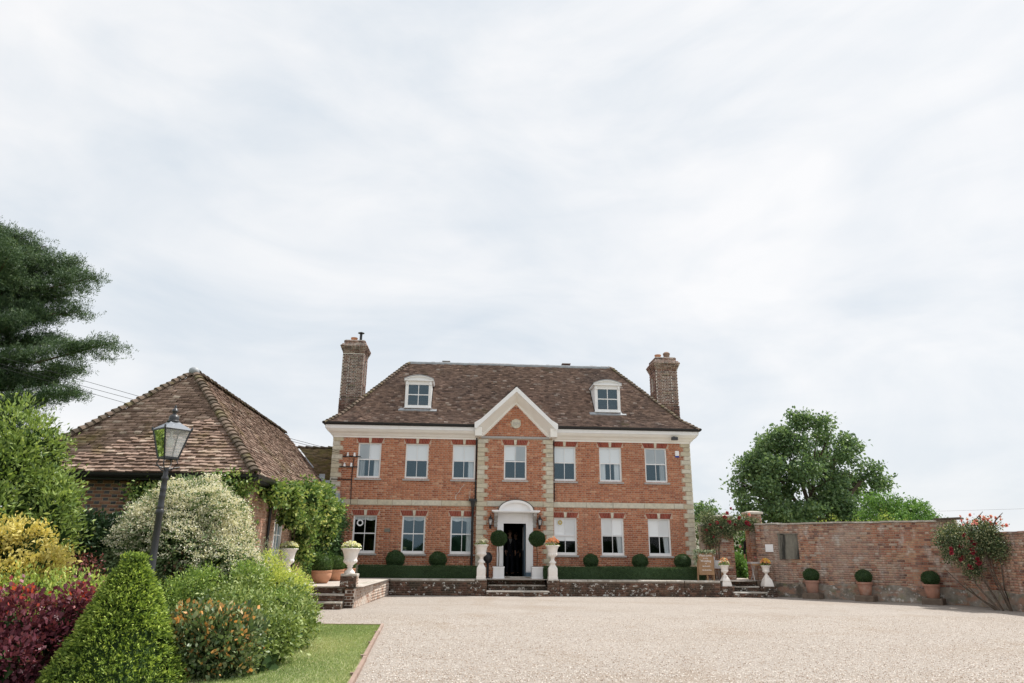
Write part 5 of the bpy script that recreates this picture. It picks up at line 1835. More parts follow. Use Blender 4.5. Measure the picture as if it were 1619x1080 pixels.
# low box hedges
def hedge(label, x0, x1, y0, y1, z0, z1, seed):
    rng = np.random.default_rng(seed)
    r = thing('box_hedge', label, 'hedge', ((x0 + x1) / 2, (y0 + y1) / 2, z0))
    c = MB()
    c.box(x0 + 0.03, x1 - 0.03, y0 + 0.03, y1 - 0.03, z0, z1 - 0.03, 0.3)
    c.build('inner_growth', G['box'], r, local=False)
    w, d, h = x1 - x0, y1 - y0, z1 - z0
    n = int(3000 * (w * h + w * d + d * h * 2))
    k = rng.choice(4, n, p=np.array([w * h, w * d, d * h, d * h]) / (w * h + w * d + 2 * d * h))
    u, v = rng.random(n), rng.random(n)
    P = np.where((k == 0)[:, None], np.stack([x0 + u * w, np.full(n, y0 + 0.02), z0 + v * h], 1),
        np.where((k == 1)[:, None], np.stack([x0 + u * w, y0 + v * d, np.full(n, z1 - 0.02)], 1),
        np.where((k == 2)[:, None], np.stack([np.full(n, x0 + 0.02), y0 + u * d, z0 + v * h], 1), np.stack([np.full(n, x1 - 0.02), y0 + u * d, z0 + v * h], 1))))
    P = P + rng.normal(0, 0.012, (n, 3)) + np.stack([np.zeros(n), 0.015 * np.sin(P[:, 0] * 3), 0.012 * np.sin(P[:, 0] * 2.1)], 1)
    Nn = np.array([(0, -1, 0.2), (0, 0, 1), (-1, 0, 0.2), (1, 0, 0.2)])[k]
    leaves('clipped_foliage', P, Nn + rng.normal(0, 0.6, (n, 3)), rng.uniform(0.02, 0.042, n), G['box'], r, 0.6, rng=rng, kind='stuff')


hedge('long low clipped box hedge in front of the left half of the house', -5.70, -1.42, -1.32, -0.88, TZ, 0.96, 1)
hedge('long low clipped box hedge in front of the right half of the house', 1.02, 7.05, -1.36, -0.90, TZ, 0.97, 2)

# standard box trees in white planters
for x, lab in ((-0.63, 'ball-headed box tree in a white square planter left of the door'), (0.80, 'ball-headed box tree in a white square planter right of the door')):
    r = thing('standard_topiary', lab, 'topiary', (x, -0.95, TZ), group='ball-headed box trees beside the front door')
    b = MB()
    b.bbox(-0.20, 0.20, -0.20, 0.20, 0.02, 0.40, 0.01)
    b.bbox(-0.215, 0.215, -0.215, 0.215, 0.37, 0.42, 0.008)
    b.bbox(-0.215, 0.215, -0.215, 0.215, 0.0, 0.05, 0.008)
    b.build('planter', M['white'], r)
    b = MB(); b.box(-0.185, 0.185, -0.185, 0.185, 0.421, 0.43); b.build('soil', M['soil'], r)
    b = MB(); b.tube([(0, 0, 0.42), (0.012, 0, 0.8), (-0.01, 0, 1.2)], 0.018, 6); b.build('stem', M['bark'], r)
    add_ball(r, BALLT, 1.42, 1.0, x)

# dark round-headed ornament beside the left planter
r = thing('dark_ornament', 'round dark object on a slim black post between the white urn and the planter', 'ornament', (-1.02, -0.75, TZ))
b = MB(); b.ellipsoid((0, 0, 0.72), (0.17, 0.17, 0.21), 16, 10); b.build('head', M['black'], r, smooth=80)
b = MB(); b.tube([(0, 0, 0), (0, 0, 0.55)], 0.045, 8); b.lathe([(0.10, 0), (0.09, 0.03), (0.04, 0.05)], (0, 0, 0), 12); b.build('post', M['black'], r, smooth=50)

# terracotta bowls with box balls on the left terrace
def bowl_pot(x, y, lab, s):
    r = thing('terracotta_pot', lab, 'plant pot', (x, y, TZ), group='round terracotta pots on the sunny terrace')
    b = MB()
    R = 0.28 * s
    b.lathe([(R * 0.55, 0), (R * 0.62, 0.012), (R * 0.90, 0.14 * s), (R * 0.985, 0.24 * s), (R * 0.95, 0.285 * s), (R * 1.0, 0.30 * s), (R * 1.01, 0.335 * s), (R * 0.97, 0.345 * s), (R * 0.88, 0.335 * s), (R * 0.85, 0.29 * s), (0.002, 0.29 * s)], (0, 0, 0), 30)
    b.build('pot', M['terracotta'], r, smooth=45)
    add_ball(r, BALLS, 0.50 * s, s * 0.98, x + y)


bowl_pot(-6.10, -5.95, 'largest round terracotta pot with a sunlit box ball, nearest the steps', 1.06)
bowl_pot(-6.02, -4.1, 'middle one of three round terracotta pots with box balls', 1.0)
bowl_pot(-5.92, -2.3, 'farthest of three round terracotta pots, partly behind the stone urn', 1.0)

# ================================================================== GATE, GARDEN WALLS
YG = -0.6
gw = thing('gate_wall', 'brick wall joining the house corner to the gate, hung with red roses', 'wall', (7.5, YG, TZ))
brick_box(gw, 7.19, 7.75, YG, YG + 0.25, TZ - 0.4, 2.50, M['oldbrick'], M['oldmortar'], 'front', singles=60)
coping_run(gw, 7.19, 7.75, YG - 0.02, YG + 0.28, 2.56, 0.3, 0.5, th=0.06)
for (xa, xb, zt, lab) in ((7.76, 8.44, 2.82, 'brick gate pier on the house side, half covered by roses'), (9.13, 9.62, 2.98, 'tall brick gate pier with a pale stone cap, at the start of the garden wall')):
    r = thing('gate_pier', lab, 'pier', ((xa + xb) / 2, YG, TZ), group='brick gate piers')
    brick_box(r, xa, xb, YG - 0.06, YG + 0.42, TZ - 0.5, zt, M['oldbrick'], M['oldmortar'], 'front left right', singles=70)
    c = MB()
    c.bbox(xa - 0.07, xb + 0.07, YG - 0.13, YG + 0.49, zt, zt + 0.08, 0.015)
    c.build('cap', M['coping'], r, local=False)
    c = MB()
    cx, cy, hw = (xa + xb) / 2, YG + 0.18, (xb - xa) / 2 + 0.03
    c.add([(cx - hw, cy - 0.28, zt + 0.08), (cx + hw, cy - 0.28, zt + 0.08), (cx + hw, cy + 0.28, zt + 0.08), (cx - hw, cy + 0.28, zt + 0.08), (cx - 0.14, cy - 0.14, zt + 0.12), (cx + 0.14, cy - 0.14, zt + 0.12), (cx + 0.14, cy + 0.14, zt + 0.12), (cx - 0.14, cy + 0.14, zt + 0.12)], [(0, 1, 5, 4), (1, 2, 6, 5), (2, 3, 7, 6), (3, 0, 4, 7), (4, 5, 6, 7)])
    c.build('cap_top', M['coping'], r, local=False)
r = thing('gate_lintel', 'flat brick lintel over the garden gateway under the roses', 'lintel', (8.78, YG, 2.4))
brick_box(r, 8.445, 9.125, YG + 0.0, YG + 0.25, 2.36, 2.74, M['oldbrick'], M['oldmortar'], 'front', singles=20)
coping_run(r, 8.445, 9.125, YG - 0.02, YG + 0.28, 2.80, 0.3, 0.5, th=0.06)
# iron gate standing open inwards
r = thing('iron_gate', 'black wrought iron garden gate standing open in the brick gateway', 'gate', (8.47, YG + 0.3, TZ))
gd = Vector((0.26, 0.72, 0)).normalized()
f = MB()
p0 = Vector((8.48, YG + 0.3, TZ + 0.05))
for z in (0.08, 0.95, 1.62): f.beam(p0 + Vector((0, 0, z)), p0 + gd * 0.78 + Vector((0, 0, z)), 0.025, 0.035)
for q in (0, 0.78): f.beam(p0 + gd * q, p0 + gd * q + Vector((0, 0, 1.72)), 0.035, 0.035)
f.build('frame', M['black'], r, local=False)
for k in range(7):
    f = MB()
    q = p0 + gd * (0.1 * (k + 0.9))
    f.tube([q + Vector((0, 0, 0.08)), q + Vector((0, 0, 1.78 + 0.06 * math.sin(k / 6 * math.pi))), q + Vector((0, 0, 1.86 + 0.06 * math.sin(k / 6 * math.pi)))], [0.009, 0.009, 0.001], 5)
    f.build('bar', M['black'], r, local=False)

# garden wall, running forward at an angle from the gate pier to a corner, then towards the viewer
def garden_wall(A, B, ztop, lab, singles, loc):
    A, B = Vector(A), Vector(B)
    d = B - A
    L_ = d.length
    u = d.normalized()
    nf = Vector((u.y, -u.x, 0))
    if nf.dot(CAM_LOC - A) < 0: nf = -nf
    r = thing('garden_wall', lab, 'wall', (A.x, A.y, 0))
    c = MB()
    q = [A, B, B - nf * 0.34, A - nf * 0.34]
    c.add([(p.x, p.y, -0.2) for p in q] + [(p.x, p.y, ztop - 0.05) for p in q], [(0, 1, 5, 4), (1, 2, 6, 5), (2, 3, 7, 6), (3, 0, 4, 7), (4, 5, 6, 7)])
    c.build('wall', M['oldmortar'], r, local=False)
    if u.cross(Vector((0, 0, 1))).dot(nf) < 0:
        u0, O = -u, B
    else:
        u0, O = u, A
    rows = brick_rows(lambda v: [(0.0, L_)], 0.445, ztop - 0.05)
    brick_face(r, rows, O, u0, nf, M['oldbrick'], singles=singles, proud=0.010)
    rows = brick_rows(lambda v: [(0.0, L_)], 0.0, ztop - 0.05)
    bricks_mesh('brickwork', rows, B - nf * 0.34 if u0 == u else A - nf * 0.34, -u0, -nf, M['oldbrick'], r)
    c = MB()
    n = max(3, int(L_ / 0.5))
    for k in range(n):
        a, b = O + u0 * (L_ * k / n), O + u0 * (L_ * (k + 1) / n)
        e0, e1 = nf * (0.035 + 0.02 * math.sin(k * 1.7)), nf * (0.035 + 0.02 * math.sin((k + 1) * 1.7))
        zt0, zt1 = 0.47 + 0.04 * math.sin(k * 2.3), 0.47 + 0.04 * math.sin((k + 1) * 2.3)
        c.add([a + e0 + nf * 0.02, b + e1 + nf * 0.02, b + e1 + Vector((0, 0, zt1)), a + e0 + Vector((0, 0, zt0)), b + Vector((0, 0, zt1 + 0.03)), a + Vector((0, 0, zt0 + 0.03))], [(0, 1, 2, 3), (3, 2, 4, 5)])
    c.build('plinth', M['plinthflint'], r, local=False)
    n = int(L_ / 0.42)
    for k in range(n):
        a, b = A + u * (L_ * k / n + 0.004), A + u * (L_ * (k + 1) / n - 0.004)
        mid = -nf * 0.17
        m = MB()
        zz = ztop - 0.02 + random.uniform(-0.008, 0.008)
        m.beam(a + mid + Vector((0, 0, zz)), b + mid + Vector((0, 0, zz + random.uniform(-0.008, 0.008))), 0.46, 0.05)
        m.build('coping_tile', M['coping'] if loc else M['oldbrick'], r, local=False)
    return r, u, nf


W1A, W1B = (9.20, -0.974, 0), (13.88, -5.74, 0)
gwall, gu, gn = garden_wall(W1A, W1B, 2.60, 'tall weathered brick garden wall running forward from the gate to the corner', 260, True)
W2A, W2B = (13.90, -5.5, 0), (13.55, -14.0, 0)
gwall2, gu2, gn2 = garden_wall(W2A, W2B, 2.16, 'lower brick garden wall coming towards the viewer behind the climbing rose', 230, False)
# tile-capped end of the taller wall
c = MB()
c.beam(Vector((13.45, -5.42, 2.615)), Vector((13.98, -5.96, 2.635)), 0.54, 0.055)
c.build('coping_tile', M['hiptile'], gwall, local=False)


def on_wall(s, out=0.0, z=0.0):
    return Vector(W1A) + gu * (s + 0.43) + gn * out + Vector((0, 0, z))


rzw = math.atan2(gu.y, gu.x)
# weathered wooden panel and white notice on the wall
r = thing('wall_panel', 'weathered grey panel with dark stains fixed to the garden wall', 'panel', on_wall(0.80, 0, 1.75), rzw)
b = MB(); b.bbox(-0.36, 0.36, -0.06, -0.004, -0.44, 0.43, 0.008); b.build('board', M['greywood'], r)
b = MB(); b.bbox(-0.38, 0.38, -0.085, 0.0, 0.432, 0.47, 0.006); b.build('top_rail', M['greywood'], r)
b = MB()
b.bbox(-0.15, 0.15, -0.05, -0.032, -0.135, 0.135, 0.004)
nb = tag(b.build('notice_board', M['white'], None), 'small blank white notice fixed beside the tall gate pier', 'notice')
nb.location = on_wall(0.08, 0, 1.70)
nb.rotation_euler = (0, 0, rzw)
b = MB()
b.bbox(-0.13, 0.13, -0.02, 0, -0.05, 0.05, 0.004)
nb = tag(b.build('name_plaque', M['coping'], None), 'small cream plaque on the rose-covered gate pier', 'plaque')
nb.location = (8.10, YG - 0.07, 1.96)

# square terracotta pots with box balls along the garden wall
for (s, lab) in ((1.62, 'weathered terracotta pot with box ball on the wall foot, nearest the gate'), (3.36, 'weathered terracotta pot with box ball at the middle of the garden wall'), (5.36, 'weathered terracotta pot with box ball beside the climbing rose corner')):
    p = on_wall(s, 0.36)
    r = thing('terracotta_pot', lab, 'plant pot', (p.x, p.y, 0), rzw, group='terracotta pots along the garden wall')
    b = MB(); b.bbox(-0.29, 0.29, -0.26, 0.29, 0.0, 0.19, 0.02); b.build('plinth_block', M['termortar'], r)
    b = MB()
    b.lathe([(0.165, 0.192), (0.175, 0.20), (0.225, 0.52), (0.222, 0.53), (0.25, 0.54), (0.255, 0.60), (0.245, 0.61), (0.215, 0.605), (0.20, 0.56), (0.002, 0.56)], (0, 0, 0), 26)
    b.build('pot', M['oldpot'], r, smooth=45)
    add_ball(r, BALLW, 0.78, 1.0, s)

# welcome board on an easel
r = thing('welcome_board', 'wooden welcome board with white handwritten lettering on an easel, dark foliage along its top', 'sign', (6.93, -1.66, TZ), 0.04)
tl = 0.14
def eas(x, z): return (x, -0.12 + z * tl, z)
for x0, x1 in ((-0.33, -0.25), (0.27, 0.36)):
    b = MB(); b.beam(eas(x0 - 0.02, 0.0), eas(x0 + 0.06, 1.02), 0.05, 0.03); b.build('leg', M['wood'], r)
b = MB(); b.beam((0.02, -0.10, 0.0), (0.02, 0.0, 0.95), 0.05, 0.03); b.build('leg', M['wood'], r)
b = MB(); b.beam((0.0, 0.42, 0.0), (0.0, 0.06, 0.95), 0.05, 0.03); b.build('back_leg', M['wood'], r)
b = MB()
A = [eas(-0.29, 0.20), eas(0.29, 0.20), eas(0.28, 0.98), eas(-0.28, 0.98)]
q = [(x, y - 0.03, z) for x, y, z in A] + [(x, y - 0.012, z) for x, y, z in A]
b.add(q, [(0, 1, 2, 3), (7, 6, 5, 4), (0, 4, 5, 1), (1, 5, 6, 2), (2, 6, 7, 3), (3, 7, 4, 0)])
bo = b.build('board', M['wood'], r)
tilt = math.pi / 2 - math.atan(tl)
def put(txt, size, z, sh=0.2):
    o = lettering(txt, size, (0, 0, 0), bo, M['text'], (tilt, 0, 0), shear=sh, ext=0.001)
    o.location = (0, -0.12 + z * tl - 0.034, z)
put('Welcome', 0.125, 0.84)
put('to the', 0.075, 0.755)
put('Wedding', 0.11, 0.65)
put('of', 0.075, 0.575)
for (z, w) in ((0.50, 0.15), (0.365, 0.17)):        # two names too small to read
    m = MB()
    x = -w
    k = 0
    while x < w:
        x2 = x + 0.02
        m.beam((x, -0.12 + z * tl - 0.034, z + 0.02 * math.sin(k * 2.4)), (x2, -0.12 + z * tl - 0.034, z + 0.02 * math.sin((k + 1) * 2.4)), 0.010, 0.010)
        x, k = x2, k + 1
    m.build('lettering', M['text'], bo)
grg = np.random.default_rng(8)
n = 420
u = grg.random(n)
P = np.where((u < 0.68)[:, None], np.stack([-0.42 + 0.82 * grg.random(n), 0.0 + grg.normal(0, 0.03, n), 1.0 + grg.normal(0, 0.035, n)], 1), np.stack([-0.36 + grg.normal(0, 0.04, n), -0.02 + grg.normal(0, 0.03, n), 1.0 - 0.42 * grg.random(n)], 1))
leaves('garland', P, grg.normal(size=(n, 3)), grg.uniform(0.05, 0.10, n), G['lav'], r, 0.4, rng=grg, local=True, kind='stuff')
leaves('garland', P[:200] + 0.01, grg.normal(size=(200, 3)), grg.uniform(0.05, 0.10, 200), G['ivy'], r, 0.45, rng=grg, local=True, kind='stuff')

# small tables by the gate
r = thing('folding_table', 'small pale folding table with crossed legs behind the urn right of the gate steps', 'table', (9.02, -1.45, TZ))
b = MB(); b.bbox(-0.36, 0.38, -0.2, 0.2, 0.60, 0.66, 0.008); b.build('tabletop', M['sillgrey'], r)
b = MB(); b.box(-0.34, 0.36, -0.205, -0.19, 0.54, 0.60); b.build('apron', M['wood'], r)
for s in (-1, 1):
    for y in (-0.16, 0.16):
        b = MB(); b.beam((s * 0.26, y, 0), (-s * 0.0 + s * 0.20, -y, 0.60), 0.03, 0.02); b.build('leg', M['sillgrey'], r)
r = thing('white_table', 'pale grey draped side table behind the urn left of the gate steps', 'table', (7.48, -1.30, TZ))
b = MB()
vs, n = [], 28
for k in range(n):
    a = 2 * math.pi * k / n
    vs.append((0.30 * math.cos(a), 0.22 * math.sin(a), 0.70))
for k in range(n):
    a = 2 * math.pi * k / n
    w = 1.03 + 0.06 * math.sin(7 * a)
    vs.append((0.30 * w * math.cos(a), 0.22 * w * math.sin(a), 0.42))
b.add(vs, [tuple(range(n))] + [(k, n + k, n + (k + 1) % n, (k + 1) % n) for k in range(n)])
M['cloth'] = mat('grey_white_cloth', [(0.55, 0.57, 0.60)], 0.9, None, use_tint=False)
b.build('cloth', M['cloth'], r)
for s in (-1, 1):
    b = MB(); b.beam((s * 0.2, 0, 0), (s * 0.2, 0, 0.69), 0.035, 0.035); b.build('leg', M['wood'], r)
b = MB()
b.lathe([(0.045, 0), (0.06, 0.04), (0.06, 0.11), (0.028, 0.17), (0.026, 0.23), (0.034, 0.25), (0.02, 0.25)], (0, 0, 0), 14)
tag(b.build('white_bottle', M['white'], None, smooth=50), 'white bottle standing on the grey draped side table', 'bottle').location = (7.36, -1.30, TZ + 0.702)

# ================================================================== BARN WITH HIPPED ROOF
BX0, BX1, BYF, BZE, BZA = -11.93, -6.62, -11.92, 3.07, 5.97
BXC = (BX0 + BX1) / 2
barn = thing('barn', 'single-storey brick outbuilding with a big hipped clay tile roof, climbers on its wall', 'outbuilding', (BXC, -6, 0))
wx0, wx1, wyf = BX0 + 0.33, BX1 - 0.33, BYF + 0.33
# windows on the sunny wall: (y0, y1, z0, z1)
SW = [(-8.55, -7.75, 1.05, 2.25), (-4.95, -4.2, 0.60, 2.45)]
FWN = [(-9.75, -9.15, 1.0, 2.1)]
c = MB()
sheet_holes(c, (0, wyf, 0), (1, 0, 0), wx0, wx1, -0.05, BZE, [(a, b, z0, z1) for a, b, z0, z1 in FWN], (0, -1, 0), 0.12)
sheet_holes(c, (wx1, 0, 0), (0, 1, 0), wyf, -0.02, -0.05, BZE, SW, (1, 0, 0), 0.12)
c.add([(wx0, wyf, -0.05), (wx0, 0, -0.05), (wx0, 0, BZE), (wx0, wyf, BZE)], [(0, 1, 2, 3)])
c.build('wall', M['mortar'], barn, local=False)
rows = brick_rows(free_spans(wx0, wx1, FWN), 0.0, BZE - 0.02)
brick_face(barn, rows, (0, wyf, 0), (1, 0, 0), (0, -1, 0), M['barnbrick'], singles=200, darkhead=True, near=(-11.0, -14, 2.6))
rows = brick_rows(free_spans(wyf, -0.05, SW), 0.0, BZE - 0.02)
brick_face(barn, rows, (wx1, 0, 0), (0, 1, 0), (1, 0, 0), M['sunbrick'], singles=90, near=(-6, -9.5, 2.0))
for (y0, y1, z0, z1) in SW:
    w = MB()
    w.box(wx1 - 0.07, wx1 + 0.01, y0, y0 + 0.07, z0, z1)
    w.box(wx1 - 0.07, wx1 + 0.01, y1 - 0.07, y1, z0, z1)
    w.box(wx1 - 0.07, wx1 + 0.01, y0 + 0.07, y1 - 0.07, z1 - 0.07, z1)
    w.box(wx1 - 0.07, wx1 + 0.01, y0 + 0.07, y1 - 0.07, z0, z0 + 0.09)
    wo = w.build('window', M['white'], barn, local=False)
    w = MB()
    ym = (y0 + y1) / 2
    w.box(wx1 - 0.06, wx1 - 0.01, ym - 0.03, ym + 0.03, z0 + 0.09, z1 - 0.07)
    nb_ = 3
    for k in range(1, nb_):
        zz = z0 + (z1 - z0) * k / nb_
        for (ya, yb) in ((y0 + 0.07, ym - 0.03), (ym + 0.03, y1 - 0.07)):
            w.box(wx1 - 0.055, wx1 - 0.015, ya, yb, zz - 0.014, zz + 0.014)
    w.build('glazing_bar', M['white'], wo, local=False)
    for (ya, yb) in ((y0 + 0.07, ym - 0.03), (ym + 0.03, y1 - 0.07)):
        w = MB()
        w.add([(wx1 - 0.045, ya, z0 + 0.09), (wx1 - 0.045, yb, z0 + 0.09), (wx1 - 0.045, yb, z1 - 0.07), (wx1 - 0.045, ya, z1 - 0.07)], [(0, 1, 2, 3)])
        w.build('pane', M['glass'], wo, local=False)
    w = MB()
    w.bbox(wx1 - 0.02, wx1 + 0.09, y0 - 0.06, y1 + 0.06, z0 - 0.07, z0 - 0.003, 0.01)
    w.build('sill', M['white'], wo, local=False)
(xa, xb, z0, z1) = FWN[0]
w = MB()
w.box(xa, xa + 0.07, wyf - 0.02, wyf + 0.06, z0, z1); w.box(xb - 0.07, xb, wyf - 0.02, wyf + 0.06, z0, z1); w.box(xa + 0.07, xb - 0.07, wyf - 0.02, wyf + 0.06, z1 - 0.07, z1); w.box(xa + 0.07, xb - 0.07, wyf - 0.02, wyf + 0.06, z0, z0 + 0.07)
wo = w.build('window', M['white'], barn, local=False)
w = MB(); w.add([(xa + 0.07, wyf + 0.03, z0 + 0.07), (xb - 0.07, wyf + 0.03, z0 + 0.07), (xb - 0.07, wyf + 0.03, z1 - 0.07), (xa + 0.07, wyf + 0.03, z1 - 0.07)], [(0, 1, 2, 3)]); w.build('pane', M['glass'], wo, local=False)
c = MB()
c.add([(wx0 + 0.1, wyf + 0.13, 0), (wx1 - 0.13, wyf + 0.13, 0), (wx1 - 0.13, -0.1, 0), (wx0 + 0.1, -0.1, 0), (wx0 + 0.1, wyf + 0.13, BZE), (wx1 - 0.13, wyf + 0.13, BZE), (wx1 - 0.13, -0.1, BZE), (wx0 + 0.1, -0.1, BZE)],
      [(0, 1, 5, 4), (1, 2, 6, 5), (2, 3, 7, 6), (3, 0, 4, 7), (4, 5, 6, 7)])
c.build('interior', M['room'], barn, local=False)
# eaves: gutter, soffit, downpipe
c = MB()
gp = [(0, 0), (-0.06, -0.01), (-0.10, 0.03), (-0.11, 0.08), (-0.09, 0.08), (-0.06, 0.03), (0, 0.06)]
c.xsweep([(BYF - 0.02 + y, BZE - 0.10 + z) for y, z in gp], BX0 - 0.1, BX1 + 0.12)
n = len(gp)
vs = [(BX1 + 0.02 - y, BYF - 0.1, BZE - 0.10 + z) for y, z in gp] + [(BX1 + 0.02 - y, 0.0, BZE - 0.10 + z) for y, z in gp]
c.add(vs, [(i, (i + 1) % n, (i + 1) % n + n, i + n) for i in range(n)] + [tuple(range(n)), tuple(range(2 * n - 1, n - 1, -1))])
c.build('gutter', M['black'], barn, local=False)
c = MB()
c.box(BX0 + 0.02, BX1 - 0.02, BYF + 0.01, wyf + 0.01, BZE - 0.16, BZE - 0.02)
c.box(wx1 - 0.01, BX1 - 0.03, wyf + 0.01, -0.02, BZE - 0.16, BZE - 0.02)
c.build('soffit', M['black'], barn, local=False)  # soffit in black, the dark shadow under the eaves put into its colour
c = MB()
c.tube([(-10.62, BYF + 0.05, BZE - 0.1), (-10.62, wyf - 0.06, BZE - 0.3), (-10.62, wyf - 0.06, 0)], 0.04, 8)
c.tube([(wx1 + 0.07, -9.35, BZE - 0.15), (wx1 + 0.07, -9.35, 0)], 0.04, 8)
c.build('downpipe', M['black'], barn, local=False, smooth=50)
# roof
half = (BX1 - BX0) / 2
YA = BYF + half
YE = 1.0
XH = -7.6        # where the far hip meets the house front
rf = MB()
rf.add([(BX0, BYF, BZE), (BX1, BYF, BZE), (BXC, YA, BZA)], [(0, 1, 2)])
rf.add([(BX1, BYF, BZE), (BX1, 0.0, BZE), (XH, 0.0, BZE + (BX1 - XH) * (BZA - BZE) / half), (BXC, YE, BZA), (BXC, YA, BZA)], [(0, 1, 2, 3, 4)])
rf.add([(BX0, BYF, BZE), (BX0, 6, BZE), (BXC, YE, BZA), (BXC, YA, BZA)], [(0, 1, 2, 3)])
rf.add([(BXC, YE, BZA), (XH, 0.0, BZE + (BX1 - XH) * (BZA - BZE) / half), (XL - 0.02, 0.02, 3.6), (XL - 0.02, 6.0, 3.0), (BX0, 6, BZE)], [(0, 1, 2, 3, 4)])
rfo = rf.build('roof', M['underlay'], barn, local=False)
Ls = math.hypot(half, BZA - BZE)
def bf(s):
    k = s / Ls
    return [(BX0 + half * k, BX1 - half * k)] if k < 0.985 else []
tile_plane(rfo, (0, BYF, BZE), (1, 0, 0), (0, half, BZA - BZE), bf, Ls - 0.05, M['barntile'], singles=300, seed=3, wave=0.022, rise=0.058, gauge=0.106)
def bs(s):
    k = s / Ls
    x = BX1 - half * k
    return [(BYF + half * k, max(0.0, YE * (XH - x) / (XH - BXC)))]
tile_plane(rfo, (BX1, 0, BZE), (0, 1, 0), (-half, 0, BZA - BZE), bs, Ls - 0.05, M['barntile'], seed=4, wave=0.012, rise=0.046, gauge=0.104)
hip_line(rfo, (BX0, BYF, BZE + 0.03), (BXC, YA, BZA + 0.03), M['hiptile'], pitch=0.165, w=0.13, h=0.10)
hip_line(rfo, (BX1, BYF, BZE + 0.03), (BXC, YA, BZA + 0.03), M['hiptile'], pitch=0.165, w=0.13, h=0.10)
hip_line(rfo, (BXC, YA + 0.1, BZA + 0.02), (BXC, YE, BZA + 0.0), M['hiptile'], pitch=0.32, w=0.15, h=0.10, name='ridge_tile', length=0.34)
c = MB(); c.ellipsoid((BXC, YA - 0.05, BZA + 0.05), (0.14, 0.14, 0.12), 10, 6); c.build('finial_cap', M['lead'], rfo, local=False, smooth=60)
# lead flashing between the barn roof and the house front, and the rooflight strip
c = MB()
slope = (BZA - BZE) / half
def rz(x): return BZE + (BX1 - x) * slope
xs = [-7.62, -7.4, -7.17, -6.95, -6.75, -6.58]
for a, b in zip(xs[:-1], xs[1:]):
    z0, z1 = rz(a), rz(b)
    yy = -0.045 if a > -7.2 else -0.02
    c.add([(a, yy, z1 - 0.06), (b, yy, z1 - 0.06), (b, yy, z0 + 0.16), (a, yy, z0 + 0.16)], [(0, 1, 2, 3)])
    c.add([(a, yy - 0.002, z0 + 0.06), (b, yy - 0.002, z1 + 0.06), (b - 0.02, yy - 0.30, z1 + 0.09), (a - 0.02, yy - 0.30, z0 + 0.09)], [(0, 1, 2, 3)])
c.build('lead_flashing', M['lead'], barn, local=False)
c = MB()
c.beam((BXC + 0.62, YE - 0.42, BZA - 0.62), (BXC + 1.35, YE - 0.85, BZA - 1.40), 0.09, 0.05, 0.9)
c.build('lead_valley', M['lead'], rfo, local=False)

# link roof between barn and house
lk = thing('link_roof', 'mossy tiled roof linking the outbuilding with the house side', 'roof', (-8.5, 3, 0))
lz, le = 5.72, 3.6
c = MB()
c.add([(-12, 1.0, 4.0), (XL - 0.02, 1.0, 4.0), (XL - 0.02, 3.0, lz), (-12, 3.0, lz)], [(0, 1, 2, 3)])
c.add([(-12, 3.0, lz), (XL - 0.02, 3.0, lz), (XL - 0.02, 5.5, 3.4), (-12, 5.5, 3.4)], [(0, 1, 2, 3)])
c.build('roof', M['underlay'], lk, local=False)
c = MB()
c.box(-11.8, XL - 0.03, 1.25, 5.0, 0, 3.4)
c.build('wall', M['oldmortar'], lk, local=False)
M['mosstile'] = mat('mossy_tile', [(0.13, 0.10, 0.06), (0.20, 0.15, 0.08), (0.24, 0.17, 0.11)], 0.95, (6, 0.3), None, [(1.4, 0.45, 0.62, (0.20, 0.17, 0.05), (1, 1, 1), 0.9)])
tile_plane(lk, (0, 1.0, 4.0), (1, 0, 0), (0, 2.0, lz - 4.0), lambda s: [(-12, XL - 0.05)], math.hypot(2.0, lz - 4.0), M['mosstile'], seed=9)
hip_line(lk, (-10.5, 3.0, lz + 0.02), (XL - 0.05, 3.0, lz + 0.02), M['hiptile'], pitch=0.32, w=0.14, h=0.09, name='ridge_tile', length=0.34)

# ================================================================== STREET LAMP
LX, LY = -6.47, -16.97
lp = thing('street_lamp', 'old black street lamp with a tapered glass lantern among the shrubs', 'lamp', (LX, LY, 0))
b = MB()
b.lathe([(0.13, 0), (0.13, 0.30), (0.11, 0.34), (0.085, 0.40), (0.085, 0.95), (0.095, 0.98), (0.095, 1.02), (0.066, 1.08), (0.055, 1.95), (0.068, 1.97), (0.068, 2.01), (0.052, 2.03), (0.062, 2.06), (0.052, 2.08), (0.05, 2.2), (0.058, 2.22), (0.05, 2.24), (0.05, 2.30), (0.058, 2.32), (0.05, 2.34), (0.047, 2.44), (0.06, 2.46), (0.06, 2.49), (0.042, 2.51), (0.042, 2.62), (0.02, 2.64)], (0, 0, 0), 16)
b.v = [(x * 0.84, y * 0.84, z) for x, y, z in b.v]
b.build('post', M['iron'], lp, smooth=40)
rotl = math.radians(47)
def rl(x, y): return (x * math.cos(rotl) - y * math.sin(rotl), x * math.sin(rotl) + y * math.cos(rotl))
b = MB()
for sx, sy in ((-1, -1), (1, -1), (1, 1), (-1, 1)):
    x, y = rl(sx * 0.115, sy * 0.115)
    b.tube([(0.0, 0.0, 2.58), (x * 0.45, y * 0.45, 2.60), (x * 0.95, y * 0.95, 2.70), (x * 0.75, y * 0.75, 2.775)], 0.010, 5)
b.tube([(rl(-0.2, 0)[0], rl(-0.2, 0)[1], 2.66), (0, 0, 2.62), (rl(0.2, 0)[0], rl(0.2, 0)[1], 2.66)], 0.008, 5)
b.build('cradle', M['iron'], lp, smooth=60)
b = MB()
zb_, zt_ = 2.78, 3.20
cb_, ct_ = 0.105, 0.195
cor = [(-1, -1), (1, -1), (1, 1), (-1, 1)]
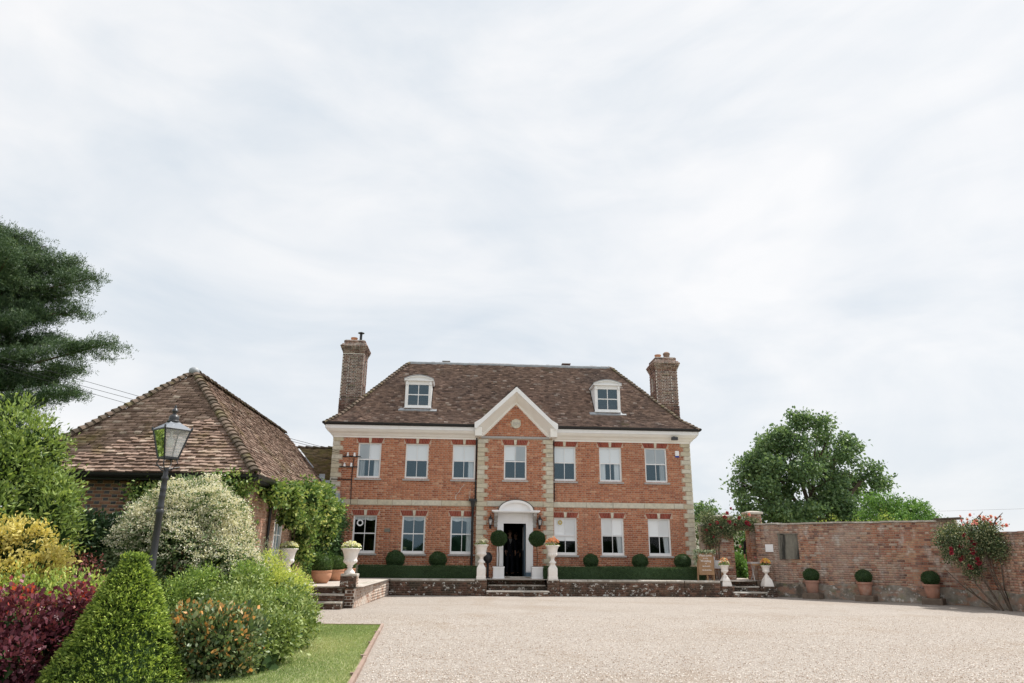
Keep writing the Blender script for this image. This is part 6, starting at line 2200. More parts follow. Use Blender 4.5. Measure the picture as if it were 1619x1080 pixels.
for k in range(4):
    sx, sy = cor[k]
    nx, ny = cor[(k + 1) % 4]
    p, q = rl(sx * cb_, sy * cb_), rl(sx * ct_, sy * ct_)
    b.beam((p[0], p[1], zb_), (q[0], q[1], zt_), 0.020, 0.020)
    p2, q2 = rl(nx * cb_, ny * cb_), rl(nx * ct_, ny * ct_)
    b.beam((p[0], p[1], zb_), (p2[0], p2[1], zb_), 0.022, 0.028)
    b.beam((q[0], q[1], zt_), (q2[0], q2[1], zt_), 0.030, 0.024)
    m1, m2 = rl(sx * 0.235, sy * 0.235), rl(sx * 0.235, sy * 0.235)
    b.ellipsoid((q[0] * 1.06, q[1] * 1.06, zt_ + 0.025), (0.016, 0.016, 0.03), 6, 5)
fr = b.build('lantern_frame', M['iron'], lp)
for k in range(4):
    sx, sy = cor[k]
    nx, ny = cor[(k + 1) % 4]
    p, q, p2, q2 = rl(sx * cb_, sy * cb_), rl(sx * ct_, sy * ct_), rl(nx * cb_, ny * cb_), rl(nx * ct_, ny * ct_)
    b = MB()
    b.add([(p[0], p[1], zb_), (p2[0], p2[1], zb_), (q2[0], q2[1], zt_), (q[0], q[1], zt_)], [(0, 1, 2, 3)])
    b.build('pane', M['lampglass'], fr)
b = MB()
s2 = math.sqrt(2)
b.lathe([(0.212 * s2, 3.205), (0.207 * s2, 3.215), (0.09 * s2, 3.305), (0.07 * s2, 3.325)], (0, 0, 0), 4, rot=rotl + math.pi / 4)
M['lampsteel'] = mat('painted_lamp_roof', [(0.20, 0.22, 0.25)], 0.35, None, use_tint=False, spec=0.5)
b.build('lantern_roof', M['lampsteel'], lp)
b = MB()
b.lathe([(0.085, 3.32), (0.095, 3.34), (0.07, 3.36), (0.075, 3.40), (0.06, 3.43), (0.025, 3.45), (0.022, 3.47), (0.045, 3.50), (0.035, 3.53), (0.015, 3.55), (0.018, 3.57), (0.002, 3.60)], (0, 0, 0), 16)
b.build('finial', M['iron'], lp, smooth=50)
b = MB()
b.lathe([(0.02, 3.19), (0.022, 3.10), (0.045, 3.06), (0.05, 3.00), (0.03, 2.95), (0.004, 2.94)], (0, 0, 0), 12)
b.build('bulb', M['cream'], lp, smooth=60)

# ================================================================== PLANTS OF THE GARDEN
def shrub(name, label, cat, blobs, material, n, size, aspect, loc, seed, depth=0.3, bump=0.13, per=5, sigma=0.06, up=0.25, coremat=None, corescale=0.8, droop=0.0, spread=0.6, group=None, stem=True, tintf=None, freq=3.0, zmin=0.02, flowers_=None, fold=0.35, lobes=0, lobef=0.4):
    rng = np.random.default_rng(seed)
    main = blobs
    r = thing(name, label, cat, loc, group=group)
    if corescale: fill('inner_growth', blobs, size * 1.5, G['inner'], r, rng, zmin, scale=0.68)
    if lobes: blobs = lobed(main, lobes, lobef, rng)
    P, Nn = blob_cloud(blobs, n // per, rng, depth, bump, zmin, freq=freq)
    Q, N2, idx = clumped(P, Nn, per, sigma, rng)
    D = N2 + rng.normal(0, spread, Q.shape) + np.array((0, 0, up - droop))
    base = rng.random(len(P))
    t = np.clip(0.55 * base[idx] + 0.45 * rng.random(len(Q)), 0, 1) if tintf is None else tintf(Q, base[idx], rng)
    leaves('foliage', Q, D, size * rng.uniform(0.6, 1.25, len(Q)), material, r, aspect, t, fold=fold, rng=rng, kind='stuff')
    if stem:
        tips = [(b[0], b[1], b[2]) for b in main[:5]]
        c = np.mean(np.array(main)[:, :2], axis=0)
        stems('stem', (c[0], c[1], max(0.0, zmin - 0.05)), tips, M['bark'], r, 0.035, 0.012)
    return r


shrub('laurel_bush', 'tall glossy bright green laurel bush in front of the outbuilding', 'bush',
      [(-10.5, -14.8, 1.5, 1.6, 1.4, 1.6), (-10.35, -14.8, 3.0, 1.05, 1.0, 1.0), (-9.6, -14.9, 2.2, 0.85, 0.9, 0.95), (-9.55, -14.9, 1.35, 0.85, 0.9, 0.9), (-11.4, -14.8, 2.6, 1.2, 1.0, 1.5), (-9.75, -14.8, 3.05, 0.6, 0.6, 0.65), (-9.4, -14.9, 1.9, 0.7, 0.7, 0.8)],
      G['laurel'], 40000, 0.105, 0.38, (-10.3, -14.8, 0), 101, depth=0.5, bump=0.16, per=7, sigma=0.08, up=0.65, spread=0.7, corescale=0.66, coremat=G['ivy'], lobes=13, lobef=0.40)
shrub('camellia_bush', 'dark glossy evergreen bush in the shade beside the laurel', 'bush', [(-8.65, -14.1, 0.95, 0.75, 0.6, 1.0), (-8.95, -14.0, 1.5, 0.45, 0.5, 0.6), (-8.3, -13.9, 1.2, 0.5, 0.5, 0.75)], G['camellia'], 9000, 0.09, 0.5, (-8.6, -14.1, 0), 102, corescale=0.7)
shrub('barberry_bush', 'small dark red twiggy bush beside the golden one', 'bush', [(-7.75, -16.35, 0.85, 0.30, 0.28, 0.50)], G['redtwig'], 1500, 0.05, 0.45, (-7.75, -16.35, 0), 103, corescale=0.6)
shrub('golden_bush', 'golden yellow leaved bush at the edge of the garden', 'bush', [(-8.25, -17.4, 1.05, 0.65, 0.55, 0.70), (-7.85, -17.45, 1.15, 0.36, 0.4, 0.48), (-8.6, -17.3, 1.35, 0.5, 0.5, 0.55), (-8.05, -17.4, 1.55, 0.28, 0.3, 0.28)], G['yellow'], 9000, 0.07, 0.5, (-8.1, -17.4, 0), 104, bump=0.2, depth=0.6, up=0.45, spread=0.8, corescale=0.5, coremat=G['bush'], lobes=9, lobef=0.36)
shrub('variegated_shrub', 'low spreading pale green variegated shrub behind the purple bush', 'bush', [(-8.3, -17.8, 0.6, 0.6, 0.45, 0.55), (-7.6, -17.9, 0.62, 0.6, 0.5, 0.55), (-6.95, -17.85, 0.60, 0.55, 0.5, 0.55), (-6.5, -17.7, 0.55, 0.4, 0.45, 0.5)], G['varieg'], 15000, 0.055, 0.45, (-7.4, -17.9, 0), 105, up=0.5, corescale=0.66, depth=0.4, coremat=G['bush'], tintf=lambda Q, b, rng: 0.15 + 0.5 * b * rng.random(len(Q)))
def cot_t(Q, b, rng): return np.clip(0.45 * b + 0.3 * rng.random(len(Q)) + 0.34 * np.clip((Q[:, 2] - 0.62) / 0.3, 0, 1) * rng.random(len(Q)), 0, 1)
shrub('smoke_bush', 'purple leaved smoke bush with crimson young tips', 'bush', [(-7.10, -18.85, 0.42, 0.55, 0.42, 0.52), (-6.60, -18.65, 0.47, 0.42, 0.36, 0.46), (-7.65, -18.95, 0.47, 0.5, 0.42, 0.47), (-6.36, -18.55, 0.64, 0.24, 0.22, 0.27), (-6.9, -19.35, 0.25, 0.35, 0.3, 0.3)], G['cotinus'], 9500, 0.062, 0.75, (-6.9, -18.8, 0), 106, up=0.5, per=6, tintf=cot_t, corescale=0.6, fold=0.2, depth=0.45, lobes=9, lobef=0.42)

# clipped yew cone
def yew_cone():
    rng = np.random.default_rng(107)
    r = thing('yew_cone', 'clipped green yew cone with a rounded top', 'topiary', (-5.83, -19.03, 0))
    zs = np.array([-0.0, 0.28, 0.67, 0.95, 1.15, 1.27, 1.335])
    rs = np.array([0.72, 0.56, 0.385, 0.26, 0.16, 0.08, 0.01])
    mb = MB()
    mb.lathe([(max(0.004, a - 0.095), b - 0.07) for a, b in zip(rs, zs)], (0, 0, 0), 22)
    mb.build('inner_growth', G['inner'], r, smooth=80)
    n = 4300
    z = 1.335 * (1 - rng.random(n) ** 0.62)
    z = 1.335 * np.where(rng.random(n) < 0.72, 1 - np.sqrt(rng.random(n)), 0.45 + 0.55 * rng.random(n))
    R = np.interp(z, zs, rs)
    a = rng.random(n) * 6.283
    R = R * (1 + 0.025 * np.sin(5 * a + 7 * z) + rng.normal(0, 0.015, n)) - 0.045 * rng.random(n) ** 1.5
    nrm = np.stack([np.cos(a), np.sin(a), np.full(n, 0.45)], 1)
    P = np.stack([R * np.cos(a), R * np.sin(a), z], 1)
    top = rng.normal(size=(240, 3)) * np.array((0.05, 0.05, 0.012)) + np.array((0, 0, 1.32))
    P = np.concatenate([P, top]); nrm = np.concatenate([nrm, np.tile((0, 0, 1.0), (240, 1))])
    # each tip: a little sprig of needles bending outward and down
    k = 9
    Q = np.repeat(P, k, 0) + rng.normal(0, 0.010, (len(P) * k, 3))
    dirn = unit(nrm + rng.normal(0, 0.35, nrm.shape) + np.array((0, 0, 0.15)))
    s = np.tile(np.arange(k) / k, len(P))[:, None]
    Q = Q + np.repeat(dirn, k, 0) * s * 0.085 - np.array((0, 0, 1)) * (s ** 2) * 0.03
    D = np.repeat(dirn, k, 0) + rng.normal(0, 0.5, Q.shape)
    base = np.repeat(rng.random(len(P)), k)
    t = np.clip(0.05 + 0.62 * s[:, 0] * (0.5 + base) + 0.18 * rng.random(len(Q)), 0, 1)
    leaves('foliage', Q, D, rng.uniform(0.032, 0.055, len(Q)), G['yew'], r, 0.34, t, rng=rng, local=True, kind='stuff')
    b = MB(); b.tube([(0, 0, 0), (0, 0, 0.6)], 0.05, 8); b.build('trunk', M['bark'], r)


yew_cone()
def pho_t(Q, b, rng): return np.clip(0.72 * rng.random(len(Q)) + 0.34 * (b > 0.62) * rng.random(len(Q)) + 0.24 * np.clip((Q[:, 2] - 0.55) / 0.25, 0, 1) * (b > 0.4), 0, 1)
shrub('photinia_bush', 'clipped bush of shiny leaves with orange bronze tips beside the cone', 'bush', [(-5.30, -18.45, 0.27, 0.42, 0.45, 0.48), (-4.86, -18.5, 0.27, 0.40, 0.42, 0.47), (-5.08, -18.5, 0.42, 0.50, 0.40, 0.34), (-4.74, -18.3, 0.40, 0.24, 0.35, 0.32)], G['photinia'], 10500, 0.068, 0.62, (-5.2, -17.85, 0), 108, bump=0.08, up=0.5, per=6, sigma=0.05, tintf=pho_t, corescale=0.7, coremat=G['ivy'], depth=0.4)
shrub('honeysuckle_mound', 'bright fresh green mound of tiny leaves at the foot of the lamp', 'bush', [(-6.15, -15.6, 0.45, 0.75, 0.7, 0.62), (-5.5, -15.5, 0.5, 0.7, 0.7, 0.62), (-6.7, -15.6, 0.4, 0.55, 0.6, 0.52)], G['lonicera'], 26000, 0.046, 0.5, (-6.1, -15.6, 0), 109, up=0.35, spread=0.8, per=8, sigma=0.05, bump=0.16, freq=4, corescale=0.66, coremat=G['bush'], depth=0.4, lobes=9, lobef=0.45)
shrub('privet_bush', 'rounded mid green shrub with pale leaf edges at the edge of the lawn', 'bush', [(-4.95, -15.9, 0.42, 0.62, 0.8, 0.55), (-5.12, -14.7, 0.42, 0.42, 0.8, 0.50), (-5.25, -16.7, 0.40, 0.6, 0.6, 0.42), (-4.70, -16.5, 0.32, 0.45, 0.55, 0.40), (-4.58, -17.4, 0.26, 0.42, 0.5, 0.38), (-4.52, -18.2, 0.12, 0.26, 0.45, 0.26), (-5.45, -15.4, 0.60, 0.45, 0.6, 0.48)], G['privet'], 25000, 0.062, 0.55, (-4.95, -15.7, 0), 110, up=0.2, spread=0.85, per=7, sigma=0.06, bump=0.16, corescale=0.66, coremat=G['ivy'], depth=0.4, lobes=8, lobef=0.45)
shrub('yellow_green_shrub', 'tall yellow-green shrub of small leaves before the terrace steps', 'bush', [(-5.75, -13.6, 0.58, 0.65, 0.6, 0.68), (-5.25, -13.6, 0.45, 0.38, 0.55, 0.52), (-6.3, -13.7, 0.65, 0.6, 0.6, 0.68)], G['varieg'], 22000, 0.05, 0.45, (-5.5, -13.5, 0), 111, up=0.6, per=7, sigma=0.06, bump=0.18, freq=4, tintf=lambda Q, b, rng: np.clip(0.1 + 0.4 * b + 0.35 * rng.random(len(Q)), 0, 1), coremat=G['bush'], corescale=0.64, depth=0.4, lobes=8, lobef=0.45)

# white flowering shrub: grey-green leaves under flat heads of tiny cream flowers
wb = [(-7.1, -14.3, 1.30, 1.1, 0.9, 1.30), (-6.45, -14.3, 1.10, 0.75, 0.7, 0.95), (-7.8, -14.3, 1.05, 0.62, 0.7, 0.95), (-6.85, -14.3, 1.9, 0.7, 0.7, 0.72), (-7.5, -14.2, 1.85, 0.55, 0.6, 0.6)]
ws = shrub('white_flowering_shrub', 'large rounded shrub covered in cream white flower heads behind the lamp', 'bush', wb, G['whiteleaf'], 24000, 0.08, 0.38, (-7.1, -14.3, 0), 112, up=0.1, droop=0.2, per=7, sigma=0.08, corescale=0.66, coremat=G['ivy'], bump=0.16, depth=0.45)
wrng = np.random.default_rng(113)
P, Nn = blob_cloud(wb, 4600, wrng, 0.10, 0.16, 0.3)
keep = (Nn[:, 2] * 0.9 + 0.5 * Nn[:, 0] + 0.7 * (P[:, 2] - 1.5) + 0.6 * wrng.random(len(P))) > 0.42
P, Nn = P[keep] + Nn[keep] * 0.04, Nn[keep]
Q, N2, idx = clumped(P, Nn, 18, 0.050, wrng, flat=0.4)
leaves('flower_heads', Q, N2 * 0.4 + wrng.normal(0, 0.7, Q.shape) + np.array((0, 0, 0.5)), wrng.uniform(0.018, 0.040, len(Q)), G['whiteflower'], ws, 0.8, rng=wrng, kind='stuff')

shrub('lavender_bush', 'soft grey-green bush against the outbuilding wall beside the pale urn', 'bush', [(-6.6, -10.9, 0.75, 0.4, 0.4, 0.80), (-6.35, -10.5, 0.70, 0.35, 0.4, 0.70)], G['lav'], 5000, 0.07, 0.2, (-6.2, -10.9, 0), 114, up=0.9, bump=0.2)
shrub('border_plant', 'leafy green border plants behind the round pots', 'plant', [(-6.62, -4.6, 0.95, 0.28, 0.7, 0.42), (-6.6, -2.8, 0.95, 0.3, 0.8, 0.42), (-6.5, -1.3, 0.9, 0.3, 0.6, 0.4)], G['bush'], 4200, 0.07, 0.4, (-6.6, -3, TZ), 115, up=0.7, zmin=TZ, bump=0.2)

# climbers on the barn
def climber(label, blobs, material, n, seed, stem_pts, size=0.085, name='climbing_vine', **kw):
    r = shrub(name, label, 'climber', blobs, material, n, size, kw.pop('aspect', 0.6), (blobs[0][0], blobs[0][1], 0), seed, stem=False, corescale=kw.pop('corescale', 0.5), coremat=G['ivy'], up=-0.15, spread=0.8, zmin=0.3, per=7, sigma=0.10, bump=0.22, depth=0.5, lobes=8, lobef=0.42)
    mb = MB()
    for s in stem_pts: mb.tube(s, [0.03 - 0.018 * k / (len(s) - 1) for k in range(len(s))], 5)
    mb.build('stem', M['bark'], r, smooth=60, local=False)
    return r


climber('leafy vine on the front corner of the outbuilding under the gutter', [(-7.7, -11.85, 2.35, 0.7, 0.3, 0.52), (-7.15, -11.85, 2.1, 0.45, 0.32, 0.6), (-8.4, -11.8, 2.5, 0.5, 0.25, 0.35), (-7.0, -11.8, 1.4, 0.32, 0.3, 0.55), (-7.3, -11.9, 2.75, 0.6, 0.35, 0.3), (-8.9, -11.8, 2.6, 0.4, 0.25, 0.3)], G['vine'], 9500, 120, [[(-7.2, -11.7, 0), (-7.15, -11.7, 1.2), (-7.5, -11.72, 2.4)]])
climber('big overhanging vine on the sunny side wall of the outbuilding', [(-6.62, -10.2, 2.78, 0.25, 0.5, 0.26), (-6.52, -9.0, 2.72, 0.30, 0.45, 0.34), (-6.50, -8.75, 2.30, 0.26, 0.30, 0.26), (-6.42, -7.6, 2.85, 0.36, 0.6, 0.36), (-6.45, -6.6, 2.55, 0.36, 0.5, 0.55), (-6.68, -6.5, 1.6, 0.24, 0.34, 0.85), (-6.40, -5.5, 2.95, 0.38, 0.6, 0.36), (-6.5, -5.1, 2.45, 0.30, 0.4, 0.36), (-6.45, -3.9, 2.65, 0.36, 0.7, 0.40), (-6.6, -3.3, 2.0, 0.28, 0.45, 0.55)], G['vine'], 13000, 121, [[(-6.85, -6.6, 0.4), (-6.85, -6.6, 1.6), (-6.7, -7.4, 2.6)], [(-6.85, -6.5, 1.5), (-6.7, -5.2, 2.7), (-6.6, -4, 2.5)]], size=0.115)
climber('dark leafy climber in the corner between outbuilding and house', [(-6.65, -2.2, 1.75, 0.34, 1.1, 0.85), (-6.6, -1.0, 1.4, 0.36, 0.75, 0.85), (-6.75, -3.2, 1.5, 0.25, 0.5, 0.7), (-6.55, -1.6, 2.5, 0.36, 1.0, 0.45)], G['ivy'], 7500, 122, [[(-6.85, -2, 0.5), (-6.8, -2, 1.8), (-6.7, -1.2, 2.6)]], size=0.085)

# ---- roses
def rose_bush(label, blobs, n, stems_, heads, seed, loc, headmat='petal', size=0.065, zmin=0.3, corescale=0.0):
    rng = np.random.default_rng(seed)
    r = thing('climbing_rose', label, 'rose', loc)
    P, Nn = blob_cloud(blobs, n // 6, rng, 0.8, 0.25, zmin)
    Q, N2, idx = clumped(P, Nn, 6, 0.07, rng)
    leaves('foliage', Q, N2 + rng.normal(0, 0.9, Q.shape), size * rng.uniform(0.6, 1.2, len(Q)), G['rose'], r, 0.55, None, rng=rng, kind='stuff')
    mb = MB()
    for s in stems_:
        mb.tube(s, [0.032 - 0.024 * k / (len(s) - 1) for k in range(len(s))], 5)
    mb.build('stem', M['bark'], r, smooth=60, local=False)
    for (hx, hy, hz, hm, hs) in heads:
        k = 16
        a = np.arange(k) * 2.4
        rad = np.sqrt((np.arange(k) + 0.5) / k)
        c = np.array((hx, hy, hz))
        dirs = unit(np.stack([np.cos(a) * rad, -0.7 + 0.3 * rng.random(k), np.sin(a) * rad], 1) + rng.normal(0, 0.2, (k, 3)))
        leaves('rose_head', np.tile(c, (k, 1)) - dirs * 0.01 * hs, dirs, 0.075 * hs * rng.uniform(0.8, 1.15, k), G[hm], r, 0.95, rng=rng)
    return r


hr = np.random.default_rng(130)
heads = [(7.45 + 0.0, -0.95, 2.55, 'petal', 1.1), (7.72, -1.0, 2.62, 'petal', 1.2), (8.12, -1.05, 2.98, 'petal', 1.4), (8.02, -1.05, 2.82, 'petal', 1.5), (8.16, -1.08, 2.66, 'petal', 1.6), (8.60, -1.0, 2.82, 'petal', 1.3), (8.86, -1.02, 2.62, 'petal', 1.9), (8.95, -1.0, 2.58, 'petal', 1.6), (9.0, -1.0, 2.94, 'pinkpetal', 1.4), (7.30, -0.9, 2.35, 'petal', 1.1), (7.55, -0.95, 2.1, 'petal', 1.0),
         (8.30, -1.02, 3.15, 'petal', 1.2), (9.28, -0.98, 2.55, 'petal', 1.3), (8.42, -1.0, 2.55, 'petal', 1.1), (7.9, -0.95, 2.45, 'petal', 1.0), (9.15, -0.9, 1.35, 'pinkpetal', 0.9), (8.55, -1.0, 1.75, 'pinkpetal', 0.9)]
rose_bush('climbing rose with crimson blooms trained over the garden gateway', [(7.5, -0.82, 2.30, 0.42, 0.18, 0.30), (8.05, -0.88, 2.60, 0.48, 0.22, 0.36), (8.75, -0.85, 2.66, 0.48, 0.2, 0.26), (8.3, -0.8, 2.3, 0.4, 0.18, 0.22), (9.2, -0.8, 2.55, 0.3, 0.16, 0.25), (7.45, -0.75, 2.75, 0.3, 0.2, 0.28), (7.55, -0.80, 2.05, 0.35, 0.14, 0.35)], 7500,
          [[(7.30, -0.72, TZ), (7.32, -0.68, 1.4), (7.42, -0.68, 2.3)], [(7.62, -0.72, TZ), (7.55, -0.68, 1.5), (7.85, -0.72, 2.4)], [(7.80, -0.75, TZ), (7.83, -0.72, 1.6), (8.0, -0.8, 2.5)], [(7.6, -0.72, 1.3), (7.45, -0.7, 1.9), (7.9, -0.75, 2.3)], [(7.9, -0.75, 2.4), (8.4, -0.82, 2.6), (9.1, -0.8, 2.6)]], heads, 131, (7.6, -0.7, TZ))

def crimson(k): return 'petal'
RX = [(13.32, -6.9, 1.75, 0.34, 0.4, 0.40), (12.97, -6.7, 1.55, 0.28, 0.3, 0.32), (13.62, -7.1, 1.85, 0.34, 0.5, 0.34), (13.17, -6.6, 2.15, 0.42, 0.35, 0.24), (13.52, -7.4, 2.25, 0.34, 0.5, 0.25), (12.89, -6.5, 1.95, 0.26, 0.25, 0.22), (13.27, -7.0, 1.1, 0.22, 0.25, 0.3), (13.72, -7.6, 1.7, 0.2, 0.5, 0.35), (13.32, -7.0, 1.9, 0.45, 0.4, 0.4)]
heads = [(12.73, -6.95, 1.68, 'petal', 1.4), (12.70, -6.98, 1.56, 'petal', 1.4), (13.01, -6.95, 1.72, 'petal', 1.6), (13.22, -7.2, 1.93, 'petal', 1.6), (13.10, -7.1, 2.08, 'petal', 1.3), (13.22, -7.2, 1.62, 'petal', 1.8), (13.27, -7.25, 1.83, 'petal', 1.4), (13.29, -7.25, 1.40, 'petal', 1.3), (13.30, -7.25, 1.28, 'petal', 1.5), (12.97, -6.95, 1.38, 'petal', 1.2), (13.12, -7.1, 1.16, 'petal', 1.5), (13.02, -7.0, 1.45, 'petal', 1.0), (13.17, -7.15, 2.0, 'pinkpetal', 1.1)]
for k in range(34):
    heads.append((13.40 + 0.24 * hr.normal(), -7.6 + 0.25 * hr.normal(), 2.50 + 0.10 * hr.normal(), 'pinkpetal', 0.6 + 0.4 * hr.random()))
b0 = Vector((13.34, -7.7, 0.0))
rose_bush('large climbing rose with crimson and pink blooms at the corner of the garden walls', RX, 13500,
          [[b0, (13.22, -7.1, 0.7), (13.12, -6.9, 1.5), (12.77, -6.6, 2.0)], [b0 + Vector((0.05, -0.1, 0)), (13.37, -7.2, 0.9), (13.32, -7.1, 2.0), (13.17, -7.1, 2.5)], [b0 + Vector((0.15, -0.3, 0)), (13.62, -7.7, 0.6), (13.67, -7.7, 1.5), (13.62, -7.5, 2.1)], [b0 + Vector((0.15, -0.25, 0)), (13.52, -7.5, 0.8), (13.52, -7.3, 1.7)], [b0 + Vector((-0.05, 0.05, 0)), (12.97, -6.9, 0.6), (12.67, -6.6, 1.1)], [b0 + Vector((0.15, -0.3, 0)), (13.47, -7.6, 1.0), (13.67, -7.3, 1.9)], [(13.32, -7.1, 2.0), (13.27, -7.3, 2.4), (13.47, -7.6, 2.75)], [(13.62, -7.5, 2.1), (13.67, -7.8, 2.5), (13.77, -8.0, 2.7)], [b0, (13.17, -7.2, 0.3), (12.92, -7.0, 0.75)]], heads, 132, (13.42, -7.5, 0))

# ---- trees beyond the garden wall
def tree(name, label, blobs, material, n, size, trunk, limbs, seed, per=9, sigma=0.28, r0=0.3, cat='tree', depth=0.6, bump=0.2, aspect=0.6, corescale=0.0, group=None, lobes=7, lobef=0.4):
    rng = np.random.default_rng(seed)
    r = thing(name, label, cat, trunk, group=group)
    lb = lobed(blobs, lobes, lobef, rng, 0.2)
    P, Nn = blob_cloud(lb, n // per, rng, depth, bump, 0.4, cull=0.5)
    Q, N2, idx = clumped(P, Nn, per, sigma, rng, flat=0.7)
    base = rng.random(len(P))
    t = np.clip(0.5 * base[idx] + 0.5 * rng.random(len(Q)), 0, 1)
    leaves('crown', Q, N2 * 0.6 + rng.normal(0, 0.8, Q.shape) - np.array((0, 0, 0.25)), size * rng.uniform(0.6, 1.25, len(Q)), material, r, aspect, t, rng=rng, kind='stuff')
    if corescale: fill('inner_growth', blobs, size * 1.5, G['inner'], r, rng)
    mb = MB()
    t0 = Vector(trunk)
    fork = t0 + Vector((0.1, 0, limbs))
    mb.tube([t0, t0.lerp(fork, 0.5), fork], [r0 * 1.25, r0, r0 * 0.85], 9)
    mb.build('trunk', M['bark'], r, smooth=60, local=False)
    lm = MB()
    for b in blobs:
        e = Vector((b[0], b[1], b[2] + b[5] * 0.4))
        m = fork.lerp(e, 0.5) + Vector((random.uniform(-0.3, 0.3), random.uniform(-0.3, 0.3), 0.2))
        lm.tube([fork, m, e], [r0 * 0.5, r0 * 0.3, r0 * 0.08], 6)
        for k in range(3):
            q = Vector((b[0] + random.uniform(-0.7, 0.7) * b[3], b[1] + random.uniform(-0.7, 0.7) * b[4], b[2] + random.uniform(0, 0.7) * b[5]))
            lm.tube([m, m.lerp(q, 0.6) + Vector((0, 0, 0.15)), q], [r0 * 0.22, r0 * 0.14, r0 * 0.04], 5)
    lm.build('limb', M['bark'], r, smooth=60, local=False)
    return r


tree('maple_tree', 'large rounded green tree rising behind the garden wall',
     [(18.6, 13, 5.9, 3.4, 3.0, 3.0), (16.3, 12.8, 5.0, 2.2, 2.2, 2.2), (21.3, 13, 5.2, 2.2, 2.2, 2.3), (18.7, 12.8, 7.9, 1.9, 1.9, 1.6), (14.8, 12.8, 4.3, 1.2, 1.3, 0.95), (23.0, 13, 4.0, 1.1, 1.2, 1.1), (17.0, 12.5, 7.3, 1.5, 1.4, 1.4), (20.3, 12.5, 7.1, 1.4, 1.4, 1.4), (18.5, 12, 4.0, 3.2, 2.4, 1.5), (14.2, 12.9, 5.3, 0.7, 0.7, 0.5), (15.2, 12.8, 6.4, 0.9, 0.9, 0.7), (22.5, 12.8, 6.0, 0.8, 0.8, 0.7)],
     G['tree'], 40000, 0.21, (18.7, 12.9, TZ), 2.2, 140, per=13, sigma=0.22, r0=0.34, lobes=9, lobef=0.27)
tree('ash_tree', 'smaller pale green tree at the edge of the big rounded one', [(20.2, 8.5, 3.3, 1.3, 1.1, 1.3), (21.2, 8.5, 3.9, 0.8, 0.8, 0.7), (19.4, 8.5, 3.0, 0.9, 0.9, 0.9)], G['bush'], 9000, 0.13, (20.2, 8.5, TZ), 1.4, 141, sigma=0.18, r0=0.12)
tree('holly_tree', 'dense dark green dome of a bush near the end of the garden wall', [(21.0, 6.6, 2.7, 1.15, 1.0, 1.45), (20.4, 6.6, 2.5, 0.8, 0.8, 1.2), (21.7, 6.6, 2.3, 0.7, 0.7, 1.0)], G['bush'], 10000, 0.12, (21.0, 6.6, TZ), 1.2, 142, sigma=0.10, r0=0.1, depth=0.3, corescale=0.8)
tree('garden_tree', 'distant round topped trees seen beside the house corner, over the rose', [(14.6, 21, 3.2, 1.6, 1.5, 1.5), (13.0, 22, 2.6, 1.5, 1.5, 1.2), (16.2, 21, 2.6, 1.4, 1.4, 1.3)], G['tree'], 8000, 0.22, (14.6, 21, TZ), 1.4, 143, sigma=0.25, r0=0.15, depth=0.4)
for i, (x, y, z, rr, gm, lab) in enumerate(((9.62, 2.2, 0.95, 0.34, 'bush', 'bright green shrub seen through the garden gateway'), (9.2, 4.5, 1.9, 0.9, 'tree', 'tall dark shrub filling the view through the gateway'), (10.7, 4.2, 1.6, 0.9, 'bush', 'green shrub on the path behind the tall gate pier'), (8.7, 1.2, 0.85, 0.25, 'bush', 'small leafy plant at the foot of the gateway'))):
    shrub('garden_shrub', lab, 'bush', [(x, y, z, rr, rr, z - TZ + 0.1), (x + 0.3 * rr, y, z * 0.8, rr * 0.8, rr * 0.8, (z - TZ) * 0.8)], G[gm], 3500, 0.09, 0.45, (x, y, TZ), 150 + i, zmin=TZ)
for i, (s, w) in enumerate(((2.2, 0.5), (3.9, 0.45), (5.0, 0.6))):
    p = on_wall(s, -0.9)
    shrub('garden_shrub', ['pale leafy shrub tops showing over the garden wall near the gate', 'yellow-green shrub tops peeping over the middle of the garden wall', 'leafy shrub tops just above the wall near its corner'][i], 'bush', [(p.x, p.y, 2.0, w, 0.5, 0.78), (p.x + 0.5, p.y - 0.5, 1.9, w, 0.5, 0.78)], G['varieg' if i < 2 else 'bush'], 2400, 0.07, 0.4, (p.x, p.y, TZ), 160 + i, up=0.8, bump=0.25, zmin=TZ, tintf=lambda Q, b, rng: 0.5 * rng.random(len(Q)))
# pale flat-roofed shed beyond the gate wall
r = thing('garden_shed', 'pale flat roofed shed half hidden behind the gate wall', 'shed', (13.2, 14, TZ))
b = MB(); b.box(-1.4, 1.4, 0, 2.5, 0, 2.55); b.build('wall', M['cream'], r)
b = MB(); b.box(-1.6, 1.6, -0.2, 2.7, 2.553, 2.72); b.build('roof', M['sillgrey'], r)

